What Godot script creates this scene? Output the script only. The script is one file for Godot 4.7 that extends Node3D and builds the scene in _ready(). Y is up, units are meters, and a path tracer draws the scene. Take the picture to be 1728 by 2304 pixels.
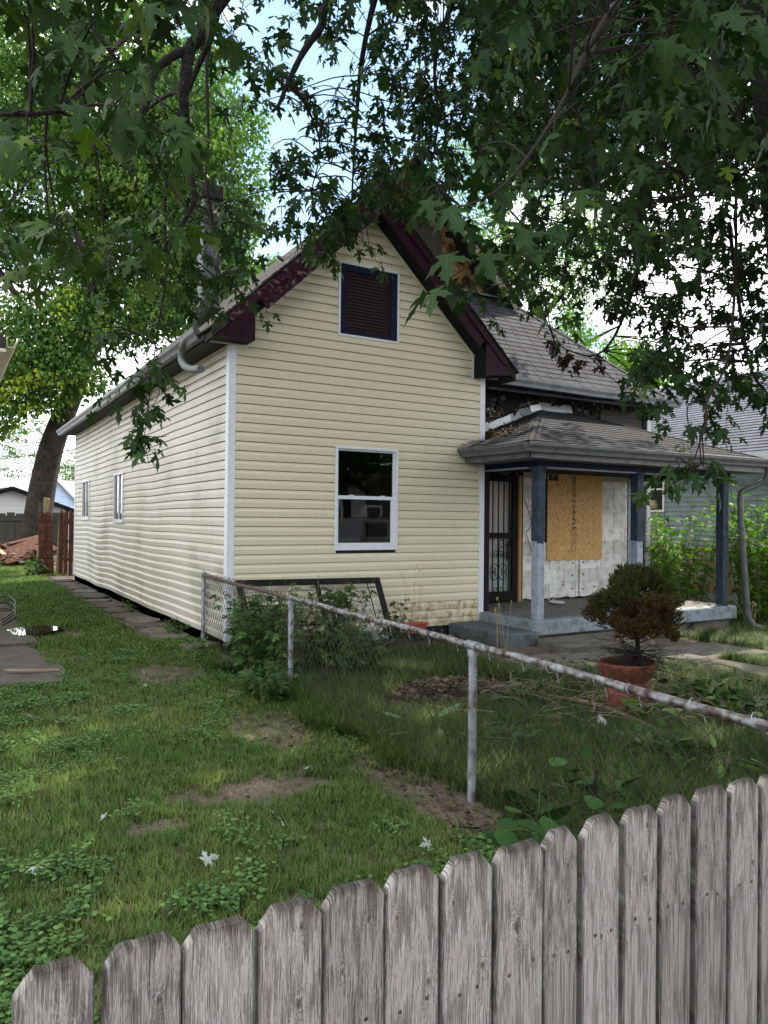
extends Node3D

const CAM := Vector3(-2.9646, 1.5946, 8.7066)
const FPX := 1696.1
const W := 3.811      # front gable wall width
const LEN := 11.79    # side wall length
const YB := 0.14      # underside of the siding
const CO := 0.1143    # siding course
const SL := 0.947     # roof slope
var rng := RandomNumberGenerator.new()
var M := {}
var cam_basis: Basis
var used := {}


# ---------------------------------------------------------------- mesh builder
class MB:
	var v := PackedVector3Array()
	var n := PackedVector3Array()
	var t := PackedVector2Array()
	var ix := PackedInt32Array()

	func quad(a: Vector3, b: Vector3, c: Vector3, d: Vector3, ua := Vector2(0, 1), ub := Vector2(1, 1), uc := Vector2(1, 0), ud := Vector2(0, 0)) -> void:
		var nn := (b - a).cross(c - a)
		if nn.length_squared() < 1e-16:
			nn = (c - a).cross(d - a)
		nn = nn.normalized()
		var k := v.size()
		v.append_array([a, b, c, d])
		n.append_array([nn, nn, nn, nn])
		t.append_array([ua, ub, uc, ud])
		ix.append_array([k, k + 2, k + 1, k, k + 3, k + 2])

	func qout(o: Vector3, a: Vector3, b: Vector3, c: Vector3, d: Vector3) -> void:   # a quad that faces away from o
		if (b - a).cross(c - a).dot(a - o) > 0:
			quad(a, b, c, d)
		else:
			quad(d, c, b, a)

	func tri(a: Vector3, b: Vector3, c: Vector3) -> void:
		var nn := (b - a).cross(c - a).normalized()
		var k := v.size()
		v.append_array([a, b, c])
		n.append_array([nn, nn, nn])
		t.append_array([Vector2(0, 1), Vector2(1, 1), Vector2(0.5, 0)])
		ix.append_array([k, k + 2, k + 1])

	# box with chamfered edges; x is a frame, s the size
	func box(x: Transform3D, s: Vector3, ch := 0.0) -> void:
		var h := s * 0.5
		if ch <= 0.0:
			var q := []
			for i in 8:
				q.append(x * Vector3(h.x if i & 1 else -h.x, h.y if i & 2 else -h.y, h.z if i & 4 else -h.z))
			quad(q[4], q[5], q[7], q[6])
			quad(q[1], q[0], q[2], q[3])
			quad(q[5], q[1], q[3], q[7])
			quad(q[0], q[4], q[6], q[2])
			quad(q[6], q[7], q[3], q[2])
			quad(q[0], q[1], q[5], q[4])
			return
		var c := minf(ch, minf(h.x, minf(h.y, h.z)) * 0.9)
		var i := h - Vector3(c, c, c)
		for ax in 3:
			var a := (ax + 1) % 3
			var b := (ax + 2) % 3
			for sg: float in [-1.0, 1.0]:
				var p := []
				for k: Array in [[-1, -1], [1, -1], [1, 1], [-1, 1]]:
					var w := Vector3()
					w[ax] = sg * h[ax]
					w[a] = k[0] * i[a]
					w[b] = k[1] * i[b]
					p.append(x * w)
				if sg > 0:
					quad(p[0], p[1], p[2], p[3])
				else:
					quad(p[3], p[2], p[1], p[0])
			for s1: float in [-1.0, 1.0]:
				for s2: float in [-1.0, 1.0]:
					var p0 := Vector3()
					var p1 := Vector3()
					p0[a] = s1 * h[a]
					p0[b] = s2 * i[b]
					p1[a] = s1 * i[a]
					p1[b] = s2 * h[b]
					var e := Vector3()
					e[ax] = i[ax]
					qout(x.origin, x * (p0 - e), x * (p0 + e), x * (p1 + e), x * (p1 - e))
		for sx: float in [-1.0, 1.0]:
			for sy: float in [-1.0, 1.0]:
				for sz: float in [-1.0, 1.0]:
					var p0 := x * Vector3(sx * h.x, sy * i.y, sz * i.z)
					var p1 := x * Vector3(sx * i.x, sy * h.y, sz * i.z)
					var p2 := x * Vector3(sx * i.x, sy * i.y, sz * h.z)
					if (p1 - p0).cross(p2 - p0).dot(p0 - x.origin) > 0:
						tri(p0, p1, p2)
					else:
						tri(p2, p1, p0)

	func ab(a: Vector3, b: Vector3, ch := 0.0) -> void:   # axis-aligned box between two corners
		box(Transform3D(Basis(), (a + b) * 0.5), (b - a).abs(), ch)

	# beam of width w (along side) and height h (along up) from a to b
	func beam(a: Vector3, b: Vector3, w: float, h: float, up := Vector3.UP, ch := 0.0) -> void:
		var d := (b - a)
		var z := d.normalized()
		var xx := up.cross(z).normalized()
		if xx.length_squared() < 0.5:
			xx = Vector3.RIGHT.cross(z).normalized()
		var yy := z.cross(xx)
		box(Transform3D(Basis(xx, yy, z), (a + b) * 0.5), Vector3(w, h, d.length()), ch)

	func tube(p: Array, r: Array, sides := 6, caps := true) -> void:
		var m := p.size()
		if m < 2:
			return
		var up := Vector3.UP
		var prev := Vector3()
		var k0 := v.size()
		for i in m:
			var a: Vector3 = p[maxi(i - 1, 0)]
			var b: Vector3 = p[mini(i + 1, m - 1)]
			var d := (b - a).normalized()
			if i == 0:
				prev = d.cross(up)
				if prev.length_squared() < 0.01:
					prev = d.cross(Vector3.RIGHT)
			prev = (prev - d * prev.dot(d)).normalized()
			var q := d.cross(prev)
			var rr: float = r[mini(i, r.size() - 1)]
			for s in sides + 1:
				var f := TAU * s / sides
				var o := prev * cos(f) + q * sin(f)
				v.append(p[i] + o * rr)
				n.append(o)
				t.append(Vector2(float(s) / sides, float(i)))
		for i in m - 1:
			for s in sides:
				var a := k0 + i * (sides + 1) + s
				var b := a + sides + 1
				ix.append_array([a, b, a + 1, a + 1, b, b + 1])
		if caps:
			for e: int in [0, m - 1]:
				var k := v.size()
				var d: Vector3 = (p[0] - p[1]).normalized() if e == 0 else (p[m - 1] - p[m - 2]).normalized()
				v.append(p[e])
				n.append(d)
				t.append(Vector2())
				for s in sides + 1:
					v.append(v[k0 + e * (sides + 1) + s])
					n.append(d)
					t.append(Vector2())
				for s in sides:
					if e == 0:
						ix.append_array([k, k + 1 + s, k + 2 + s])
					else:
						ix.append_array([k, k + 2 + s, k + 1 + s])

	# outline in 2D (counter-clockwise), swept from a to b; rx and ry are the 2D axes
	func extrude(o: PackedVector2Array, a: Vector3, b: Vector3, rx: Vector3, ry: Vector3, caps := true) -> void:
		var m := o.size()
		var flip := rx.cross(ry).dot(b - a) < 0.0
		for i in m:
			var p := rx * o[i].x + ry * o[i].y
			var q := rx * o[(i + 1) % m].x + ry * o[(i + 1) % m].y
			if flip:
				quad(a + q, a + p, b + p, b + q)
			else:
				quad(a + p, a + q, b + q, b + p)
		if caps:
			var f := Geometry2D.triangulate_polygon(o)
			for k in range(0, f.size(), 3):
				var p := []
				for j in 3:
					p.append(rx * o[f[k + j]].x + ry * o[f[k + j]].y)
				var s: float = (p[1] as Vector3 - p[0]).cross(p[2] as Vector3 - p[0]).dot(b - a)
				if s > 0:
					tri(b + p[0], b + p[1], b + p[2])
					tri(a + p[2], a + p[1], a + p[0])
				else:
					tri(b + p[2], b + p[1], b + p[0])
					tri(a + p[0], a + p[1], a + p[2])

	func lathe(prof: PackedVector2Array, sides: int, at := Vector3()) -> void:
		var k0 := v.size()
		var m := prof.size()
		for i in m:
			var d := prof[mini(i + 1, m - 1)] - prof[maxi(i - 1, 0)]
			var nn := Vector2(d.y, -d.x).normalized()
			for s in sides + 1:
				var f := TAU * s / sides
				v.append(at + Vector3(cos(f) * prof[i].x, prof[i].y, sin(f) * prof[i].x))
				n.append(Vector3(cos(f) * nn.x, nn.y, sin(f) * nn.x))
				t.append(Vector2(float(s) / sides, prof[i].y))
		for i in m - 1:
			for s in sides:
				var a := k0 + i * (sides + 1) + s
				var b := a + sides + 1
				ix.append_array([a, a + 1, b, a + 1, b + 1, b])

	func mesh() -> ArrayMesh:
		var r := []
		r.resize(Mesh.ARRAY_MAX)
		r[Mesh.ARRAY_VERTEX] = v
		r[Mesh.ARRAY_NORMAL] = n
		r[Mesh.ARRAY_TEX_UV] = t
		r[Mesh.ARRAY_INDEX] = ix
		var am := ArrayMesh.new()
		am.add_surface_from_arrays(Mesh.PRIMITIVE_TRIANGLES, r)
		return am


# ---------------------------------------------------------------- nodes
func numbered(called: String) -> String:
	var k: int = used.get(called, 0)
	used[called] = k + 1
	return called if k == 0 else "%s_%03d" % [called, k]


func thing(called: String, label: String, category: String, at := Vector3.ZERO, group := "") -> Node3D:
	var o := Node3D.new()
	o.name = numbered(called)
	add_child(o)
	o.position = at
	tag(o, label, category, group)
	return o


func tag(o: Node, label: String, category: String, group := "") -> void:
	o.set_meta("label", label)
	o.set_meta("category", category)
	if group:
		o.set_meta("group", group)


func put(called: String, mesh: Mesh, m: Material, parent: Node = null, x := Transform3D()) -> MeshInstance3D:
	var o := MeshInstance3D.new()
	o.mesh = mesh
	o.material_override = m
	if parent == null:
		o.name = numbered(called)
		add_child(o)
	else:
		var used_here: Dictionary = parent.get_meta("_names", {})
		var k: int = used_here.get(called, 0)
		used_here[called] = k + 1
		parent.set_meta("_names", used_here)
		o.name = called if k == 0 else "%s_%03d" % [called, k]
		parent.add_child(o)
	o.transform = x
	return o


func part(called: String, b: MB, m: Material, parent: Node = null, x := Transform3D()) -> MeshInstance3D:
	return put(called, b.mesh(), m, parent, x)


func struct(called: String, b: MB, m: Material, x := Transform3D()) -> MeshInstance3D:
	var o := put(called, b.mesh(), m, null, x)
	o.set_meta("kind", "structure")
	return o


func copies(called: String, mesh: Mesh, m: Material, xs: Array, cols: Array, parent: Node = null) -> MultiMeshInstance3D:
	var mm := MultiMesh.new()
	mm.transform_format = MultiMesh.TRANSFORM_3D
	mm.use_colors = true
	mm.mesh = mesh
	mm.instance_count = xs.size()
	var buf := PackedFloat32Array()
	buf.resize(xs.size() * 16)
	var k := 0
	for i in xs.size():
		var x: Transform3D = xs[i]
		var c: Color = cols[i]
		buf[k] = x.basis.x.x
		buf[k + 1] = x.basis.y.x
		buf[k + 2] = x.basis.z.x
		buf[k + 3] = x.origin.x
		buf[k + 4] = x.basis.x.y
		buf[k + 5] = x.basis.y.y
		buf[k + 6] = x.basis.z.y
		buf[k + 7] = x.origin.y
		buf[k + 8] = x.basis.x.z
		buf[k + 9] = x.basis.y.z
		buf[k + 10] = x.basis.z.z
		buf[k + 11] = x.origin.z
		buf[k + 12] = c.r
		buf[k + 13] = c.g
		buf[k + 14] = c.b
		buf[k + 15] = 1.0
		k += 16
	mm.buffer = buf
	var o := MultiMeshInstance3D.new()
	o.multimesh = mm
	o.material_override = m
	if parent == null:
		o.name = numbered(called)
		add_child(o)
	else:
		o.name = called
		parent.add_child(o, true)
	return o


# a point seen at a pixel of the photograph, at a depth in metres
func px(u: float, vv: float, d: float) -> Vector3:
	return CAM + cam_basis * Vector3((u - 864.0) / FPX, -(vv - 1152.0) / FPX, -1.0) * d


func pix(p: Vector3) -> Vector3:
	var q := cam_basis.inverse() * (p - CAM)
	return Vector3(864.0 + FPX * q.x / -q.z, 1152.0 - FPX * q.y / -q.z, -q.z)


func rf(a: float, b: float) -> float:
	return rng.randf_range(a, b)


func rdir() -> Vector3:
	return Vector3(rng.randfn(), rng.randfn(), rng.randfn()).normalized()


func frame(x: Vector3, y: Vector3, z: Vector3, o: Vector3) -> Transform3D:
	return Transform3D(Basis(x, y, z), o)


func gh(x: float, z: float) -> float:   # height of the ground
	var y := 0.0
	y -= 0.10 * smoothstep(2.5, 6.5, x) * smoothstep(-2.0, 1.0, z)
	y += 0.25 * smoothstep(-14.0, -24.0, z)
	y += 0.012 * sin(x * 2.1 + 0.7) * sin(z * 1.7) + 0.008 * sin(x * 4.7 + z * 3.1)
	var p := Vector2((x + 1.4) / 0.75, (z - 4.45) / 0.34)
	y -= 0.03 * exp(-p.length_squared() * 1.2)
	return y


# ---------------------------------------------------------------- materials
func ntex(freq: float, stops: Array, size := 256, type := FastNoiseLite.TYPE_SIMPLEX_SMOOTH, octaves := 4, sd := 1) -> NoiseTexture2D:
	var f := FastNoiseLite.new()
	f.noise_type = type
	f.frequency = freq
	f.fractal_octaves = octaves
	f.seed = sd
	var g := Gradient.new()
	var cols := PackedColorArray()
	var offs := PackedFloat32Array()
	for i in stops.size():
		cols.append(stops[i])
		offs.append(0.22 + 0.56 * i / maxf(1.0, stops.size() - 1.0))
	g.colors = cols
	g.offsets = offs
	var t := NoiseTexture2D.new()
	t.noise = f
	t.width = size
	t.height = size
	t.seamless = true
	t.color_ramp = g
	return t


var bumps := {}
var stains := {}


# the same surface in a lighter or darker piece
func tinted(called: String, from: String, f: float) -> void:
	var m: StandardMaterial3D = M[from].duplicate()
	m.resource_name = called
	m.albedo_color = Color(f, f, f)
	m.uv1_offset = Vector3(f * 7.3, f * 3.1, f * 5.7)
	M[called] = m


func bump_tex(kind: String) -> NoiseTexture2D:
	if not bumps.has(kind):
		var st := [Color.BLACK, Color.WHITE]
		bumps[kind] = ntex(0.06, st, 256, FastNoiseLite.TYPE_SIMPLEX_SMOOTH, 5, 9) if kind == "rough" else ntex(0.02, st, 256, FastNoiseLite.TYPE_SIMPLEX_SMOOTH, 3, 5)
	return bumps[kind]


# a colour that varies: fine noise in the base, a broad stain over it
func mat(called: String, stops: Array, scale: Vector3, rough := 0.8, bump := 0.0, stain: Array = [], stain_scale := 0.4, freq := 0.03) -> StandardMaterial3D:
	var m := StandardMaterial3D.new()
	m.resource_name = called
	m.albedo_texture = ntex(freq, stops, 256, FastNoiseLite.TYPE_SIMPLEX_SMOOTH, 4, hash(called) % 1000)
	m.uv1_triplanar = true
	m.uv1_world_triplanar = true
	m.uv1_scale = scale
	m.roughness = rough
	if bump > 0.0:
		m.heightmap_enabled = true
		m.heightmap_texture = bump_tex("rough")
		m.heightmap_scale = bump
	if stain.size():
		m.detail_enabled = true
		m.detail_blend_mode = BaseMaterial3D.BLEND_MODE_MUL
		m.detail_uv_layer = BaseMaterial3D.DETAIL_UV_2
		var key := str(stain)
		if not stains.has(key):
			stains[key] = ntex(0.018, stain, 256, FastNoiseLite.TYPE_SIMPLEX_SMOOTH, 5, hash(key) % 1000)
		m.detail_albedo = stains[key]
		m.uv2_triplanar = true
		m.uv2_world_triplanar = true
		m.uv2_scale = Vector3.ONE * stain_scale
	M[called] = m
	return m


func plain(called: String, c: Color, rough := 0.6, metal := 0.0) -> StandardMaterial3D:
	var m := StandardMaterial3D.new()
	m.resource_name = called
	m.albedo_color = c
	m.roughness = rough
	m.metallic = metal
	M[called] = m
	return m


func leafmat(called: String, through: float, rough := 0.45, veins := true) -> StandardMaterial3D:
	var m := StandardMaterial3D.new()
	m.resource_name = called
	m.vertex_color_use_as_albedo = true
	m.roughness = rough
	m.metallic_specular = 0.28
	m.backlight_enabled = through > 0.0
	m.backlight = Color(through * 0.75, through, through * 0.35)
	m.cull_mode = BaseMaterial3D.CULL_DISABLED
	if veins:
		m.albedo_texture = vein_tex()
	M[called] = m
	return m


var vein: ImageTexture


func vein_tex() -> ImageTexture:
	if vein:
		return vein
	var im := Image.create(128, 128, false, Image.FORMAT_RGB8)
	var f := FastNoiseLite.new()
	f.frequency = 0.05
	f.seed = 3
	for y in 128:
		for x in 128:
			var p := Vector2(x / 127.0 * 1.4 - 0.7, (1.0 - y / 127.0) * 1.2 - 0.1)
			var d := 1.0
			for q: Vector2 in [Vector2(0, 1.05), Vector2(0.66, 0.4), Vector2(-0.66, 0.4), Vector2(0.32, -0.08), Vector2(-0.32, -0.08)]:
				var k := clampf(p.dot(q) / q.length_squared(), 0.0, 1.0)
				d = minf(d, (p - q * k).length() * (0.8 + k))
			var b := 0.82 + 0.1 * f.get_noise_2d(x, y) + 0.5 * smoothstep(0.022, 0.004, d)
			im.set_pixel(x, y, Color(b * 1.0, b, b * 0.95))
	vein = ImageTexture.create_from_image(im)
	return vein


func wood_tex(sd: int, w: int, h: int, lo: Color, hi: Color, warm: Color, knots: Array, weather := true) -> Array:
	var im := Image.create(w, h, false, Image.FORMAT_RGB8)
	var bu := Image.create(w, h, false, Image.FORMAT_L8)
	var f := FastNoiseLite.new()
	f.seed = sd
	f.frequency = 1.0
	f.fractal_octaves = 3
	var g := FastNoiseLite.new()
	g.seed = sd + 7
	g.frequency = 1.0
	g.fractal_octaves = 2
	for y in h:
		for x in w:
			var p := Vector2(float(x) / w, float(y) / w)
			var ring := 0.0
			var kd := 0.0
			var sx := p.x + 0.018 * g.get_noise_2d(p.x * 1.3 + 5.0, p.y * 0.8)
			for k: Vector3 in knots:
				var q := p - Vector2(k.x, k.y)
				var e := Vector2(q.x, q.y * 0.6).length() * (1.0 + 0.35 * g.get_noise_2d(q.x * 9.0, q.y * 6.0))
				var inf := exp(-pow(Vector2(q.x, q.y * 0.45).length() / (k.z * 2.0), 2.0))
				sx += inf * q.x / maxf(absf(q.x) + k.z * 0.4, 0.01) * k.z * 0.75
				kd = maxf(kd, smoothstep(k.z * 0.6, k.z * 0.35, e))
				ring += inf * 0.26 * sin(e * 95.0 + 6.0 * g.get_noise_2d(q.x * 5.0, q.y * 4.0))
				ring -= 0.35 * smoothstep(k.z * 0.10, 0.0, absf(e - k.z * 0.62))
			var fine := f.get_noise_2d(sx * 90.0, p.y * 1.1)
			var fine2 := f.get_noise_2d(sx * 150.0 + 70.0, p.y * 4.0)
			var mid := f.get_noise_2d(sx * 26.0 + 40.0, p.y * 0.9 + 9.0)
			var broad := g.get_noise_2d(sx * 4.0, p.y * 0.9)
			var crack := smoothstep(0.42, 0.66, f.get_noise_2d(sx * 44.0 + 90.0, p.y * 0.6))
			var b := clampf(0.50 + fine * 0.75 + fine2 * 0.5 + mid * 0.55 + broad * 0.6 + ring, 0.0, 1.0)
			var c := lo.lerp(hi, b)
			c = c.lerp(warm, clampf(0.6 * broad + 0.3 * mid + 0.1, 0.0, 0.6))
			c = c.darkened(0.45 * smoothstep(0.06, 0.0, minf(p.x, 1.0 - p.x) + 0.02 * fine))  # board edges darkened in the texture to deepen the shade between pickets
			c = c.lerp(Color(0.26, 0.20, 0.16), kd * 0.7)
			c = c.lerp(lo * 0.30, crack * 0.75)
			if weather:
				var top := smoothstep(0.34, 0.0, p.y + 0.16 * fine + 0.14 * broad + 0.05 * sin(p.x * 5.0))
				c = c.lerp(Color(0.22, 0.18, 0.15), top * 0.72)
				c = c.lerp(Color(0.09, 0.09, 0.075), smoothstep(0.16, 0.02, p.y + 0.09 * fine2 + 0.05 * mid) * 0.85)
				c = c.lerp(Color(0.36, 0.36, 0.20), smoothstep(0.45, 0.65, g.get_noise_2d(p.x * 14.0 + 3.0, p.y * 14.0)) * smoothstep(0.25, 0.08, p.y) * 0.6)
			im.set_pixel(x, y, c)
			bu.set_pixel(x, y, Color.from_hsv(0, 0, clampf(b * 0.7 + 0.3 - crack * 0.8 - kd * 0.25, 0.0, 1.0)))
	return [ImageTexture.create_from_image(im), ImageTexture.create_from_image(bu)]


func _ready() -> void:
	rng.seed = 20240
	# ---- camera, sky, sun, exposure
	cam_basis = Basis.from_euler(Vector3(0.0115375, -0.5320496, 0.0105580))
	var cam := Camera3D.new()
	cam.name = "camera"
	cam.transform = Transform3D(cam_basis, CAM)
	cam.fov = rad_to_deg(2.0 * atan(1152.0 / FPX))
	cam.near = 0.05
	cam.far = 600.0
	add_child(cam)
	var we := WorldEnvironment.new()
	we.name = "environment"
	var e := Environment.new()
	e.background_mode = Environment.BG_SKY
	e.sky = Sky.new()
	e.sky.sky_material = make_sky()
	e.tonemap_mode = Environment.TONE_MAPPER_LINEAR
	e.tonemap_exposure = 5.2
	e.sdfgi_enabled = true
	e.ssao_enabled = true
	e.ssil_enabled = true
	we.environment = e
	add_child(we)
	var sun := DirectionalLight3D.new()
	sun.name = "sun"
	sun.light_energy = 0.6
	sun.light_color = Color(1.0, 0.955, 0.88)
	sun.light_angular_distance = 0.6
	sun.shadow_enabled = true
	sun.look_at_from_position(Vector3(0.72, 0.92, -0.35) * 100.0, Vector3.ZERO)
	add_child(sun)
	materials()
	setting()
	house()
	porch()
	background()
	fences()
	yard_things()
	plants()
	street()
	grass()
	trees()
	maple()
	litter()


func make_sky() -> PanoramaSkyMaterial:
	var w := 768
	var h := 384
	var im := Image.create(w, h, false, Image.FORMAT_RGBF)
	var f := FastNoiseLite.new()
	f.seed = 21
	f.frequency = 1.5
	f.fractal_octaves = 5
	var clear := px(690, 330, 1.0) - CAM
	var clear2 := px(600, 530, 1.0) - CAM
	for y in h:
		var el := PI * (0.5 - (y + 0.5) / h)
		for x in w:
			var az := TAU * (x + 0.5) / w
			var d := Vector3(sin(az) * cos(el), sin(el), -cos(az) * cos(el))   # the left edge looks along -z
			var up := maxf(d.y, 0.0)
			var p := Vector3(d.x, up * 1.7 + 0.1, d.z) * 1.5
			var c := f.get_noise_3dv(p) + 0.35 * f.get_noise_3dv(p * 2.3 + Vector3(9, 4, 2))
			var hole := maxf(exp(-pow(d.angle_to(clear) / 0.21, 2.0)), 0.7 * exp(-pow(d.angle_to(clear2) / 0.1, 2.0)))
			var cl := smoothstep(-0.28, 0.12, c + 0.16 - 0.75 * hole)
			var blue := Color(0.11, 0.185, 0.29).lerp(Color(0.28, 0.34, 0.40), pow(1.0 - up, 2.5))
			var lum := 0.62 + 0.30 * f.get_noise_3dv(p * 1.7 + Vector3(3, 8, 1))
			var white := Color(lum, lum * 1.01, lum * 1.03)
			var col := blue.lerp(white, cl)
			if d.y < 0.0:
				col = col.lerp(Color(0.12, 0.13, 0.10), smoothstep(0.0, -0.12, d.y))
			im.set_pixel(x, y, col)
	var m := PanoramaSkyMaterial.new()
	m.panorama = ImageTexture.create_from_image(im)
	return m


func S(r: float, g: float, b: float) -> Color:   # sRGB 0..255
	return Color(r / 255.0, g / 255.0, b / 255.0)


func materials() -> void:
	mat("siding", [S(200, 194, 169), S(206, 200, 176)], Vector3(2, 2, 2), 0.45)
	mat("siding_low", [S(186, 178, 152), S(200, 193, 168), S(205, 199, 175)], Vector3(3, 3, 3), 0.5, 0.0, [S(182, 174, 158), S(234, 230, 220), S(252, 252, 250), S(255, 255, 255)], 1.3)
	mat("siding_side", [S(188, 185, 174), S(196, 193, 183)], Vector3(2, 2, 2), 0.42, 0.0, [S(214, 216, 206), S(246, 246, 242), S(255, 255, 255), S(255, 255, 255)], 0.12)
	mat("vinyl_white", [S(200, 204, 212), S(210, 214, 221)], Vector3(2, 2, 2), 0.42)
	mat("purple", [S(40, 12, 29), S(50, 17, 36), S(44, 14, 32)], Vector3(6, 6, 6), 0.5, 0.15, [S(200, 200, 200), S(255, 255, 255)], 1.0)
	mat("purple_worn", [S(40, 14, 30), S(45, 17, 34), S(48, 19, 37), S(52, 22, 40), S(62, 38, 48), S(98, 90, 80)], Vector3(1.1, 1.6, 1.1), 0.75, 0.3)
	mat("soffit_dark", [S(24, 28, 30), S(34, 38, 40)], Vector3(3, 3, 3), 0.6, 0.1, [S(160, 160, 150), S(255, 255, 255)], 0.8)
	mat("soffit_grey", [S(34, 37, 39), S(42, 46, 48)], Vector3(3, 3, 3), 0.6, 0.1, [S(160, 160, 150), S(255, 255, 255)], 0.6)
	mat("navy", [S(5, 18, 44), S(8, 23, 53)], Vector3(4, 4, 4), 0.5, 0.1)
	mat("gutter_metal", [S(128, 136, 144), S(146, 153, 161)], Vector3(3, 3, 3), 0.4, 0.0, [S(220, 217, 210), S(246, 245, 242), S(253, 253, 253), S(255, 255, 255)], 0.8)
	mat("gutter_dirty", [S(74, 80, 82), S(96, 101, 104)], Vector3(3, 3, 3), 0.5, 0.1, [S(200, 195, 186), S(236, 233, 228), S(251, 251, 251), S(255, 255, 255)], 0.7)  # grime, and for the near side gutter also leaf shade in the colour
	mat("post_dark", [S(52, 64, 78), S(60, 72, 86)], Vector3(3, 3, 3), 0.6, 0.15, [S(200, 200, 200), S(255, 255, 255)], 1.2)
	mat("post_light", [S(132, 143, 158), S(143, 154, 169)], Vector3(3, 3, 3), 0.6, 0.2, [S(220, 217, 210), S(246, 245, 242), S(253, 253, 253), S(255, 255, 255)], 1.6)
	mat("shingle_0", [S(50, 53, 65), S(68, 71, 84), S(80, 83, 97)], Vector3(9, 9, 9), 0.95, 0.5, [S(200, 200, 200), S(255, 255, 255)], 0.7, 0.1)
	for k in range(1, 5):
		tinted("shingle_%d" % k, "shingle_0", [1.0, 0.92, 0.82, 0.98, 0.87][k])
	mat("porch_shingle_0", [S(24, 26, 36), S(36, 39, 51), S(46, 49, 62)], Vector3(9, 9, 9), 0.95, 0.5, [S(200, 200, 200), S(255, 255, 255)], 0.9, 0.1)
	for k in range(1, 4):
		tinted("porch_shingle_%d" % k, "porch_shingle_0", [1.0, 0.92, 0.82, 0.88][k])
	mat("old_shingle", [S(34, 32, 31), S(60, 56, 53), S(80, 75, 70)], Vector3(5, 5, 5), 0.95, 0.9, [S(160, 160, 150), S(255, 255, 255)], 1.1, 0.06)
	mat("burnt_wood", [S(96, 74, 46), S(150, 122, 80), S(172, 142, 98)], Vector3(2, 7, 2), 0.85, 0.3, [S(60, 52, 46), S(235, 228, 215), S(255, 250, 240), S(255, 255, 250)], 0.4)
	mat("char", [S(12, 11, 11), S(24, 22, 21), S(40, 36, 33)], Vector3(4, 4, 4), 0.95, 0.8)
	mat("burnt_plaster", [S(16, 15, 14), S(60, 55, 50), S(140, 134, 126), S(170, 164, 156)], Vector3(1.4, 1.4, 1.4), 0.95, 0.8, [S(60, 56, 52), S(255, 255, 255)], 0.5)
	mat("asbestos_0", [S(216, 217, 214), S(224, 225, 223), S(228, 229, 227)], Vector3(5, 1.5, 5), 0.75, 0.15, [S(220, 217, 210), S(246, 245, 242), S(253, 253, 253), S(255, 255, 255)], 1.1)
	for k in range(1, 4):
		tinted("asbestos_%d" % k, "asbestos_0", [1.0, 0.96, 0.91, 0.86][k])
	mat("concrete", [S(80, 76, 71), S(102, 98, 91), S(114, 110, 103)], Vector3(3, 3, 3), 0.95, 0.6, [S(200, 195, 186), S(236, 233, 228), S(251, 251, 251), S(255, 255, 255)], 0.6, 0.06)
	mat("concrete_dirty", [S(62, 58, 53), S(82, 77, 70), S(96, 91, 83)], Vector3(3, 3, 3), 0.95, 0.6, [S(200, 195, 186), S(236, 233, 228), S(251, 251, 251), S(255, 255, 255)], 0.5, 0.06)
	mat("slab_paint", [S(108, 120, 128), S(122, 134, 143), S(128, 141, 150)], Vector3(2.5, 2.5, 2.5), 0.7, 0.3, [S(200, 195, 186), S(236, 233, 228), S(251, 251, 251), S(255, 255, 255)], 0.9)
	mat("step_paint", [S(66, 76, 80), S(88, 98, 102)], Vector3(2.5, 2.5, 2.5), 0.8, 0.3, [S(200, 195, 186), S(236, 233, 228), S(251, 251, 251), S(255, 255, 255)], 0.9)
	mat("floor_paint", [S(70, 70, 68), S(98, 98, 96), S(118, 117, 114)], Vector3(2.0, 2.0, 2.0), 0.8, 0.4, [S(200, 195, 186), S(236, 233, 228), S(251, 251, 251), S(255, 255, 255)], 0.8)
	mat("foundation", [S(70, 64, 58), S(104, 98, 90)], Vector3(3, 3, 3), 0.95, 0.8)
	mat("soil", [S(74, 66, 59), S(94, 85, 77), S(112, 103, 94)], Vector3(1.6, 1.6, 1.6), 0.98, 0.7, [S(176, 178, 150), S(232, 226, 214), S(255, 250, 240)], 0.5, 0.07)
	mat("terracotta", [S(112, 56, 38), S(128, 68, 48), S(140, 84, 64)], Vector3(3, 3, 3), 0.85, 0.2, [S(160, 160, 150), S(255, 255, 255)], 2.0)
	mat("red_plastic", [S(140, 56, 42), S(164, 70, 52)], Vector3(4, 4, 4), 0.6, 0.1)
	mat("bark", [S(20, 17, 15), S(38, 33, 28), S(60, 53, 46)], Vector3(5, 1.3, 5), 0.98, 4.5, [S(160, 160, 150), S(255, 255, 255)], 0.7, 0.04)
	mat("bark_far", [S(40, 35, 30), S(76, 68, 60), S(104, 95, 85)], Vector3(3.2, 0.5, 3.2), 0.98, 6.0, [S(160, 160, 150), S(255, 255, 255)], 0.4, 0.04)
	mat("twig", [S(26, 21, 18), S(46, 38, 32)], Vector3(6, 6, 6), 0.95, 0.5)
	mat("dead_wood", [S(96, 84, 70), S(134, 120, 102), S(150, 138, 120)], Vector3(8, 8, 8), 0.95, 0.6)
	mat("brown_paint", [S(72, 38, 27), S(98, 54, 40), S(112, 70, 54)], Vector3(7, 1.2, 7), 0.9, 0.5, [S(160, 160, 150), S(255, 255, 255)], 1.0)
	mat("pale_wood", [S(134, 118, 92), S(162, 146, 116), S(174, 160, 132)], Vector3(7, 1.2, 7), 0.9, 0.4)
	mat("mossy_wood", [S(96, 88, 56), S(130, 120, 84), S(146, 136, 100)], Vector3(7, 1.2, 7), 0.9, 0.4)
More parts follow.
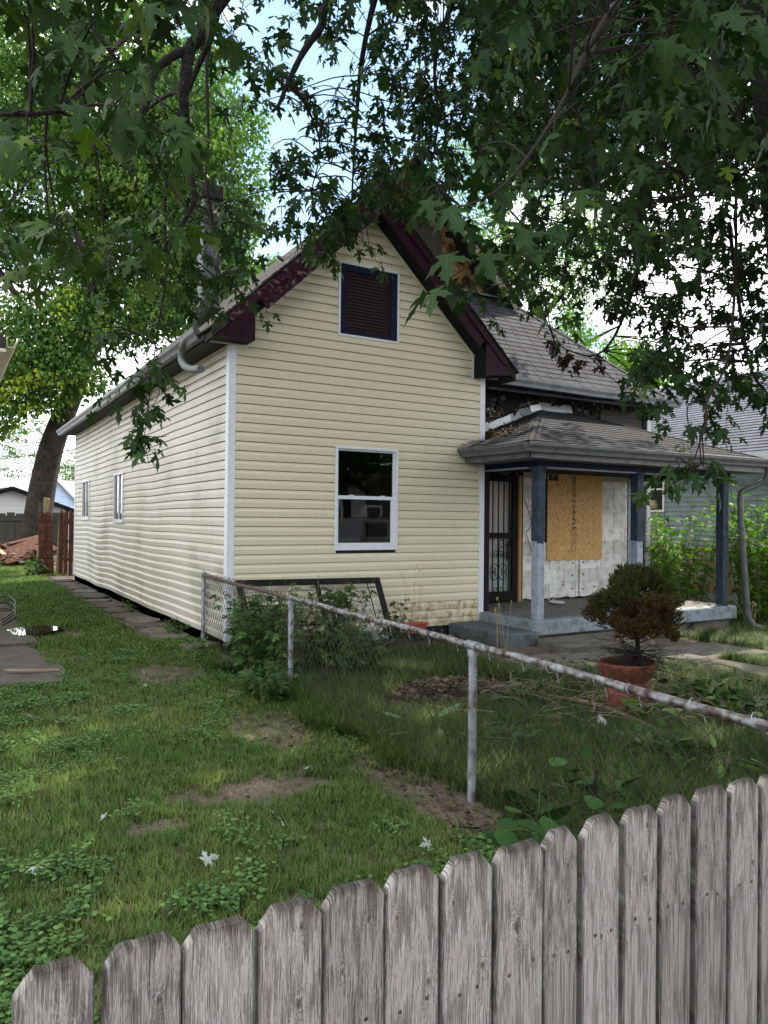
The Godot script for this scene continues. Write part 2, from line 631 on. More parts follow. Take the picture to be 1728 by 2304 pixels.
	mat("grey_wood", [S(60, 58, 54), S(84, 81, 76)], Vector3(7, 1.2, 7), 0.9, 0.4)
	mat("deck_wood", [S(126, 92, 60), S(154, 118, 82)], Vector3(7, 1.2, 7), 0.85, 0.3)
	mat("galvanised", [S(110, 111, 113), S(140, 143, 149), S(150, 153, 160), S(156, 160, 167)], Vector3(2, 1, 2), 0.45, 0.0, [S(150, 128, 110), S(240, 240, 240), S(255, 255, 255), S(255, 255, 255)], 1.2)
	M["galvanised"].metallic = 0.35
	mat("rail_rust", [S(52, 37, 30), S(78, 63, 55), S(112, 108, 106), S(136, 138, 142), S(146, 149, 154)], Vector3(1.6, 1.6, 1.6), 0.55, 0.0, [], 1.0, 0.03)
	M["rail_rust"].metallic = 0.25
	mat("rail_brown", [S(48, 36, 30), S(76, 60, 50), S(100, 84, 74)], Vector3(6, 6, 6), 0.8, 0.4)
	mat("wire", [S(30, 26, 24), S(46, 40, 37), S(62, 55, 51)], Vector3(5, 5, 5), 0.6)
	plain("black_frame", S(9, 9, 11), 0.5)
	M.black_frame.metallic_specular = 0.3
	mat("iron", [S(8, 8, 9), S(14, 14, 14), S(18, 17, 17), S(44, 27, 20)], Vector3(5, 5, 5), 0.5, 0.2)
	mat("jamb", [S(120, 108, 96), S(178, 172, 162), S(196, 192, 186)], Vector3(4, 1.5, 4), 0.85, 0.4)
	mat("raw_wood", [S(150, 110, 70), S(178, 140, 96)], Vector3(7, 1.2, 7), 0.85, 0.2)
	mat("door_white", [S(168, 180, 180), S(186, 196, 196)], Vector3(3, 3, 3), 0.5)
	plain("dark_room", S(28, 27, 26), 0.9)
	plain("cable_black", S(16, 16, 17), 0.5)
	plain("white_cable", S(208, 210, 212), 0.5)
	mat("flashing", [S(168, 172, 178), S(206, 210, 214)], Vector3(4, 4, 4), 0.38, 0.15)
	M["flashing"].metallic = 0.5
	mat("outlet", [S(206, 198, 176), S(214, 206, 186)], Vector3(4, 4, 4), 0.5)
	var gl := plain("glass", Color(0.03, 0.04, 0.04, 0.05), 0.015)
	gl.transparency = BaseMaterial3D.TRANSPARENCY_ALPHA
	gl.metallic_specular = 1.0
	M.iron.metallic_specular = 0.25
	for k: String in ["purple", "purple_worn", "navy", "soffit_dark", "soffit_grey", "post_dark"]:
		M[k].metallic_specular = 0.25
	M["osb"] = osb_mat()
	leafmat("leaf", 0.6, 0.6)
	leafmat("leaf_far", 0.75, 0.7, false)
	leafmat("grass_blade", 0.7, 0.7, false)
	leafmat("weed_leaf", 0.55, 0.65)
	leafmat("dry_leaf", 0.25, 0.8)
	leafmat("shrub_leaf", 0.95, 0.6)


func osb_mat() -> StandardMaterial3D:
	var w := 512
	var h := 640
	var im := Image.create(w, h, false, Image.FORMAT_RGB8)
	im.fill(S(192, 152, 98))
	var r := RandomNumberGenerator.new()
	r.seed = 5
	for i in 5200:
		var a := r.randfn(PI / 2, 0.5)
		var l := r.randf_range(8, 26)
		var wd := r.randf_range(1.5, 5.0)
		var o := Vector2(r.randf() * w, r.randf() * h)
		var b := r.randf_range(-32, 30)
		var c := S(200 + b, 158 + b * 0.9, 101 + b * 0.8)
		if r.randf() < 0.06:
			c = S(222, 188, 132)
		if r.randf() < 0.05:
			c = S(118, 84, 50)
		var d := Vector2(cos(a), sin(a))
		var q := Vector2(-d.y, d.x)
		var k := 0.0
		while k < l:
			var s := -wd * 0.5
			while s < wd * 0.5:
				var p := o + d * k + q * s
				im.set_pixel(posmod(int(p.x), w), posmod(int(p.y), h), c.darkened(0.14) if s + 0.9 >= wd * 0.5 else c)
				s += 0.7
			k += 0.7
	# the printed strip of stamps that runs down the middle of the sheet
	var ink := S(44, 36, 28)
	var cx := int(w * 0.47)
	var y := 10
	while y < h * 0.62:
		var gh2 := r.randi_range(14, 30)
		for k in 26:
			var rx := cx + r.randi_range(-20, 16)
			var ry := y + r.randi_range(0, gh2)
			if r.randf() < 0.5:
				im.fill_rect(Rect2i(rx, ry, r.randi_range(3, 14), 3), ink)
			else:
				im.fill_rect(Rect2i(rx, ry, 3, r.randi_range(4, 12)), ink)
		if r.randf() < 0.3:
			im.fill_rect(Rect2i(cx - 24, y + gh2 + 4, 50, 3), ink)
		y += gh2 + 10
	for q: Rect2i in [Rect2i(cx - 20, int(h * .66), 3, int(h * .24)), Rect2i(cx + 18, int(h * .62), 3, int(h * .28)), Rect2i(cx - 20, int(h * .9), 40, 3), Rect2i(cx - 20, int(h * .66), 40, 3)]:
		im.fill_rect(q, ink)
	for k in 46:
		im.fill_rect(Rect2i(cx - 8 + (k % 3) * 8, int(h * .69) + r.randi_range(0, 110), 3, r.randi_range(4, 10)), ink)
	im.fill_rect(Rect2i(8, 8, 84, 48), S(30, 26, 22))
	im.fill_rect(Rect2i(40, 14, 34, 8), S(150, 130, 100))
	im.fill_rect(Rect2i(40, 14, 8, 30), S(150, 130, 100))
	var m := StandardMaterial3D.new()
	m.resource_name = "osb"
	m.albedo_texture = ImageTexture.create_from_image(im)
	m.roughness = 0.75
	return m


func setting() -> void:
	# ground: one sheet, fine near the yard and coarse far out
	var xs := [-300.0, -120.0, -60.0, -30.0, -16.0, -9.0]
	var x := -5.0
	while x < 12.0:
		xs.append(x)
		x += 0.16
	xs.append_array([14.0, 18.0, 26.0, 40.0, 70.0, 140.0, 300.0])
	var zs := [-400.0, -200.0, -110.0, -70.0, -50.0, -38.0, -30.0, -25.0]
	var z := -20.0
	while z < 9.0:
		zs.append(z)
		z += 0.16 if z > -3.0 else 0.5
	zs.append_array([11.0, 14.0, 20.0, 30.0, 60.0, 120.0, 300.0])
	var b := MB.new()
	var nx := xs.size()
	for j in zs.size():
		for i in nx:
			var p := Vector3(xs[i], gh(xs[i], zs[j]), zs[j])
			b.v.append(p)
			var e := 0.05
			b.n.append(Vector3(gh(p.x - e, p.z) - gh(p.x + e, p.z), 2 * e, gh(p.x, p.z - e) - gh(p.x, p.z + e)).normalized())
			b.t.append(Vector2(p.x, p.z))
	for j in zs.size() - 1:
		for i in nx - 1:
			var a := j * nx + i
			b.ix.append_array([a, a + 1, a + nx, a + 1, a + nx + 1, a + nx])
	struct("ground", b, M.soil)
	# cracked concrete walk at the left, slab by slab
	var walk := Node3D.new()
	walk.name = "concrete_walk"
	walk.set_meta("kind", "structure")
	add_child(walk)
	var zz := 1.0
	var k := 0
	while zz > -15.0:
		var l := rf(1.0, 1.5)
		var s := MB.new()
		var o := PackedVector2Array()
		var x0 := -2.62
		var x1 := -1.93 + rf(-0.05, 0.05)
		var n := 7
		for i in n + 1:
			o.append(Vector2(x0 + (x1 - x0) * i / n, -(zz - (0.05 * rng.randf() if k > 0 else 0.16 * rng.randf()))))
		for i in range(1, 5):
			o.append(Vector2(x1 + rf(-0.05, 0.05), -(zz - l * i / 5.0)))
		for i in n + 1:
			o.append(Vector2(x1 + (x0 - x1) * i / n, -(zz - l + 0.04 * rng.randf())))
		var yy := gh(-2.2, zz - l * 0.5)
		s.extrude(o, Vector3(0, yy - 0.05, 0), Vector3(0, yy + 0.035, 0), Vector3.RIGHT, Vector3.FORWARD)
		part("slab", s, M.concrete_dirty, walk)
		zz -= l + 0.02
		k += 1
	# concrete in front of the porch and the path that leaves it towards the street
	var path := Node3D.new()
	path.name = "front_path"
	path.set_meta("kind", "structure")
	add_child(path)
	for q: Array in [[2.35, 3.6, 1.92, 2.85], [3.62, 5.05, 1.92, 2.85], [5.07, 6.4, 1.92, 2.8], [4.34, 5.14, 2.87, 4.0], [4.34, 5.1, 4.02, 5.2], [4.34, 5.1, 5.22, 6.9]]:
		var s := MB.new()
		var yy := gh((q[0] + q[1]) * 0.5, (q[2] + q[3]) * 0.5) + 0.02
		s.box(Transform3D(Basis(Vector3(0, 0, 1), rf(-0.006, 0.006)), Vector3((q[0] + q[1]) * 0.5, yy - 0.04, (q[2] + q[3]) * 0.5)), Vector3(q[1] - q[0], 0.1, q[3] - q[2]), 0.008)
		part("slab", s, M.concrete, path)
	# stone edging along the side of the house
	var edge := Node3D.new()
	edge.name = "stone_edging"
	edge.set_meta("kind", "structure")
	add_child(edge)
	var se := -12.9
	while se < -1.2:
		var l := rf(0.45, 0.95)
		var s := MB.new()
		var o := PackedVector2Array()
		var c := Vector2(-0.30 + rf(-0.06, 0.03), -(se + l * 0.5))
		for i in 11:
			var a := TAU * i / 11.0
			o.append(c + Vector2(cos(a) * 0.25 * rf(0.82, 1.1), sin(a) * l * 0.52 * rf(0.85, 1.06)))
		var yy := gh(c.x, -c.y)
		s.extrude(o, Vector3(0, yy - 0.06, 0), Vector3(0, yy + rf(0.03, 0.055), 0), Vector3.RIGHT, Vector3.FORWARD)
		part("stone", s, M.concrete_dirty if rng.randf() < 0.7 else M.concrete, edge)
		se += l


# one course of lap siding from x0 to x1 in the wall's frame (x along, y up, z out)
func plank(x0: float, x1: float, k: int, x: Transform3D, wav := 0.0) -> MB:
	var b := MB.new()
	var y := YB + k * CO
	var pr := PackedVector2Array([Vector2(0, 0.0), Vector2(0.0215, -0.001), Vector2(0.023, 0.005), Vector2(0.0275, 0.062), Vector2(0.0255, 0.069), Vector2(0.012, 0.086), Vector2(0.006, 0.1075), Vector2(0.0, 0.1075)])
	var n := 1 if wav == 0.0 else maxi(2, int((x1 - x0) / 0.55))
	for i in n:
		var a := x0 + (x1 - x0) * i / n
		var c := x0 + (x1 - x0) * (i + 1) / n
		var da := wave(a, k) * wav
		var dc := wave(c, k) * wav
		for j in 7:
			var p := pr[j]
			var q := pr[j + 1]
			b.quad(x * Vector3(a, y + p.y + da, p.x), x * Vector3(c, y + p.y + dc, p.x), x * Vector3(c, y + q.y + dc, q.x), x * Vector3(a, y + q.y + da, q.x))
	for e: float in [x0, x1]:
		var d := wave(e, k) * wav
		var f := []
		for p in pr:
			f.append(x * Vector3(e, y + p.y + d, p.x))
		for j in range(1, 6):
			if e == x0:
				b.tri(f[0], f[j], f[j + 1])
			else:
				b.tri(f[0], f[j + 1], f[j])
	return b


func wave(s: float, k: int) -> float:
	var a := 0.010 * sin(s * 1.1 + 0.4) + 0.006 * sin(s * 2.7 + 1.0)
	var low := exp(-pow((k - 6.0) / 7.0, 2.0)) * smoothstep(5.0, 8.5, s)
	return (a * 0.7 + low * 0.022 * sin((s - 6.0) * 1.9)) * smoothstep(0.0, 1.5, s)


# courses on a wall with openings [x0, x1, y0, y1]
func courses(parent: Node, x: Transform3D, k0: int, k1: int, span: Callable, holes: Array, m: Material, joints: float, wav := 0.0) -> void:
	for k in range(k0, k1):
		var sp: Vector2 = span.call(YB + k * CO)
		var cuts := [[sp.x, sp.y]]
		for h: Array in holes:
			if YB + k * CO + 0.06 < h[2] or YB + k * CO + 0.05 > h[3]:
				continue
			var nc := []
			for c: Array in cuts:
				if h[0] > c[0] and h[1] < c[1]:
					nc.append([c[0], h[0]])
					nc.append([h[1], c[1]])
				else:
					nc.append(c)
			cuts = nc
		var mk := m
		if k < 3 and m == M.siding:
			mk = M.siding_low
		for c: Array in cuts:
			if joints > 0.0 and c[1] - c[0] > 2.5 and (k / 2) % 3 != 1:
				var j: float = c[0] + (c[1] - c[0]) * (0.3 + 0.4 * absf(sin(floorf(k / 2.0) * 12.9 * joints)))
				part("siding_plank", plank(c[0], j + 0.012, k, x, wav), mk, parent)
				part("siding_plank", plank(j, c[1], k, x * Transform3D(Basis(), Vector3(0, 0, 0.0016)), wav), mk, parent)
			else:
				part("siding_plank", plank(c[0], c[1], k, x, wav), mk, parent)


var shmesh: ArrayMesh


# rows of shingles laid up a slope: o is the left end of the eave, u runs along it, s up the slope
func shingles(parent: Node, o: Vector3, u: Vector3, s: Vector3, rows: int, ex: float, tab: float, left: Callable, right: Callable, kind: String, variants: int, sag := 0.0) -> void:
	if shmesh == null:
		var b := MB.new()
		# a slab: thick at the butt, thin at the top
		var p := [Vector3(0, 0, 0), Vector3(1, 0, 0), Vector3(1, 1, 0), Vector3(0, 1, 0)]
		var th := [1.0, 1.0, 0.25, 0.25]
		var q := []
		for i in 4:
			q.append(p[i] + Vector3(0, 0, th[i]))
		b.quad(q[0], q[1], q[2], q[3])
		b.quad(p[0], p[1], q[1], q[0])
		b.quad(p[1], p[2], q[2], q[1])
		b.quad(p[3], p[0], q[0], q[3])
		shmesh = b.mesh()
	var nn := u.cross(s).normalized()
	for r in rows:
		var a: float = left.call(r * ex + ex * 0.5)
		var e: float = right.call(r * ex + ex * 0.5)
		if e - a < 0.04:
			continue
		var x := a - (tab * (0.5 if r % 2 else 0.0)) - tab * 0.13 * (r % 3)
		while x < e - 0.01:
			var x0 := maxf(x + 0.006, a)
			var x1 := minf(x + tab - 0.006, e)
			if x1 - x0 > 0.02:
				var l := rf(-0.004, 0.004)
				var pos := o + u * x0 + s * (r * ex + l) + nn * (0.001 + 0.0015 * rng.randf())
				if sag > 0.0:
					pos.y -= sag * sin(clampf(x0 / 5.0, 0, 1) * PI) * (1.0 - r * ex / 2.6)
				put("shingle", shmesh, M["%s_%d" % [kind, rng.randi() % variants]], parent, Transform3D(Basis(u * (x1 - x0), s * (ex + 0.035), nn * 0.012), pos))
			x += tab


func gutter(b: MB, a: Vector3, c: Vector3, out: Vector3, sz := 0.12) -> void:
	# K-style trough, open at the top
	var o := PackedVector2Array([Vector2(0, 0), Vector2(sz * 0.62, 0), Vector2(sz * 0.72, sz * 0.3), Vector2(sz * 0.98, sz * 0.62), Vector2(sz * 1.02, sz * 0.92), Vector2(sz * 0.90, sz * 0.95), Vector2(sz * 0.88, sz * 0.66), Vector2(sz * 0.66, sz * 0.34), Vector2(sz * 0.56, sz * 0.06), Vector2(sz * 0.05, sz * 0.06), Vector2(sz * 0.05, sz * 0.95), Vector2(0, sz * 0.95)])
	b.extrude(o, a, c, out, Vector3.UP)


func window(parent: Node, called: String, x: Transform3D, w: float, h: float, rail: bool) -> Node3D:
	# x: lower left corner of the outer frame, z out of the wall
	var o := Node3D.new()
	o.name = called
	parent.add_child(o, true)
	o.transform = x
	var fr := MB.new()
	var t := 0.036
	for q: Array in [[0.0, 0.0, w, t], [0.0, h - t, w, h], [0.0, t, t, h - t], [w - t, t, w, h - t]]:
		fr.ab(Vector3(q[0], q[1], 0.0), Vector3(q[2], q[3], 0.042), 0.004)
	part("frame", fr, M.vinyl_white, o)
	var i := 0.042
	if rail:
		var up := MB.new()
		for q: Array in [[t, h * 0.5, w - t, h * 0.5 + 0.035], [t, h - t - 0.022, w - t, h - t], [t, h * 0.5 + 0.035, t + 0.012, h - t - 0.022], [w - t - 0.03, h * 0.5 + 0.035, w - t, h - t - 0.022]]:
			up.ab(Vector3(q[0], q[1], -0.02), Vector3(q[2], q[3], 0.012), 0.003)
		part("upper_sash", up, M.vinyl_white, o)
		var lo := MB.new()
		for q: Array in [[t, h * 0.5 - 0.012, w - t, h * 0.5 + 0.03], [t, t, w - t, t + 0.06], [t, t + 0.06, t + 0.012, h * 0.5 - 0.012], [w - t - 0.075, t + 0.06, w - t, h * 0.5 - 0.012]]:
			lo.ab(Vector3(q[0], q[1], 0.0135), Vector3(q[2], q[3], 0.034), 0.003)
		part("lower_sash", lo, M.vinyl_white, o)
		for s: float in [0.25, 0.75]:
			var la := MB.new()
			la.ab(Vector3(w * s - 0.035, h * 0.5 + 0.0305, 0.014), Vector3(w * s + 0.035, h * 0.5 + 0.045, 0.034), 0.004)
			part("latch", la, M.vinyl_white, o)
		for q: Array in [[t + i * 0.2, h * 0.5 + 0.03, w - t - i * 0.5, h - t - 0.02, -0.006], [t + 0.008, t + 0.055, w - t - 0.07, h * 0.5 - 0.006, 0.022]]:
			var g := MB.new()
			g.quad(Vector3(q[0], q[1], q[4]), Vector3(q[2], q[1], q[4]), Vector3(q[2], q[3], q[4]), Vector3(q[0], q[3], q[4]))
			part("pane", g, M.glass, o)
	else:
		var mu := MB.new()
		mu.ab(Vector3(w * 0.5 - 0.02, t, 0.002), Vector3(w * 0.5 + 0.02, h - t, 0.03), 0.003)
		part("mullion", mu, M.vinyl_white, o)
		var sill := MB.new()
		sill.ab(Vector3(-0.01, -0.03, 0.0), Vector3(w + 0.01, -0.001, 0.05), 0.004)
		part("sill", sill, M.vinyl_white, o)
		for s: Array in [[t, w * 0.5 - 0.02], [w * 0.5 + 0.02, w - t]]:
			var g := MB.new()
			g.quad(Vector3(s[0] - 0.004, t - 0.004, 0.008), Vector3(s[1] + 0.004, t - 0.004, 0.008), Vector3(s[1] + 0.004, h - t + 0.004, 0.008), Vector3(s[0] - 0.004, h - t + 0.004, 0.008))
			part("pane", g, M.glass, o)
	return o


func wall_sheet(b: MB, x0: float, x1: float, y0: float, y1: float, z0: float, z1: float, holes: Array) -> void:
	# a wall of real thickness with rectangular holes
	var xs := [x0, x1]
	for h: Array in holes:
		xs.append_array([h[0], h[1]])
	xs.sort()
	for i in xs.size() - 1:
		var a: float = xs[i]
		var c: float = xs[i + 1]
		if c - a < 0.001:
			continue
		var y := y0
		for h: Array in holes:
			if a >= h[0] - 0.001 and c <= h[1] + 0.001:
				b.ab(Vector3(a, y, z0), Vector3(c, h[2], z1))
				y = h[3]
		b.ab(Vector3(a, y, z0), Vector3(c, y1, z1))


var home: Node3D


func sub(called: String) -> Node3D:
	var o := Node3D.new()
	o.name = called
	home.add_child(o, true)
	return o


func house() -> void:
	home = thing("house", "cream vinyl sided house with purple gable trim and fire damaged porch front", "house")
	var top := YB + 31 * CO
	var front := sub("front_wall")
	var win := [1.412, 2.36, 1.205, 2.558]
	var vent := [1.43, 2.352, 3.985, 4.96]
	var FX := Transform3D()
	var hw := [win[0] + 0.02, win[1] - 0.02, win[2] + 0.02, win[3] - 0.02]
	courses(front, FX, 0, 31, func(_y: float) -> Vector2: return Vector2(0.066, W - 0.066), [hw], M.siding, 1.0)
	courses(front, FX, 31, 49, func(y: float) -> Vector2:
		var d := minf((5.84 - y) / SL, W * 0.5 + 0.25)
		return Vector2(W * 0.5 - d, W * 0.5 + d), [[vent[0] + 0.02, vent[1] - 0.02, vent[2] + 0.02, vent[3] - 0.02]], M.siding, 1.0)
	var sheet := MB.new()
	wall_sheet(sheet, 0.0, W, -0.3, top, -0.12, -0.001, [[hw[0], hw[1], hw[2], hw[3]]])
	sheet.extrude(PackedVector2Array([Vector2(-0.2, top), Vector2(W + 0.2, top), Vector2(W * 0.5, 5.80)]), Vector3(0, 0, -0.12), Vector3(0, 0, -0.001), Vector3.RIGHT, Vector3.UP)
	part("sheathing", sheet, M.dark_room, front)
	# corner posts in white vinyl, wrapped round the corners
	for s: Array in [[0.0, 1], [W, -1]]:
		var c := MB.new()
		var xx: float = s[0]
		var d: int = s[1]
		c.ab(Vector3(xx - d * 0.024, YB - 0.01, -0.002), Vector3(xx + d * 0.07, top + 0.005, 0.026), 0.004)
		c.ab(Vector3(xx - d * 0.024, YB - 0.01, -0.072), Vector3(xx - d * 0.0005, top + 0.005, -0.0025), 0.003)
		part("corner_trim", c, M.vinyl_white, front)
	var jt := MB.new()
	jt.ab(Vector3(0.07, top - 0.022, 0.004), Vector3(0.20, top + 0.004, 0.03), 0.003)
	part("top_trim", jt, M.vinyl_white, front)
	jt = MB.new()
	jt.ab(Vector3(W - 0.16, top - 0.022, 0.004), Vector3(W - 0.07, top + 0.004, 0.03), 0.003)
	part("top_trim", jt, M.vinyl_white, front)
	window(front, "window", Transform3D(Basis(), Vector3(win[0], win[2], 0.0)), win[1] - win[0], win[3] - win[2], true)
	# attic vent: white surround, navy casing, purple louvres
	var vn := Node3D.new()
	vn.name = "gable_vent"
	front.add_child(vn)
	var vw: float = vent[1] - vent[0]
	var vh: float = vent[3] - vent[2]
	vn.position = Vector3(vent[0], vent[2], 0.0)
	var b := MB.new()
	for q: Array in [[0.0, 0.0, vw, 0.03], [0.0, vh - 0.03, vw, vh], [0.0, 0.03, 0.03, vh - 0.03], [vw - 0.03, 0.03, vw, vh - 0.03]]:
		b.ab(Vector3(q[0], q[1], 0.0), Vector3(q[2], q[3], 0.036), 0.003)
	part("surround", b, M.vinyl_white, vn)
	b = MB.new()
	for q: Array in [[0.03, 0.03, vw - 0.03, 0.08], [0.03, vh - 0.12, vw - 0.03, vh - 0.03], [0.03, 0.08, 0.11, vh - 0.12], [vw - 0.13, 0.08, vw - 0.03, vh - 0.12]]:
		b.ab(Vector3(q[0], q[1], -0.02), Vector3(q[2], q[3], 0.026), 0.004)
	part("casing", b, M.navy, vn)
	b = MB.new()
	for q: Array in [[0.11, 0.08, vw - 0.13, 0.115], [0.11, vh - 0.165, vw - 0.13, vh - 0.12], [0.11, 0.115, 0.155, vh - 0.165], [vw - 0.175, 0.115, vw - 0.13, vh - 0.165]]:
		b.ab(Vector3(q[0], q[1], -0.03), Vector3(q[2], q[3], 0.012), 0.004)
	part("louvre_frame", b, M.purple, vn)
	var nl := 17
	for i in nl:
		var l := MB.new()
		var yy := 0.125 + (vh - 0.30) * i / (nl - 1.0)
		var tilt := 0.85 + rf(-0.06, 0.06)
		l.box(Transform3D(Basis(Vector3(1, 0, 0), tilt) * Basis(Vector3(0, 0, 1), rf(-0.006, 0.006) - (0.02 if i == 8 else 0.0)), Vector3((vw - 0.02) * 0.5, yy, -0.012)), Vector3(vw - 0.332, 0.05, 0.008), 0.002)
		part("louvre", l, M.purple, vn)
	b = MB.new()
	b.ab(Vector3(0.1, 0.06, -0.09), Vector3(vw - 0.1, vh - 0.1, -0.08))
	part("backing", b, M.dark_room, vn)

	# ---- side wall: the wall's own x runs from the front corner to the back
	var side := sub("side_wall")
	var SX := Transform3D(Basis(Vector3(0, 0, -1), Vector3.UP, Vector3(-1, 0, 0)), Vector3.ZERO)
	var w1 := [5.88, 6.74, 1.53, 2.455]
	var w2 := [9.62, 10.56, 1.56, 2.465]
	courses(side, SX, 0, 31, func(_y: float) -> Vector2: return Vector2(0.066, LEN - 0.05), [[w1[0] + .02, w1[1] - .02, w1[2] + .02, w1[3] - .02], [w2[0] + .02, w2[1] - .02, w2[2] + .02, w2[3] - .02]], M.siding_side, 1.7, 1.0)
	sheet = MB.new()
	var hs := []
	for q: Array in [w1, w2]:
		hs.append([-q[1] + 0.02, -q[0] - 0.02, q[2] + 0.02, q[3] - 0.02])
	var sh2 := MB.new()
	var SHX := Transform3D(Basis(Vector3(0, 0, 1), Vector3.UP, Vector3(-1, 0, 0)), Vector3.ZERO)
	wall_sheet(sh2, -LEN, -0.13, -0.3, top, -0.12, -0.001, hs)
	for i in sh2.v.size():
		sh2.v[i] = SHX * sh2.v[i]
		sh2.n[i] = SHX.basis * sh2.n[i]
	# that frame mirrors, so the faces turn round
	for i in range(0, sh2.ix.size(), 3):
		var sw := sh2.ix[i + 1]
		sh2.ix[i + 1] = sh2.ix[i + 2]
		sh2.ix[i + 2] = sw
	part("sheathing", sh2, M.dark_room, side)
	for q: Array in [w1, w2]:
		window(side, "window", SX * Transform3D(Basis(), Vector3(q[0], q[2], 0.0)), q[1] - q[0], q[3] - q[2], false)
	b = MB.new()
	b.ab(Vector3(-0.03, YB, -LEN - 0.02), Vector3(0.05, top, -LEN + 0.06), 0.003)
	part("corner_trim", b, M.vinyl_white, side)
	b = MB.new()
	b.ab(Vector3(-0.03, top - 0.03, -LEN), Vector3(-0.001, top + 0.004, -0.075), 0.003)
	part("top_trim", b, M.siding_side, side)
	# ---- foundation, back and right walls, floor and ceiling: the house is closed
	var body := sub("rear_walls")
	b = MB.new()
	b.ab(Vector3(0.03, -0.4, -LEN + 0.05), Vector3(0.2, YB + 0.02, -0.02))
	b.ab(Vector3(0.03, -0.4, -0.2), Vector3(W - 0.03, YB + 0.02, -0.03))
	part("foundation", b, M.foundation, body)
	b = MB.new()
	b.ab(Vector3(0.13, -0.3, -LEN), Vector3(8.2, top, -LEN + 0.12))
	b.ab(Vector3(8.22, -0.3, -LEN), Vector3(8.36, top, -0.98))
	b.ab(Vector3(W - 0.13, -0.3, -0.97), Vector3(W - 0.03, top, -0.13))
	part("wall", b, M.siding_side, body)
	b = MB.new()
	b.ab(Vector3(0.13, 0.18, -LEN + 0.13), Vector3(8.2, 0.24, -1.0))
	b.ab(Vector3(0.13, 0.18, -0.99), Vector3(W - 0.14, 0.24, -0.13))
	b.ab(Vector3(0.13, 2.95, -LEN + 0.13), Vector3(8.2, 3.0, -1.0))
	b.ab(Vector3(0.13, 2.95, -0.99), Vector3(W - 0.14, 3.0, -0.13))
	b.ab(Vector3(0.13, 0.25, -3.1), Vector3(3.6, 2.94, -3.0))
	part("floor_and_ceiling", b, M.dark_room, body)

	roofs(top)


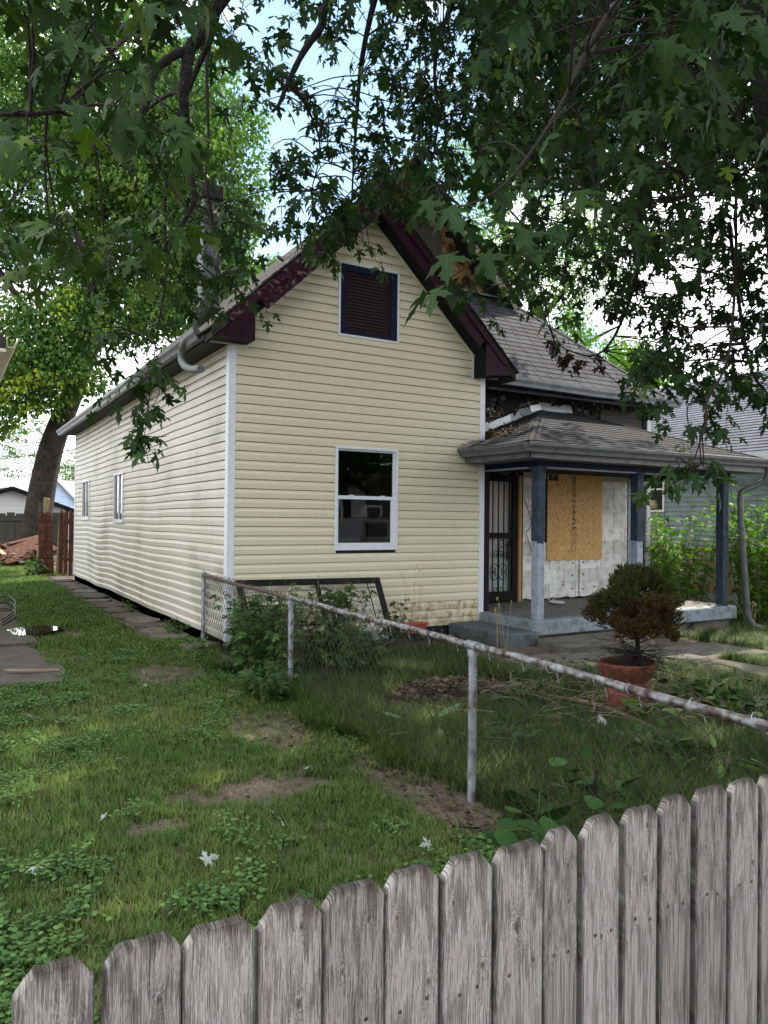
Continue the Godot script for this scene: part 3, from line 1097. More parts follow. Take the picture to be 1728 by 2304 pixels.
func roofs(top: float) -> void:
	var roof := sub("roof")
	var ys := 3.72      # underside at the eaves' edge (x = -0.3)
	var cx := W * 0.5
	var b := MB.new()
	var U := Vector3(1, SL, 0)
	# left slope: one plane from the front rake to the back; it climbs to the ridge of the front wing, and farther back to the main ridge
	var pl := func(x: float) -> float: return ys + (x + 0.30) * SL
	var slab := func(b2: MB, poly: Array, th: float) -> void:
		var c := Vector3()
		for p: Vector3 in poly:
			c += p / poly.size()
		for i in poly.size():
			var p: Vector3 = poly[i]
			var q: Vector3 = poly[(i + 1) % poly.size()]
			b2.quad(p - Vector3(0, th, 0), q - Vector3(0, th, 0), q, p)
		for i in range(1, poly.size() - 1):
			b2.tri(poly[0], poly[i], poly[i + 1])
			b2.tri(poly[0] - Vector3(0, th, 0), poly[i + 1] - Vector3(0, th, 0), poly[i] - Vector3(0, th, 0))
	var e := 0.10
	slab.call(b, [Vector3(-0.32, pl.call(-0.32) + e, 0.30), Vector3(cx, pl.call(cx) + e, 0.30), Vector3(cx, pl.call(cx) + e, -2.5), Vector3(-0.32, pl.call(-0.32) + e, -2.5)], 0.13)
	slab.call(b, [Vector3(-0.32, pl.call(-0.32) + e, -2.501), Vector3(4.2, pl.call(4.2) + e, -2.501), Vector3(4.2, pl.call(4.2) + e, -LEN - 0.25), Vector3(-0.32, pl.call(-0.32) + e, -LEN - 0.25)], 0.13)
	part("left_slope", b, M.old_shingle, roof)
	# worn butts of the shingles along the left rake
	var rag := MB.new()
	var q := -0.34
	while q < cx - 0.05:
		var l := rf(0.10, 0.2)
		var z := 0.30 + rf(0.0, 0.03)
		var p0 := Vector3(q, pl.call(q) + e + 0.004, z - 0.5)
		rag.box(Transform3D(Basis(Vector3(0, 0, 1), atan(SL) - rf(0.0, 0.06)), p0 + Vector3(l * 0.4, l * 0.4 * SL + 0.004, 0.25)), Vector3(l * 1.5, rf(0.01, 0.02), 0.5))
		q += l * 0.8
	part("worn_edge", rag, M.old_shingle, roof)
	var pr := func(x: float) -> float: return ys + (W + 0.30 - x) * SL
	b = MB.new()
	slab.call(b, [Vector3(cx + 0.001, pr.call(cx) + e, 0.30), Vector3(W + 0.36, pr.call(W + 0.36) + e, 0.30), Vector3(W + 0.36, pr.call(W + 0.36) + e, -0.55), Vector3(cx + 0.001, pr.call(cx) + e, -2.7)], 0.13)
	part("wing_right_slope", b, M.old_shingle, roof)
	var rag2 := MB.new()
	q = cx
	while q < W + 0.30:
		var l := rf(0.11, 0.17)
		rag2.box(Transform3D(Basis(Vector3(0, 0, 1), -atan(SL) + rf(0.0, 0.05)), Vector3(q + l * 0.5, pr.call(q + l * 0.5) + e + 0.008, 0.10 + rf(0.0, 0.02))), Vector3(l * 1.4, 0.012, 0.46))
		q += l * 0.8
	part("worn_edge", rag2, M.old_shingle, roof)
	# rake boards: a wide one and a thin one over it
	var rake := sub("rake_trim")
	for s: int in [-1, 1]:
		var f := func(d: float) -> Vector3: return Vector3(cx + s * d, (pl.call(cx) + e) - d * SL, 0.0)
		var up := Vector3(0, 0, 1).cross((f.call(1.0) as Vector3 - f.call(0.0)).normalized()) * (1 if s < 0 else -1)
		up = Vector3(s * SL, 1, 0).normalized()
		var m1: Material = M.purple_worn if s < 0 else M.purple
		b = MB.new()
		var end := 1.72 if s < 0 else 1.78
		b.beam(f.call(0.0) - up * 0.17 + Vector3(0, 0, 0.285), f.call(end) - up * 0.17 + Vector3(0, 0, 0.285), 0.035, 0.16, up, 0.004)
		part("rake_board", b, m1, rake)
		b = MB.new()
		b.beam(f.call(0.0) - up * 0.065 + Vector3(0, 0, 0.30), f.call(end + 0.35) - up * 0.065 + Vector3(0, 0, 0.30), 0.055, 0.085, up, 0.006)
		part("rake_moulding", b, m1, rake)
		b = MB.new()
		b.beam(f.call(0.05) - up * 0.205 + Vector3(0, 0, 0.145), f.call(1.9) - up * 0.205 + Vector3(0, 0, 0.145), 0.245, 0.02, up)
		part("rake_soffit", b, M.soffit_dark, rake)
		b = MB.new()
		b.beam(f.call(0.12) - up * 0.235 + Vector3(0, 0, 0.026), f.call(1.88) - up * 0.235 + Vector3(0, 0, 0.026), 0.022, 0.04, up, 0.003)
		part("rake_channel", b, M.siding, rake)
		# boxed return at the foot of the rake
		var xi := 0.195 if s < 0 else W - 0.19
		var xo := -0.27 if s < 0 else W + 0.30
		var yt: float = f.call(absf(xi - cx)).y - 0.135
		b = MB.new()
		var tri_o := PackedVector2Array([Vector2(xo, top + 0.015), Vector2(xi, top + 0.015), Vector2(xi, yt)]) if s < 0 else PackedVector2Array([Vector2(xi, top - 0.03), Vector2(xo, top + 0.02), Vector2(xi, yt)])
		b.extrude(tri_o, Vector3(0, 0, 0.29), Vector3(0, 0, 0.312), Vector3.RIGHT, Vector3.UP)
		part("return_face", b, M.purple, rake)
		b = MB.new()
		b.extrude(tri_o, Vector3(0, 0, 0.022), Vector3(0, 0, 0.289), Vector3.RIGHT, Vector3.UP)
		part("return_box", b, M.soffit_dark, rake)
		if s > 0:
			b = MB.new()
			b.ab(Vector3(xi - 0.03, top - 0.03, 0.01), Vector3(xi - 0.002, yt + 0.02, 0.034), 0.002)
			part("return_channel", b, M.vinyl_white, rake)
	# left eaves: soffit, fascia and gutter along the side wall
	var eave := sub("left_eaves")
	b = MB.new()
	b.ab(Vector3(-0.30, top + 0.006, -LEN - 0.2), Vector3(0.0, top + 0.022, 0.02))
	part("soffit", b, M.soffit_grey, eave)
	b = MB.new()
	b.ab(Vector3(-0.325, top - 0.005, -LEN - 0.22), Vector3(-0.301, top + 0.12, 0.02))
	part("fascia", b, M.soffit_dark, eave)
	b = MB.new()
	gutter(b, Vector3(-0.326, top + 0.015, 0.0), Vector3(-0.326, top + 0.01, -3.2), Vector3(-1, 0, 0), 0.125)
	part("gutter", b, M.gutter_dirty, eave)  # leaf shade on this near stretch is put into the darker metal colour
	b = MB.new()
	gutter(b, Vector3(-0.326, top + 0.0085, -3.21), Vector3(-0.326, top - 0.01, -LEN - 0.25), Vector3(-1, 0, 0), 0.126)
	part("gutter", b, M.gutter_metal, eave)
	# loose downspout elbow that ends in the air
	var pts := []
	for p: Vector3 in [Vector3(-0.385, 3.81, -0.10), Vector3(-0.40, 3.80, -0.30), Vector3(-0.41, 3.76, -0.48), Vector3(-0.415, 3.68, -0.60), Vector3(-0.415, 3.57, -0.61), Vector3(-0.405, 3.46, -0.48), Vector3(-0.39, 3.385, -0.25), Vector3(-0.385, 3.345, 0.0), Vector3(-0.38, 3.335, 0.09)]:
		pts.append(p)
	var cv := Curve3D.new()
	for p: Vector3 in pts:
		cv.add_point(p)
	b = MB.new()
	var line := []
	var rad := []
	for i in 27:
		var g := i / 26.0 * cv.get_baked_length()
		line.append(cv.sample_baked(g, true))
		rad.append(0.046 + (0.004 if i % 2 else 0.0))
	b.tube(line, rad, 10)
	part("downspout_elbow", b, M.gutter_dirty, eave)

	# ---- main roof: the skirt over the porch wall, its hip and the right slope
	var skirt := sub("skirt_roof")
	var yg := 3.80
	var z0 := -0.50
	var z1 := -2.75
	var yt := yg + (z0 - z1) * 0.935
	b = MB.new()
	slab.call(b, [Vector3(8.70, yg, z0), Vector3(6.62, yt, z1), Vector3(1.7, yt, z1), Vector3(3.9, yg, z0)], 0.05)
	part("deck", b, M.char, skirt)
	var s := Vector3(0, yt - yg, z1 - z0)
	var sl := s.length()
	s = s / sl
	shingles(skirt, Vector3(3.9, yg, z0), Vector3(1, 0, 0), s, 20, sl / 20.0, 0.30, func(t: float) -> float: return -2.2 * t / sl + 0.02 + 0.12, func(t: float) -> float: return 4.78 - 2.06 * t / sl, "shingle", 5)
	# hip caps
	var hp0 := Vector3(8.70, yg, z0)
	var hp1 := Vector3(6.62, yt, z1)
	for i in 15:
		var cap := MB.new()
		var a := hp0.lerp(hp1, i / 15.0)
		var c := hp0.lerp(hp1, (i + 1.15) / 15.0)
		for g: Array in [[Vector3(-0.11, -0.008, 0.02), 1], [Vector3(0.05, -0.12, -0.14), -1]]:
			var o: Vector3 = g[0]
			var lift := Vector3(0, 0.022, 0)
			if g[1] > 0:
				cap.quad(a + o + lift, a + lift, c + lift * 0.7, c + o + lift * 0.7)
				cap.quad(a + o, a, a + lift, a + o + lift)
			else:
				cap.quad(a + lift, a + o + lift, c + o + lift * 0.7, c + lift * 0.7)
		part("hip_cap", cap, M["shingle_%d" % (i % 5)], skirt)
	b = MB.new()
	slab.call(b, [Vector3(6.62, yt - 0.01, z1), Vector3(8.70, yg - 0.01, z0), Vector3(8.70, yg - 0.01, -LEN - 0.3), Vector3(4.2, 8.05, -LEN - 0.3), Vector3(4.2, 8.05, z1)], 0.06)
	slab.call(b, [Vector3(4.2, 8.05, z1 + 0.001), Vector3(4.2, 8.05, -2.44), Vector3(6.48, yt + 0.11, -2.44), Vector3(6.60, yt, z1 + 0.001)], 0.05)
	part("right_slope", b, M.shingle_0, skirt)
	b = MB.new()
	b.ab(Vector3(3.9, yg - 0.08, -1.0), Vector3(8.62, yg - 0.06, z0 + 0.02))
	part("soffit", b, M.char, skirt)
	# a row of shingle butts left bare under the gutter
	var x := 4.25
	while x < 8.0:
		b = MB.new()
		b.box(Transform3D(Basis(Vector3(1, 0, 0), 0.55) * Basis(Vector3(0, 1, 0), rf(-0.02, 0.02)), Vector3(x + 0.19, yg - 0.125, z0 - 0.0)), Vector3(0.372, 0.012, 0.13))
		part("starter_shingle", b, M["shingle_%d" % (rng.randi() % 5)], skirt)
		x += 0.38
	b = MB.new()
	var gl := [4.55, 5.6, 6.45, 7.3, 8.66]
	for i in 4:
		gutter(b, Vector3(gl[i], yg - 0.085 + (0.02 if i == 0 else 0.0) + (0.012 if i == 1 else 0.0), z0 + 0.02), Vector3(gl[i + 1], yg - 0.085 + (0.012 if i == 0 else 0.0) + (0.006 if i > 1 else 0.0), z0 + 0.02), Vector3(0, 0, 1), 0.14)
	part("gutter", b, M.gutter_metal, skirt)

	# ---- burnt gable over the skirt
	var bg := sub("burnt_gable")
	var za := z1 + 0.02
	b = MB.new()
	b.extrude(PackedVector2Array([Vector2(1.6, yt - 0.3), Vector2(6.7, yt - 0.3), Vector2(4.2, 8.0)]), Vector3(0, 0, za - 0.1), Vector3(0, 0, za - 0.003), Vector3.RIGHT, Vector3.UP)
	part("sheathing", b, M.char, bg)
	var k := 0
	var yy := yt + 0.06
	while yy < 7.9:
		var d := (8.0 - yy) / 0.96
		var xr := 4.2 + d - 0.02
		var xl := maxf(4.2 - d, 2.0)
		var cut := xr - rf(0.15, 0.42) * (1.0 if yy < 7.3 else 0.6)
		for pc: Array in [[xl, cut, M.burnt_wood], [cut + 0.004, xr, M.char]]:
			if pc[1] - pc[0] < 0.05:
				continue
			b = MB.new()
			b.box(Transform3D(Basis(Vector3(1, 0, 0), -0.10), Vector3((pc[0] + pc[1]) * 0.5, yy + 0.05, za + 0.012)), Vector3(pc[1] - pc[0], 0.112, 0.014), 0.004)
			part("clapboard", b, pc[2], bg)
		yy += 0.10
		k += 1
	b = MB.new()
	b.ab(Vector3(4.05, 6.36, za + 0.004), Vector3(4.92, 6.98, za + 0.034), 0.004)
	part("blocked_opening", b, M.grey_wood, bg)
	b = MB.new()
	x = 3.6
	while x < 6.3:
		var l := rf(0.25, 0.5)
		b.box(Transform3D(Basis(Vector3(1, 0, 0), rf(0.5, 0.9)) * Basis(Vector3(0, 0, 1), rf(-0.04, 0.04)), Vector3(x + l * 0.5, yt + 0.035 + rf(-0.01, 0.01), za + 0.05)), Vector3(l, 0.006, 0.10))
		x += l * 0.95
	part("flashing", b, M.flashing, bg)
	for s2: int in [1, -1]:
		var f := func(d: float) -> Vector3: return Vector3(4.2 + s2 * d, 8.06 - d * 0.935, z1 + 0.30)
		var up := Vector3(s2 * 0.935, 1, 0).normalized()
		b = MB.new()
		b.beam(f.call(0.0) - up * 0.13, f.call(2.42) - up * 0.13, 0.035, 0.13, up, 0.004)
		part("rake_board", b, M.purple_worn if s2 < 0 else M.jamb, bg)
		b = MB.new()
		b.beam(f.call(0.0) - up * 0.03 + Vector3(0, 0, 0.012), f.call(2.45) - up * 0.03 + Vector3(0, 0, 0.012), 0.05, 0.065, up, 0.004)
		part("rake_moulding", b, M.purple_worn, bg)
		b = MB.new()
		b.beam(f.call(0.0) - up * 0.16 + Vector3(0, 0, -0.15), f.call(2.40) - up * 0.16 + Vector3(0, 0, -0.15), 0.26, 0.02, up)
		part("rake_soffit", b, M.char, bg)
	# ---- chimney on the left slope
	var ch := sub("chimney")
	b = MB.new()
	b.ab(Vector3(0.80, 4.4, -4.17), Vector3(1.13, 7.05, -3.84), 0.02)
	part("shaft", b, M.gutter_dirty, ch)
	b = MB.new()
	b.ab(Vector3(0.77, 7.05, -4.2), Vector3(1.16, 7.32, -3.81), 0.02)
	part("cap", b, M.char, ch)
	b = MB.new()
	b.ab(Vector3(0.75, 4.6, -4.22), Vector3(1.18, 5.22, -3.79), 0.02)
	part("base_flashing", b, M.char, ch)


func porch() -> void:
	var FY := 0.29
	var zw := -0.85
	var po := sub("porch")
	var b := MB.new()
	# slab, its sunken floor and the rubble wall below
	b.ab(Vector3(3.76, 0.085, 0.93), Vector3(8.1, FY, 1.14), 0.015)
	b.ab(Vector3(3.76, 0.085, -0.6), Vector3(3.93, FY - 0.001, 0.928), 0.015)
	part("slab_edge", b, M.slab_paint, po)
	b = MB.new()
	b.ab(Vector3(3.935, 0.08, zw), Vector3(8.1, FY - 0.006, 0.926))
	part("floor", b, M.floor_paint, po)
	b = MB.new()
	var o := PackedVector2Array()
	for i in 20:
		o.append(Vector2(3.86 + i * 0.22, 1.04 + rf(-0.02, 0.02)))
	o.append_array([Vector2(8.04, -0.6), Vector2(3.86, -0.6)])
	b.extrude(o, Vector3(0, -0.4, 0), Vector3(0, 0.084, 0), Vector3.RIGHT, Vector3(0, 0, 1))
	part("porch_foundation", b, M.concrete, po)
	b = MB.new()   # dark crack in the foundation
	b.ab(Vector3(6.98, -0.1, 1.07), Vector3(7.0, 0.0, 1.075))
	b.ab(Vector3(7.0, 0.0, 1.07), Vector3(7.09, 0.025, 1.075))
	b.ab(Vector3(7.07, 0.025, 1.07), Vector3(7.12, 0.084, 1.075))
	part("crack", b, M.char, po)
	b = MB.new()
	b.ab(Vector3(3.20, -0.2, 0.04), Vector3(3.758, 0.175, 1.30), 0.02)
	part("side_step", b, M.step_paint, po)
	b = MB.new()
	b.ab(Vector3(3.70, -0.25, 1.20), Vector3(5.25, 0.075, 1.90), 0.015)
	part("front_step", b, M.concrete, po)
	# posts: dark above, bare grey below
	for p: Array in [[3.96, 1.03, "porch_post"], [5.88, 1.03, "porch_post"], [7.86, 1.03, "porch_post"]]:
		var n := Node3D.new()
		n.name = p[2]
		po.add_child(n, true)
		n.position = Vector3(p[0], FY, p[1])
		b = MB.new()
		var cut := 1.05
		if p[0] > 7.0:
			cut = 0.02
		b.ab(Vector3(-0.062, 0.0, -0.062), Vector3(0.062, cut, 0.062), 0.006)
		part("lower_shaft", b, M.post_light, n)
		b = MB.new()
		b.ab(Vector3(-0.068, cut, -0.068), Vector3(0.068, 2.05, 0.068), 0.006)
		for i in 4:
			b.ab(Vector3(-0.068 + i * 0.034, cut - rf(0.005, 0.03), 0.0585), Vector3(-0.034 + i * 0.034, cut + 0.01, 0.069))
		part("upper_shaft", b, M.post_dark, n)
		b = MB.new()
		b.ab(Vector3(-0.08, 2.0, -0.08), Vector3(0.08, 2.06, 0.08), 0.005)
		part("cap", b, M.post_dark, n)
	# beams
	b = MB.new()
	b.ab(Vector3(3.86, 2.345, 0.95), Vector3(7.96, 2.46, 1.11), 0.004)
	b.ab(Vector3(3.86, 2.346, -0.8), Vector3(3.98, 2.459, 0.948), 0.004)
	b.ab(Vector3(7.84, 2.346, -0.8), Vector3(7.96, 2.459, 0.948), 0.004)
	part("beam", b, M.navy, po)
	b = MB.new()
	b.ab(Vector3(4.05, 2.325, 0.97), Vector3(7.8, 2.344, 1.09), 0.003)
	b.ab(Vector3(3.87, 2.325, -0.5), Vector3(3.97, 2.345, 0.9), 0.003)
	part("beam_moulding", b, M.post_light, po)
	b = MB.new()
	b.ab(Vector3(3.985, 2.42, zw), Vector3(7.838, 2.44, 0.945))
	part("ceiling", b, M.char, po)
	# roof
	var rf_ := Node3D.new()
	rf_.name = "porch_roof"
	home.add_child(rf_)
	var ye := 2.62
	var x0 := 3.44
	var x1 := 8.48
	var z1 := 1.46
	var A := Vector3(x0, ye, z1)
	var B := Vector3(x1, ye, z1)
	var C := Vector3(6.25, 3.47, zw + 0.02)
	var D := Vector3(5.66, 3.47, zw + 0.02)
	b = MB.new()
	var E := Vector3(x0, ye, 0.03)
	var F := Vector3(x0 + (W - x0) , ye + (W - x0) * 0.383, 0.03)
	var G := Vector3(W + 0.02, ye + (W + 0.02 - x0) * 0.383, zw + 0.02)
	b.quad(A, B, C, D)
	b.tri(E, A, F)
	b.quad(F, A, D, G)
	b.tri(B, Vector3(x1, ye, zw), C)
	b.quad(A - Vector3(0, .03, 0), E - Vector3(0, .03, 0), E, A)
	b.quad(A - Vector3(0, .03, 0), A, B, B - Vector3(0, .03, 0))
	b.quad(A - Vector3(0, .03, 0), B - Vector3(0, .03, 0), Vector3(x1, ye - .03, zw), Vector3(x0, ye - .03, 0.03))
	part("deck", b, M.char, rf_)
	var s := (D - A)
	var up := Vector3(0, C.y - B.y, C.z - B.z)
	var sl := up.length()
	up = up / sl
	shingles(rf_, A, Vector3.RIGHT, up, 16, sl / 16.0, 0.31, func(t: float) -> float: return (D.x - A.x) * t / sl, func(t: float) -> float: return (x1 - x0) - (B.x - C.x) * t / sl, "porch_shingle", 4)
	var up2 := Vector3(D.x - A.x, D.y - A.y, 0)
	var sl2 := up2.length()
	up2 = up2 / sl2
	shingles(rf_, Vector3(x0, ye, zw), Vector3(0, 0, 1), up2, 16, sl2 / 16.0, 0.31, func(t: float) -> float: return 0.885 if t * up2.x < W - x0 + 0.03 else 0.02, func(t: float) -> float: return (z1 - zw) - (A.z - D.z) * t / sl2, "porch_shingle", 4)
	for k in 15:
		var c := A.lerp(D, k / 15.0)
		var d := A.lerp(D, (k + 1.2) / 15.0)
		b = MB.new()
		var l := Vector3(0, 0.018, 0)
		b.quad(c + Vector3(0.13, 0.0, -0.0) + l, d + Vector3(0.13, 0.0, 0.0) + l, d + l, c + l)
		b.quad(c + l, d + l, d + Vector3(-0.0, 0.0, -0.13) + l, c + Vector3(-0.0, 0.0, -0.13) + l)
		b.quad(c, c + Vector3(0.13, 0, 0), c + Vector3(0.13, 0, 0) + l, c + l)
		part("hip_cap", b, M["porch_shingle_%d" % (k % 4)], rf_)
	for k in 17:
		var c := B.lerp(C, k / 17.0)
		var d := B.lerp(C, (k + 1.2) / 17.0)
		b = MB.new()
		var l := Vector3(0, 0.022, 0)
		b.quad(c + Vector3(-0.14, 0.0, 0.0) + l, c + l, d + l, d + Vector3(-0.14, 0.0, 0.0) + l)
		b.quad(c + l, c + Vector3(0, 0, -0.14), d + Vector3(0, 0, -0.14), d + l)
		part("hip_cap", b, M["porch_shingle_%d" % (k % 4)], rf_)
	# gutters on the front and left eaves with the fascia under them
	b = MB.new()
	b.ab(Vector3(x0 + 0.03, ye - 0.20, 0.035), Vector3(x0 + 0.055, ye - 0.03, z1 - 0.03))
	b.ab(Vector3(x0 + 0.03, ye - 0.20, z1 - 0.055), Vector3(x1 - 0.05, ye - 0.03, z1 - 0.03))
	b.ab(Vector3(x0 + 0.056, ye - 0.20, 0.036), Vector3(3.985, ye - 0.185, z1 - 0.056))
	b.ab(Vector3(3.986, ye - 0.20, 0.95), Vector3(x1 - 0.05, ye - 0.185, z1 - 0.056))
	part("fascia", b, M.gutter_dirty, rf_)
	b = MB.new()
	gutter(b, Vector3(x0 + 0.03, ye - 0.115, 0.03), Vector3(x0 + 0.03, ye - 0.135, z1 - 0.03), Vector3(-1, 0, 0), 0.13)
	gutter(b, Vector3(x0 - 0.10, ye - 0.136, z1 - 0.03), Vector3(5.9, ye - 0.128, z1 - 0.03), Vector3(0, 0, 1), 0.13)
	gutter(b, Vector3(5.9, ye - 0.128, z1 - 0.03), Vector3(x1 + 0.18, ye - 0.11, z1 - 0.03), Vector3(0, 0, 1), 0.13)
	part("gutter", b, M.gutter_dirty, rf_)
	# step flashing where the left slope meets the burnt wall, one long piece on the ridge
	var n := 9
	for i in n:
		var t0 := 0.12 + 0.86 * i / n
		var t1 := 0.12 + 0.86 * (i + 1) / n
		var p := Vector3(x0, ye, zw + 0.05).lerp(Vector3(D.x, D.y, zw + 0.05), (t0 + t1) * 0.5)
		if p.x < W + 0.1:
			continue
		b = MB.new()
		b.box(Transform3D(Basis(Vector3(0, 0, 1), 0.36 + rf(-0.16, 0.16)) * Basis(Vector3(1, 0, 0), rf(-0.7, -0.1)), p + Vector3(0, 0.07 + rf(-0.01, 0.01), 0.03)), Vector3(0.225, rf(0.1, 0.15), 0.003))
		part("step_flashing", b, M.flashing, rf_)
	b = MB.new()
	b.box(Transform3D(Basis(Vector3(1, 0, 0), -0.3), Vector3(5.98, 3.53, zw + 0.06)), Vector3(0.72, 0.15, 0.004))
	part("ridge_flashing", b, M.flashing, rf_)
	b = MB.new()
	for i in 5:
		b.box(Transform3D(Basis(rdir(), rf(-0.35, 0.35)), Vector3(3.46 + i * 0.075, 2.70 + i * 0.02, 0.05 + rf(0.0, 0.03))), Vector3(0.11, 0.004, 0.07))
	part("loose_flashing", b, M.flashing, rf_)

	# ---- wall behind the porch
	var wl := Node3D.new()
	wl.name = "porch_wall"
	home.add_child(wl)
	b = MB.new()
	wall_sheet(b, W - 0.02, 8.36, -0.3, 3.72, zw - 0.12, zw - 0.022, [[4.30, 5.24, FY, 2.36]])
	part("sheathing", b, M.burnt_plaster, wl)
	# asbestos-cement shingles with wavy lower edges
	var rows := 9
	var rh := 0.238
	for r in rows:
		var x := 5.30 - (0.27 if r % 2 else 0.0)
		var y := FY + 0.03 + r * rh
		while x < 8.0:
			var xw := 0.60
			var xa := maxf(x, 5.30)
			var xb := minf(x + xw, 7.78)
			if xb - xa > 0.05:
				var yt := minf(y + rh + 0.02, 2.42)
				o = PackedVector2Array()
				var m := maxi(2, int((xb - xa) / 0.075))
				for i in m + 1:
					var xx := xa + 0.005 + (xb - xa - 0.010) * i / m
					var w := 0.0
					if xa > 6.9 or r == 0:
						w = 0.014 * (1.0 if fmod(xx * 3.3, 1.0) > 0.5 else -0.2)
					o.append(Vector2(xx, y + w))
				o.append(Vector2(xb - 0.005, yt))
				o.append(Vector2(xa + 0.005, yt))
				b = MB.new()
				b.extrude(o, Vector3(), Vector3(0, 0, 0.010), Vector3.RIGHT, Vector3.UP)
				part("wall_shingle", b, M["asbestos_%d" % (rng.randi() % 4)], wl, Transform3D(Basis(Vector3(1, 0, 0), -0.045), Vector3(0, 0.0, zw + 0.004 + rf(0, 0.003)) + Vector3(0, y - y * cos(0.045), y * sin(0.045))))
			x += xw
	for x: float in [5.52, 5.56, 6.58]:
		b = MB.new()
		b.ab(Vector3(x, FY + 0.02, zw + 0.012), Vector3(x + 0.012, 2.4 if x < 6 else 0.94, zw + 0.02))
		part("seam", b, M.char, wl)
	b = MB.new()
	b.ab(Vector3(5.3, 2.33, zw + 0.013), Vector3(7.8, 2.42, zw + 0.03))
	part("head_board", b, M.jamb, wl)
	# right corner: stripped brick-like lath between two boards
	b = MB.new()
	b.ab(Vector3(7.80, FY, zw - 0.02), Vector3(7.93, 2.4, zw + 0.012), 0.003)
	part("board", b, M.post_light, wl)
	b = MB.new()
	b.ab(Vector3(7.79, 2.25, zw + 0.014), Vector3(8.30, 2.40, zw + 0.04), 0.003)
	part("board", b, M.jamb, wl)
	for r in 30:
		b = MB.new()
		var g := 0.0 if r % 2 else 0.03
		b.ab(Vector3(7.94 + rf(0.0, 0.06), FY + 0.02 + r * 0.065, zw - 0.02), Vector3(8.24 - g, FY + 0.075 + r * 0.065, zw + rf(-0.005, 0.012)), 0.004)
		part("lath", b, M.pale_wood if rng.randf() < 0.6 else M.char, wl)
	for r in 26:
		b = MB.new()
		b.box(Transform3D(Basis(rdir(), rf(-0.5, 0.5)), Vector3(7.97 + rf(0, 0.05), FY + 0.1 + r * 0.074, zw + 0.012)), Vector3(rf(0.03, 0.07), rf(0.04, 0.09), 0.003))
		part("torn_paper", b, M.char if rng.randf() < 0.5 else M.jamb, wl)
	b = MB.new()
	b.ab(Vector3(8.27, -0.2, zw - 0.12), Vector3(8.37, 3.70, zw + 0.03), 0.003)
	part("corner_trim", b, M.vinyl_white, wl)
	# bare clapboards above the porch roof at the right
	for r in 7:
		b = MB.new()
		b.box(Transform3D(Basis(Vector3(1, 0, 0), -0.08), Vector3(7.62, 3.0 + r * 0.095, zw + 0.0)), Vector3(1.06, 0.105, 0.014), 0.003)
		part("clapboard", b, M.grey_wood, wl)
	b = MB.new()
	b.ab(Vector3(8.16, 2.8, zw - 0.01), Vector3(8.262, 3.66, zw + 0.025), 0.003)
	part("charred_stud", b, M.char, wl)
	# charred scraps hanging off the wall above the roof
	for i in 34:
		b = MB.new()
		var p := Vector3(rf(3.9, 7.0), rf(3.2, 3.66), zw + rf(-0.01, 0.03))
		b.box(Transform3D(Basis(rdir(), rf(-0.5, 0.5)), p), Vector3(rf(0.08, 0.4), rf(0.05, 0.2), 0.01))
		part("charred_scrap", b, M.char if p.y > 3.36 or rng.randf() < 0.4 else M.burnt_plaster, wl)
	# particle board over the window
	b = MB.new()
	var bx := Vector2(5.83, 7.12)
	var by := Vector2(0.955, 2.43)
	var zb := zw + 0.034
	b.quad(Vector3(bx.x, by.x, zb), Vector3(bx.y, by.x, zb), Vector3(bx.y, by.y, zb), Vector3(bx.x, by.y, zb))
	b.quad(Vector3(bx.x, by.x, zb - 0.014), Vector3(bx.x, by.x, zb), Vector3(bx.x, by.y, zb), Vector3(bx.x, by.y, zb - 0.014), Vector2(0, 1), Vector2(.02, 1), Vector2(.02, 0), Vector2(0, 0))
	b.quad(Vector3(bx.x, by.x, zb - 0.014), Vector3(bx.y, by.x, zb - 0.014), Vector3(bx.y, by.x, zb), Vector3(bx.x, by.x, zb), Vector2(0, 1), Vector2(1, 1), Vector2(1, .98), Vector2(0, .98))
	var ob := part("window_board", b, M.osb, wl)
	ob.set_meta("label", "orange particle board nailed over the porch window")
	b = MB.new()
	b.ab(Vector3(bx.x - 0.03, by.x + 0.3, zw + 0.005), Vector3(bx.x - 0.002, by.y + 0.02, zw + 0.03))
	b.ab(Vector3(bx.x - 0.03, by.y + 0.004, zw + 0.005), Vector3(bx.y, by.y + 0.03, zw + 0.028))
	part("charred_casing", b, M.char, wl)
	# outlet and the bolt holes round it
	b = MB.new()
	b.ab(Vector3(6.18, 0.50, zw + 0.012), Vector3(6.25, 0.62, zw + 0.024), 0.004)
	var ou := part("outlet", b, M.outlet, wl)
	b = MB.new()
	for yy: float in [0.535, 0.585]:
		b.ab(Vector3(6.2, yy - 0.013, zw + 0.024), Vector3(6.23, yy + 0.013, zw + 0.0265), 0.001)
	part("socket", b, M.iron, ou)
	for p: Vector2 in [Vector2(6.44, 0.9), Vector2(6.68, 0.91), Vector2(6.43, 0.69), Vector2(6.68, 0.70), Vector2(6.43, 0.46), Vector2(6.68, 0.45), Vector2(6.95, 0.48)]:
		b = MB.new()
		b.tube([Vector3(p.x, p.y, zw + 0.012), Vector3(p.x, p.y, zw + 0.022)], [0.02, 0.018], 8)
		part("bolt_hole", b, M.raw_wood, wl)
	# slack black cables
	for q: Array in [[Vector3(5.50, 2.42, zw + 0.06), Vector3(5.62, 2.0, zw + 0.08), Vector3(5.40, 1.74, zw + 0.05)], [Vector3(5.30, 1.98, zw + 0.05), Vector3(5.46, 1.6, zw + 0.05), Vector3(5.34, 1.42, zw + 0.05)], [Vector3(5.56, 2.42, zw + 0.09), Vector3(5.68, 1.9, zw + 0.08), Vector3(5.52, 1.4, zw + 0.07), Vector3(5.56, 0.9, zw + 0.07), Vector3(5.66, 0.5, zw + 0.06)], [Vector3(5.36, 1.4, zw + 0.045), Vector3(5.52, 1.0, zw + 0.04), Vector3(5.6, 0.6, zw + 0.04)]]:
		b = MB.new()
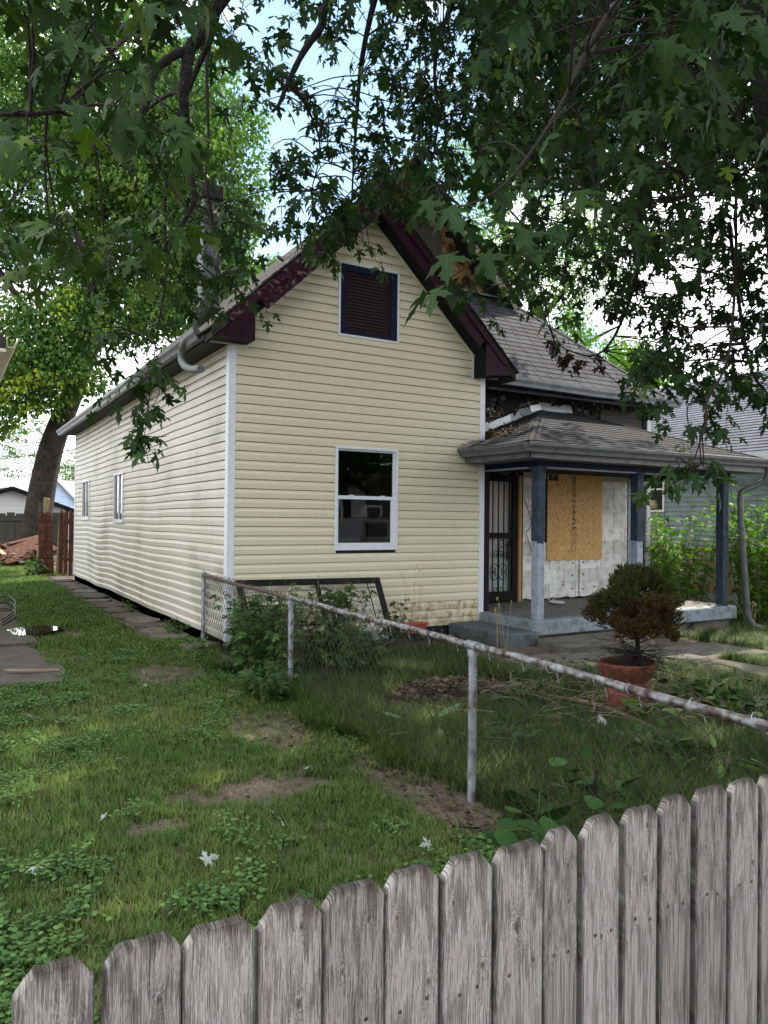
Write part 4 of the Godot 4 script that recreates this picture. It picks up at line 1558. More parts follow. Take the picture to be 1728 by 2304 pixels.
		var ln := spline(q, 14)
		b.tube(ln, [0.0065], 5)
		part("cable", b, M.cable_black, wl)
	# door opening: side casing, security door, white door behind it
	b = MB.new()
	b.ab(Vector3(W + 0.03, YB, -0.10), Vector3(W + 0.10, 2.40, -0.03), 0.004)
	part("navy_casing", b, M.navy, wl)
	b = MB.new()
	b.ab(Vector3(W + 0.10, FY, -0.20), Vector3(W + 0.19, 2.36, -0.06), 0.004)
	part("purple_casing", b, M.purple, wl)
	b = MB.new()
	b.ab(Vector3(W + 0.20, FY, -0.40), Vector3(W + 0.32, 2.22, -0.24), 0.005)
	part("peeling_casing", b, M.jamb, wl)
	b = MB.new()
	b.ab(Vector3(5.20, FY, zw - 0.02), Vector3(5.262, 2.36, zw + 0.05), 0.004)
	part("bare_casing", b, M.raw_wood, wl)
	b = MB.new()
	b.ab(Vector3(5.263, FY, zw - 0.02), Vector3(5.30, 2.4, zw + 0.03), 0.002)
	part("charred_stud", b, M.char, wl)
	var dr := Node3D.new()
	dr.name = "security_door"
	wl.add_child(dr)
	dr.position = Vector3(4.34, FY + 0.02, zw + 0.0)
	var dw := 0.85
	var dh := 2.04
	b = MB.new()
	b.ab(Vector3(0, 0, -0.025), Vector3(0.07, dh, 0.02), 0.005)
	b.ab(Vector3(dw - 0.10, 0, -0.025), Vector3(dw, dh, 0.02), 0.005)
	b.ab(Vector3(0.071, dh - 0.10, -0.024), Vector3(dw - 0.101, dh, 0.019), 0.005)
	b.ab(Vector3(0.071, 0.0, -0.024), Vector3(dw - 0.101, 0.16, 0.019), 0.005)
	b.ab(Vector3(0.071, 1.02, -0.024), Vector3(dw - 0.101, 1.11, 0.019), 0.005)
	part("frame", b, M.iron, dr)
	for i in 6:
		b = MB.new()
		var x := 0.07 + (dw - 0.17) * (i + 0.5) / 6.0
		b.ab(Vector3(x - 0.007, 0.16, -0.008), Vector3(x + 0.007, dh - 0.1, 0.006))
		part("bar", b, M.iron, dr)
	for c: Array in [[0.47, 0.48, 1.0], [0.47, 0.48, -1.0], [0.64, 0.98, -0.8]]:
		b = MB.new()
		for sg: float in [-1.0, 1.0]:
			for h: Array in [[0.02, 0.105, 0.062], [0.27, 0.06, 0.036]]:
				var pts := []
				var hh: float = h[0]
				var rr: float = h[1]
				for i in 22:
					var a := PI * 2.3 * i / 21.0
					var r := rr * (1.0 - 0.034 * i)
					pts.append(Vector3(c[0] + sg * (rr * 0.95 - r * cos(a) * 0.9), c[1] + c[2] * (hh + rr * 0.2 + r * sin(a)), 0.01))
				b.tube(pts, [0.0065], 5)
		b.tube([Vector3(c[0], c[1], 0.01), Vector3(c[0], c[1] + c[2] * 0.36, 0.01), Vector3(c[0], c[1] + c[2] * 0.42, 0.01)], [0.009, 0.014, 0.004], 6)
		part("scrollwork", b, M.iron, dr)
	b = MB.new()
	b.quad(Vector3(0.05, 0.1, -0.012), Vector3(dw - 0.08, 0.1, -0.012), Vector3(dw - 0.08, dh - 0.05, -0.012), Vector3(0.05, dh - 0.05, -0.012))
	part("pane", b, M.glass, dr)
	b = MB.new()
	b.ab(Vector3(-0.02, -0.01, -0.16), Vector3(0.88, 2.05, -0.12))
	for q: Array in [[0.1, 0.15, 0.38, 0.85], [0.48, 0.15, 0.76, 0.85], [0.1, 1.0, 0.38, 1.85], [0.48, 1.0, 0.76, 1.85]]:
		b.ab(Vector3(q[0], q[1], -0.12), Vector3(q[2], q[3], -0.112), 0.006)
	part("inner_door", b, M.door_white, dr)
	# downspout at the right front post
	b = MB.new()
	var ds := spline([Vector3(8.42, 2.50, 1.44), Vector3(8.42, 2.36, 1.43), Vector3(8.36, 2.26, 1.36), Vector3(8.12, 2.14, 1.24), Vector3(8.06, 2.02, 1.21), Vector3(8.08, 1.5, 1.22), Vector3(8.14, 0.9, 1.23), Vector3(8.20, 0.30, 1.24), Vector3(8.22, 0.12, 1.25), Vector3(8.29, -0.02, 1.30), Vector3(8.42, -0.07, 1.38)], 50)
	var rad := []
	for i in ds.size():
		rad.append(0.048 + (0.003 if i % 2 else 0.0))
	b.tube(ds, rad, 8)
	part("downspout", b, M.gutter_dirty, home)
	b = MB.new()
	for y: float in [1.52, 1.36]:
		b.tube([Vector3(7.78, y + 0.05, 1.11), Vector3(7.86, y + 0.04, 1.105), Vector3(7.96, y + 0.02, 1.12), Vector3(8.06, y, 1.28), Vector3(8.15, y - 0.02, 1.26)], [0.006], 5)
	part("tie_wire", b, M.wire, home)


func spline(pts: Array, n: int) -> Array:
	var out := []
	var m := pts.size()
	for i in n + 1:
		var t := float(i) / n * (m - 1)
		var k := mini(int(t), m - 2)
		var f := t - k
		var a: Vector3 = pts[maxi(k - 1, 0)]
		var b: Vector3 = pts[k]
		var c: Vector3 = pts[k + 1]
		var d: Vector3 = pts[mini(k + 2, m - 1)]
		out.append(b.cubic_interpolate(c, a, d, f))
	return out


func background() -> void:
	# ---- blue grey house beyond the porch
	var h := thing("neighbour_house", "blue grey lap sided house with dark shingle roof beyond the porch", "house")
	var X := 11.2
	var SXN := Transform3D(Basis(Vector3(0, 0, 1), Vector3.UP, Vector3(-1, 0, 0)), Vector3(X, 0, 0))
	mat("blue_siding", [S(108, 126, 136), S(120, 138, 148)], Vector3(2, 2, 2), 0.55, 0.0, [S(214, 210, 198), S(255, 255, 255), S(255, 255, 255)], 0.4)
	mat("blue_shingle", [S(62, 66, 82), S(90, 95, 114), S(110, 114, 134)], Vector3(1.5, 6, 1.5), 0.95, 0.4, [S(200, 200, 200), S(255, 255, 255)], 0.6, 0.06)
	for k in 25:
		var b := MB.new()
		var y := 0.3 + k * 0.105
		b.quad(SXN * Vector3(-16, y, 0.03), SXN * Vector3(0.6, y, 0.03), SXN * Vector3(0.6, y + 0.108, 0.004), SXN * Vector3(-16, y + 0.108, 0.004))
		b.quad(SXN * Vector3(-16, y, 0.0), SXN * Vector3(0.6, y, 0.0), SXN * Vector3(0.6, y, 0.03), SXN * Vector3(-16, y, 0.03))
		part("siding_plank", b, M.blue_siding, h)
	var b := MB.new()
	b.ab(Vector3(X + 0.01, -0.3, -16), Vector3(18.4, 2.95, 0.59))
	b.extrude(PackedVector2Array([Vector2(X, 2.94), Vector2(18.4, 2.94), Vector2(14.8, 5.2)]), Vector3(0, 0, 0.4), Vector3(0, 0, 0.58), Vector3.RIGHT, Vector3.UP)
	part("wall", b, M.blue_siding, h)
	var wn := Node3D.new()
	wn.name = "window"
	h.add_child(wn)
	wn.position = Vector3(X - 0.02, 1.86, -2.78)
	b = MB.new()
	for q: Array in [[-0.55, 0.0, 0.0, 0.05], [-0.55, 1.0, 0.0, 1.06], [-0.55, 0.05, -0.5, 1.0], [-0.05, 0.05, 0.0, 1.0], [-0.5, 0.5, -0.05, 0.54]]:
		b.ab(Vector3(-0.03, q[1], q[0]), Vector3(0.03, q[3], q[2]), 0.004)
	part("frame", b, M.vinyl_white, wn)
	b = MB.new()
	b.ab(Vector3(-0.012, 0.05, -0.5), Vector3(-0.006, 1.0, -0.05))
	part("pane", b, M.dark_room, wn)
	b = MB.new()
	b.lathe(PackedVector2Array([Vector2(0.0, 0.0), Vector2(0.08, 0.02), Vector2(0.1, 0.1), Vector2(0.06, 0.2), Vector2(0.0, 0.22)]), 10, Vector3(-0.03, 0.06, -0.28))
	part("vase", b, M.pale_wood, wn)
	# roof in courses
	var o := Vector3(10.78, 2.98, -17.0)
	var up := Vector3(4.02, 2.5, 0).normalized()
	var rows := 34
	for r in rows:
		b = MB.new()
		var a := o + up * (r * 0.14)
		var c := a + up * 0.15
		var nn := Vector3(-up.y, up.x, 0)
		b.quad(a + nn * 0.014, a + nn * 0.014 + Vector3(0, 0, 17.9), c + Vector3(0, 0, 17.9), c)
		b.quad(a, a + Vector3(0, 0, 17.9), a + nn * 0.014 + Vector3(0, 0, 17.9), a + nn * 0.014)
		part("shingle_course", b, M.blue_shingle, h)
	b = MB.new()
	b.quad(o, o + up * 4.76, o + up * 4.76 + Vector3(0, 0, 17.9), o + Vector3(0, 0, 17.9))
	b.quad(o + up * 4.76, o + Vector3(8.1, 0, 0), o + Vector3(8.1, 0, 17.9), o + up * 4.76 + Vector3(0, 0, 17.9))
	part("roof_deck", b, M.blue_shingle, h)
	b = MB.new()
	b.ab(Vector3(10.72, 2.80, -17.0), Vector3(10.77, 2.99, 0.92))
	b.ab(Vector3(10.771, 2.80, -17.0), Vector3(11.2, 2.82, 0.92))
	part("fascia", b, M.vinyl_white, h)
	# ---- timber railing in front of it
	var df := thing("deck_railing", "brown timber railing with square balusters below the blue grey house", "railing")
	b = MB.new()
	b.ab(Vector3(10.26, 1.02, -4.6), Vector3(10.36, 1.09, 1.0), 0.004)
	part("top_rail", b, M.deck_wood, df)
	b = MB.new()
	b.ab(Vector3(10.28, 0.28, -4.6), Vector3(10.34, 0.36, 1.0), 0.004)
	part("bottom_rail", b, M.deck_wood, df)
	var z := -4.5
	while z < 1.0:
		b = MB.new()
		b.ab(Vector3(10.22, 0.2, z), Vector3(10.259, 1.14, z + 0.06), 0.004)
		part("baluster", b, M.deck_wood, df)
		z += 0.19
	# ---- left neighbour: only the tip of its eave is in view
	var ln := thing("left_house", "pale eave corner of the neighbouring house at the far left edge", "house")
	b = MB.new()
	b.ab(Vector3(-9.0, -0.3, -9.0), Vector3(-3.0, 3.57, -1.9))
	part("wall", b, M.siding_side, ln)
	b = MB.new()
	b.ab(Vector3(-9.4, 3.58, -9.3), Vector3(-2.31, 3.62, -1.42))
	part("soffit", b, M.siding, ln)
	b = MB.new()
	gutter(b, Vector3(-2.305, 3.64, -9.3), Vector3(-2.305, 3.64, -1.42), Vector3(1, 0, 0), 0.13)
	part("gutter", b, M.siding, ln)
	b = MB.new()
	b.extrude(PackedVector2Array([Vector2(-9.4, 3.63), Vector2(-2.31, 3.63), Vector2(-2.31, 3.74), Vector2(-5.9, 5.6), Vector2(-9.4, 3.74)]), Vector3(0, 0, -9.3), Vector3(0, 0, -1.42), Vector3.RIGHT, Vector3.UP)
	part("roof", b, M.old_shingle, ln)
	# ---- white garage behind the yard
	var g := thing("garage", "white sided garage with black roof edge behind the big trunk", "garage", Vector3.ZERO)
	var gx := Transform3D(Basis(Vector3.UP, 0.25), Vector3(-0.55, 0.25, -25.3))
	mat("white_siding", [S(206, 208, 210), S(220, 222, 224)], Vector3(1, 1, 1), 0.6, 0.0)
	b = MB.new()
	b.ab(Vector3(-2.6, 0.0, -5.5), Vector3(2.6, 1.5, -0.05))
	b.extrude(PackedVector2Array([Vector2(-2.6, 1.5), Vector2(2.6, 1.5), Vector2(0.0, 2.42)]), Vector3(0, 0, -5.5), Vector3(0, 0, -0.05), Vector3.RIGHT, Vector3.UP)
	part("wall", b, M.white_siding, g, gx)
	for k in 12:
		b = MB.new()
		var y := k * 0.2
		var hw := 2.6 if y < 1.45 else maxf(0.1, (2.42 - y) * 2.82)
		for q: Array in ([[-hw, hw]] if y > 1.35 else [[-hw, -1.7], [1.5, hw]]):
			b.quad(Vector3(q[0], y, 0.01), Vector3(q[1], y, 0.01), Vector3(q[1], y + 0.2, -0.02), Vector3(q[0], y + 0.2, -0.02))
			b.quad(Vector3(q[0], y, -0.03), Vector3(q[1], y, -0.03), Vector3(q[1], y, 0.01), Vector3(q[0], y, 0.01))
		part("siding_plank", b, M.white_siding, g, gx)
	b = MB.new()
	b.ab(Vector3(-1.7, 0.0, -0.045), Vector3(1.5, 1.38, -0.03))
	part("door", b, M.dark_room, g, gx)
	for s: float in [-1.0, 1.0]:
		b = MB.new()
		b.beam(Vector3(0, 2.50, -2.7), Vector3(s * 3.0, 1.46, -2.7), 5.9, 0.1)
		part("roof", b, M.old_shingle, g, gx)
		b = MB.new()
		b.beam(Vector3(0, 2.49, 0.28), Vector3(s * 3.02, 1.44, 0.28), 0.05, 0.17)
		part("rake_board", b, M.black_frame, g, gx)
	# ---- blue house behind the garage
	var bh := thing("blue_house", "pale blue gabled house with grey roof and brick chimney behind the garage", "house")
	mat("pale_blue", [S(168, 190, 220), S(184, 204, 230)], Vector3(1, 1, 1), 0.6)
	mat("pale_roof", [S(150, 152, 156), S(176, 178, 182)], Vector3(2, 2, 2), 0.9)
	mat("brick_red", [S(150, 84, 64), S(176, 112, 90), S(190, 150, 130)], Vector3(3, 6, 3), 0.9)
	var bx := Transform3D(Basis(Vector3.UP, 0.30), px(118, 1152, 45.0) * Vector3(1, 0, 1))
	b = MB.new()
	b.extrude(PackedVector2Array([Vector2(-1.35, 0), Vector2(1.35, 0), Vector2(1.35, 2.6), Vector2(0, 3.9), Vector2(-1.35, 2.6)]), Vector3(0, 0, -4), Vector3(0, 0, 0), Vector3.RIGHT, Vector3.UP)
	b.ab(Vector3(-7, 0, -9), Vector3(7, 2.6, -3.5))
	part("wall", b, M.pale_blue, bh, bx)
	for k in 12:
		b = MB.new()
		var y := 1.6 + k * 0.18
		var hw := 1.35 if y < 2.6 else maxf(0.06, (3.9 - y) * 1.03)
		b.quad(Vector3(-hw, y, 0.03), Vector3(hw, y, 0.03), Vector3(hw, y + 0.17, 0.004), Vector3(-hw, y + 0.17, 0.004))
		part("siding_plank", b, M.pale_blue, bh, bx)
	for s: float in [-1.0, 1.0]:
		b = MB.new()
		b.beam(Vector3(0, 4.0, -2.6), Vector3(s * 1.55, 2.5, -2.6), 5.6, 0.08)
		part("gable_roof", b, M.pale_roof, bh, bx)
		b = MB.new()
		b.beam(Vector3(0, 3.99, 0.24), Vector3(s * 1.56, 2.48, 0.24), 0.05, 0.14)
		part("rake_board", b, M.vinyl_white, bh, bx)
	b = MB.new()
	b.beam(Vector3(-7.2, 3.2, -4.6), Vector3(7.2, 3.2, -4.6), 3.0, 0.1, Vector3(0, 1, 0.7).normalized())
	part("main_roof", b, M.pale_roof, bh, bx)
	b = MB.new()
	b.ab(Vector3(0.80, 3.0, -5.0), Vector3(1.12, 4.75, -4.6), 0.02)
	part("chimney", b, M.brick_red, bh, bx)
	# ---- overhead wire
	b = MB.new()
	b.tube(spline([px(-60, 1040, 24.0), px(60, 1026, 24.0), px(180, 1008, 24.0), px(330, 960, 24.5)], 16), [0.014], 4)
	var wr := part("overhead_wire", b, M.cable_black)
	tag(wr, "thin black overhead wire crossing in front of the big trunk", "wire")


func fences() -> void:
	# ---- weathered picket fence in the foreground
	var pf := thing("picket_fence", "weathered grey dog-eared picket fence across the foreground", "fence", Vector3(0, 0, 7.25))
	var lo := S(92, 85, 81)
	var hi := S(188, 184, 182)
	var wm := S(126, 116, 109)
	var tx := []
	var kn := [[Vector3(0.42, 1.35, 0.10)], [Vector3(0.2, 0.75, 0.05), Vector3(0.8, 1.9, 0.07)], [Vector3(0.72, 0.62, 0.045), Vector3(0.3, 1.25, 0.04)], [Vector3(0.65, 0.45, 0.06), Vector3(0.62, 1.55, 0.08), Vector3(0.3, 2.3, 0.05)], [Vector3(0.5, 2.4, 0.06)], [Vector3(0.7, 0.9, 0.055), Vector3(0.75, 1.7, 0.06)]]
	for i in 6:
		var l: float = [0.0, 0.06, -0.10, 0.03, 0.10, -0.06][i]
		var t := wood_tex(31 + i * 13, 176, 704, lo.lightened(maxf(l, 0)).darkened(maxf(-l, 0)), hi.lightened(maxf(l, 0)).darkened(maxf(-l, 0)), wm, kn[i])
		var m := StandardMaterial3D.new()
		m.resource_name = "weathered_picket_%d" % i
		m.albedo_texture = t[0]
		m.heightmap_enabled = true
		m.heightmap_texture = t[1]
		m.heightmap_scale = 0.35
		m.roughness = 0.92
		tx.append(m)
	var xs := [[-2.845, -2.712, .805], [-2.699, -2.558, .810], [-2.553, -2.408, .804], [-2.402, -2.259, .805], [-2.256, -2.105, .807], [-2.102, -1.957, .806], [-1.953, -1.806, .806], [-1.794, -1.640, .798], [-1.636, -1.508, .805], [-1.505, -1.358, .812], [-1.350, -1.205, .806], [-1.202, -1.059, .811], [-1.054, -.9, .813], [-.897, -.744, .808], [-.738, -.590, .801]]
	var x := -0.584
	while x < 1.6:
		xs.append([x, x + rf(0.138, 0.15), rf(0.798, 0.812)])
		x += 0.155
	x = -3.16
	for i in 4:
		xs.append([x - 0.142, x, rf(0.795, 0.81)])
		x -= 0.153
	for i in xs.size():
		var a: float = xs[i][0]
		var c: float = xs[i][1]
		var h: float = xs[i][2]
		if i >= 8 and i < 24:
			c -= 0.011
		var w := c - a
		var b := MB.new()
		var o := PackedVector2Array()
		# dog-eared top worn round
		var e := 0.030 + rf(-0.005, 0.007)
		var r := rf(-0.003, 0.003)
		o.append_array([Vector2(0, 0), Vector2(w, 0), Vector2(w + r, h * 0.5), Vector2(w, h - e * 1.25)])
		for j in 5:
			var t := j / 4.0
			o.append(Vector2(w - e * t - 0.004 * sin(t * PI), h - e * 1.2 * (1.0 - t) + 0.006 * sin(t * PI) + rf(-0.0012, 0.0012)))
		for j in range(1, 6):
			o.append(Vector2(w - e - (w - 2 * e) * j / 6.0, h + rf(-0.003, 0.002)))
		for j in 5:
			var t := 1.0 - j / 4.0
			o.append(Vector2(e * t + 0.004 * sin(t * PI), h - e * 1.2 * (1.0 - t) + 0.006 * sin(t * PI) + rf(-0.0012, 0.0012)))
		o.append_array([Vector2(0, h - e * 1.25), Vector2(r, h * 0.5)])
		var th := 0.020
		var bev := 0.004
		var cen := Vector2(w * 0.5, h * 0.6)
		var uv := func(p: Vector2) -> Vector2: return Vector2(clampf(p.x / w, 0.01, 0.99), clampf((h + 0.012 - p.y) / (w * 4.0) , 0.0, 1.0))
		var inn := PackedVector2Array()
		for p in o:
			inn.append(Vector2(p.x + signf(cen.x - p.x) * minf(bev, absf(cen.x - p.x)), p.y - (bev if p.y > h - e else 0.0)))
		b.v.append(Vector3(cen.x, cen.y, th))
		b.n.append(Vector3(0, 0, 1))
		b.t.append(uv.call(cen))
		for p in inn:
			b.v.append(Vector3(p.x, p.y, th))
			b.n.append(Vector3(0, 0, 1))
			b.t.append(uv.call(p))
		for j in o.size():
			b.ix.append_array([0, 1 + (j + 1) % o.size(), 1 + j])
		for j in o.size():
			var p := o[j]
			var q := o[(j + 1) % o.size()]
			var pi := inn[j]
			var qi := inn[(j + 1) % o.size()]
			b.quad(Vector3(p.x, p.y, th - bev), Vector3(q.x, q.y, th - bev), Vector3(qi.x, qi.y, th), Vector3(pi.x, pi.y, th), uv.call(p), uv.call(q), uv.call(qi), uv.call(pi))
			b.quad(Vector3(p.x, p.y, 0), Vector3(q.x, q.y, 0), Vector3(q.x, q.y, th - bev), Vector3(p.x, p.y, th - bev), uv.call(p), uv.call(q), uv.call(q), uv.call(p))
		var bd := part("board", b, tx[(i * 5 + (i / 6)) % 6], pf, Transform3D(Basis(Vector3(0, 0, 1), rf(-0.003, 0.003)), Vector3(a, 0, rf(-0.004, 0.004))))
		for s: float in [0.3, 0.72]:
			var nb := MB.new()
			var q := Vector3(w * (s + rf(-0.06, 0.06)), 0.50 + rf(-0.012, 0.012), th)
			nb.tube([q - Vector3(0, 0, 0.001), q + Vector3(0, 0, 0.0012)], [0.0055, 0.0046], 7)
			part("nail", nb, M.rail_brown, bd)
	for y: float in [0.5, 0.14]:
		var b := MB.new()
		b.ab(Vector3(-3.75, y - 0.045, -0.045), Vector3(1.65, y + 0.045, -0.006), 0.004)
		part("rail", b, M.grey_wood, pf)

	# ---- chain link fence
	var cf := thing("chain_link_fence", "low chain link fence with rusty silver rail beside the cream house", "fence")
	var P := func(t: float) -> Vector3:   # t metres from the far end post
		var a := Vector3(-0.078, 0, -0.68)
		var c := Vector3(-0.345, 0, 5.27)
		var d := (c - a).normalized()
		var q := a + d * t
		q.y = gh(q.x, q.z)
		return q
	var H := 0.885
	var posts := [0.0, 3.08, 5.955, 9.0]
	for i in 4:
		var b := MB.new()
		var q: Vector3 = P.call(posts[i])
		var r := 0.024 if i else 0.027
		b.tube([Vector3(0, -0.1, 0), Vector3(0, H - 0.02 if i else H + 0.03, 0)], [r], 12)
		if i == 0:
			b.lathe(PackedVector2Array([Vector2(0.03, H + 0.02), Vector2(0.03, H + 0.04), Vector2(0.018, H + 0.055), Vector2(0, H + 0.058)]), 12)
			for y: float in [0.2, 0.45, 0.7]:
				b.tube([Vector3(0, y, 0), Vector3(0, y + 0.022, 0)], [0.032], 12)
		else:
			b.tube([Vector3(0, H - 0.06, 0), Vector3(0, H - 0.02, 0)], [0.03, 0.034], 12)
		part("post", b, M.galvanised, cf, Transform3D(Basis(), q))
	for i in 3:
		var b := MB.new()
		var line := []
		for k in 9:
			var q: Vector3 = P.call(lerpf(posts[i], posts[i + 1], k / 8.0))
			line.append(Vector3(q.x, lerpf(P.call(posts[i]).y, P.call(posts[i + 1]).y, k / 8.0) + H + 0.004 * sin(k * 1.3), q.z))
		b.tube(line, [0.0195], 10)
		part("top_rail", b, M.rail_brown if i == 0 else M.rail_rust, cf)
		if i:
			b = MB.new()
			var q: Vector3 = P.call(posts[i])
			var d := ((P.call(posts[i] + 1.0) as Vector3) - q).normalized()
			q.y += H
			b.tube([q - d * 0.05, q + d * 0.05], [0.026], 12)
			part("rail_clamp", b, M.galvanised, cf)
	var wb := MB.new()
	var p := 0.047
	var hh := 0.047
	var count := int(9.0 / p)
	var rows := int(0.93 / hh)
	for i in range(-2, count):
		var pts := []
		for j in rows + 1:
			var s := i * p + (p if (j + i) % 2 else 0.0)
			var y := 0.02 + j * hh + 0.006 * sin(i * 0.7 + j)
			var q: Vector3 = P.call(maxf(s, -0.12))
			var bulge := 0.018 * sin(i * 0.21) * sin(j * 0.35)
			q.y = maxf(P.call(maxf(s, 0.0)).y, q.y) + y
			if j == rows:
				q.y -= 0.012
			q.x += 0.022 + bulge + (0.004 if (j + i) % 2 else -0.004)
			if s < 0.0:
				q += Vector3(rf(-0.02, 0.02), rf(-0.015, 0.015), rf(-0.02, 0.02))
			pts.append(q)
		var d: Vector3 = pts[rows]
		pts.append(d + Vector3(rf(-0.01, 0.01), 0.022, (0.012 if i % 2 else -0.012)))
		wb.tube(pts, [0.0026], 3, false)
	var wm2 := part("wire_mesh", wb, M.wire, cf)
	wm2.set_meta("kind", "stuff")
	for i in 30:
		var b := MB.new()
		var t := 0.5 + i * 0.29 + rf(-0.06, 0.06)
		var q: Vector3 = P.call(t)
		q.y += H
		var pts := []
		for k in 9:
			var a := TAU * k / 8.0
			pts.append(q + Vector3(cos(a) * 0.024, sin(a) * 0.024, 0.004 * k))
		pts.append(q + Vector3(0.03, -0.07, 0.05))
		b.tube(pts, [0.0022], 4)
		part("tie", b, M.galvanised, cf)

	# ---- brown stockade panel at the back corner of the house
	var bf := thing("brown_fence", "peeling brown pointed picket panel at the rear corner of the house", "fence")
	for q: Array in [[-0.50, -13.60, 0.30, 1.78, 0.02], [-0.33, -13.52, 0.12, 1.74, 0.05], [-0.12, -13.42, 0.11, 1.78, 0.0], [-0.005, -13.38, 0.11, 1.79, 0.0], [0.11, -13.34, 0.1, 1.79, 0.0], [0.215, -13.3, 0.1, 1.79, 0.0], [0.32, -13.25, 0.1, 1.48, 0.0], [0.43, -13.2, 0.1, 1.79, 0.0], [0.54, -13.15, 0.1, 1.78, 0.0]]:
		var b := MB.new()
		var w: float = q[2]
		var h: float = q[3]
		var o := PackedVector2Array([Vector2(-w / 2, 0), Vector2(w / 2, 0), Vector2(w / 2, h - 0.13), Vector2(w * 0.25, h - 0.04), Vector2(0, h), Vector2(-w * 0.25, h - 0.04), Vector2(-w / 2, h - 0.13)])
		if w > 0.2:
			o = PackedVector2Array([Vector2(-w / 2, 0), Vector2(w / 2, 0), Vector2(w / 2, h - 0.08), Vector2(w * 0.2, h - 0.02), Vector2(0.02, h - 0.1), Vector2(-w * 0.2, h), Vector2(-w / 2, h - 0.05)])
		b.extrude(o, Vector3(0, 0, -0.01), Vector3(0, 0, 0.01), Vector3.RIGHT, Vector3.UP)
		part("picket", b, M.brown_paint, bf, Transform3D(Basis(Vector3(0, 0, 1), q[4]) * Basis(Vector3.UP, 0.2), Vector3(q[0], gh(q[0], q[1]), q[1])))
	var b := MB.new()
	b.ab(Vector3(-0.14, 0.4, -13.6), Vector3(0.6, 0.49, -13.55))
	b.ab(Vector3(-0.14, 1.4, -13.6), Vector3(0.6, 1.49, -13.55))
	part("rail", b, M.brown_paint, bf)
	for q: Array in [[-0.19, -13.46, 0.12, 1.72, "mossy_wood", -0.05], [-0.46, -13.9, 0.12, 2.15, "mossy_wood", 0.0], [-0.66, -14.0, 0.13, 2.15, "pale_wood", -0.12], [-0.58, -13.95, 0.1, 2.0, "grey_wood", 0.0]]:
		b = MB.new()
		b.ab(Vector3(-q[2] / 2, 0, -0.03), Vector3(q[2] / 2, q[3], 0.03), 0.008)
		part("loose_board" if q[4] != "grey_wood" else "post", b, M[q[4]], bf, Transform3D(Basis(Vector3(0, 0, 1), q[5]), Vector3(q[0], gh(q[0], q[1]), q[1])))
	# ---- dark board fence behind the big tree
	var kf := thing("dark_fence", "dark weathered board fence behind the big tree trunk", "fence")
	x = -6.0
	while x < 3.5:
		b = MB.new()
		b.ab(Vector3(0, 0, 0), Vector3(0.27, 1.55 + rf(-0.03, 0.03), 0.02), 0.004)
		part("board", b, M.grey_wood, kf, Transform3D(Basis(), Vector3(x, 0.2, -21.6)))
		x += 0.30
	for y: float in [0.65, 1.45]:
		b = MB.new()
		b.ab(Vector3(-6, y, -21.57), Vector3(3.5, y + 0.09, -21.53))
		part("rail", b, M.grey_wood, kf)


# where the line of sight through a pixel meets the plane axis = value (0 x, 1 y, 2 z)
func onp(u: float, vv: float, axis: int, val: float) -> Vector3:
	var d := px(u, vv, 1.0) - CAM
	return CAM + d * ((val - CAM[axis]) / d[axis])


func gp(u: float, vv: float) -> Vector3:   # a spot on the ground
	var p := onp(u, vv, 1, 0.0)
	for i in 3:
		p = onp(u, vv, 1, gh(p.x, p.z))
	return p


func ground(x: float, z: float, up := 0.0) -> Vector3:
	return Vector3(x, gh(x, z) + up, z)


# a maple leaf in the xy plane, stalk at the origin, tip along +y
func leaf_mesh(fine: bool, curl := 1.0, wide := 1.0, twist := 0.0) -> ArrayMesh:
	var half: Array
	if fine:
		half = [[0.0, 0.0], [0.12, -0.05], [0.32, -0.08], [0.25, 0.05], [0.17, 0.12], [0.33, 0.20], [0.43, 0.17], [0.46, 0.28], [0.66, 0.40], [0.46, 0.41], [0.43, 0.50], [0.29, 0.41], [0.13, 0.33], [0.14, 0.52], [0.27, 0.61], [0.17, 0.66], [0.18, 0.78], [0.08, 0.82], [0.0, 1.05]]
	else:
		half = [[0.0, 0.0], [0.28, -0.06], [0.2, 0.13], [0.60, 0.40], [0.16, 0.36], [0.2, 0.66], [0.0, 1.05]]
	var o := PackedVector2Array()
	for p: Array in half:
		o.append(Vector2(p[0], p[1]))
	for i in range(half.size() - 2, 0, -1):
		o.append(Vector2(-half[i][0], half[i][1]))
	var f := Geometry2D.triangulate_polygon(o)
	var b := MB.new()
	for p in o:
		b.v.append(Vector3(p.x * wide, p.y, curl * (-0.45 * p.x * p.x - 0.16 * p.y * p.y + 0.10 * absf(p.x)) + twist * p.x * p.y))
		b.n.append(Vector3(curl * (0.9 * p.x - 0.1 * signf(p.x)) - twist * p.y, curl * 0.32 * p.y - twist * p.x, 1.0).normalized())
		b.t.append(Vector2((p.x + 0.7) / 1.4, 1.0 - (p.y + 0.1) / 1.2))
	for i in range(0, f.size(), 3):
		var ar := (o[f[i + 1]] - o[f[i]]).cross(o[f[i + 2]] - o[f[i]])
		if ar > 0:
			b.ix.append_array([f[i], f[i + 2], f[i + 1]])
		else:
			b.ix.append_array([f[i], f[i + 1], f[i + 2]])
	return b.mesh()


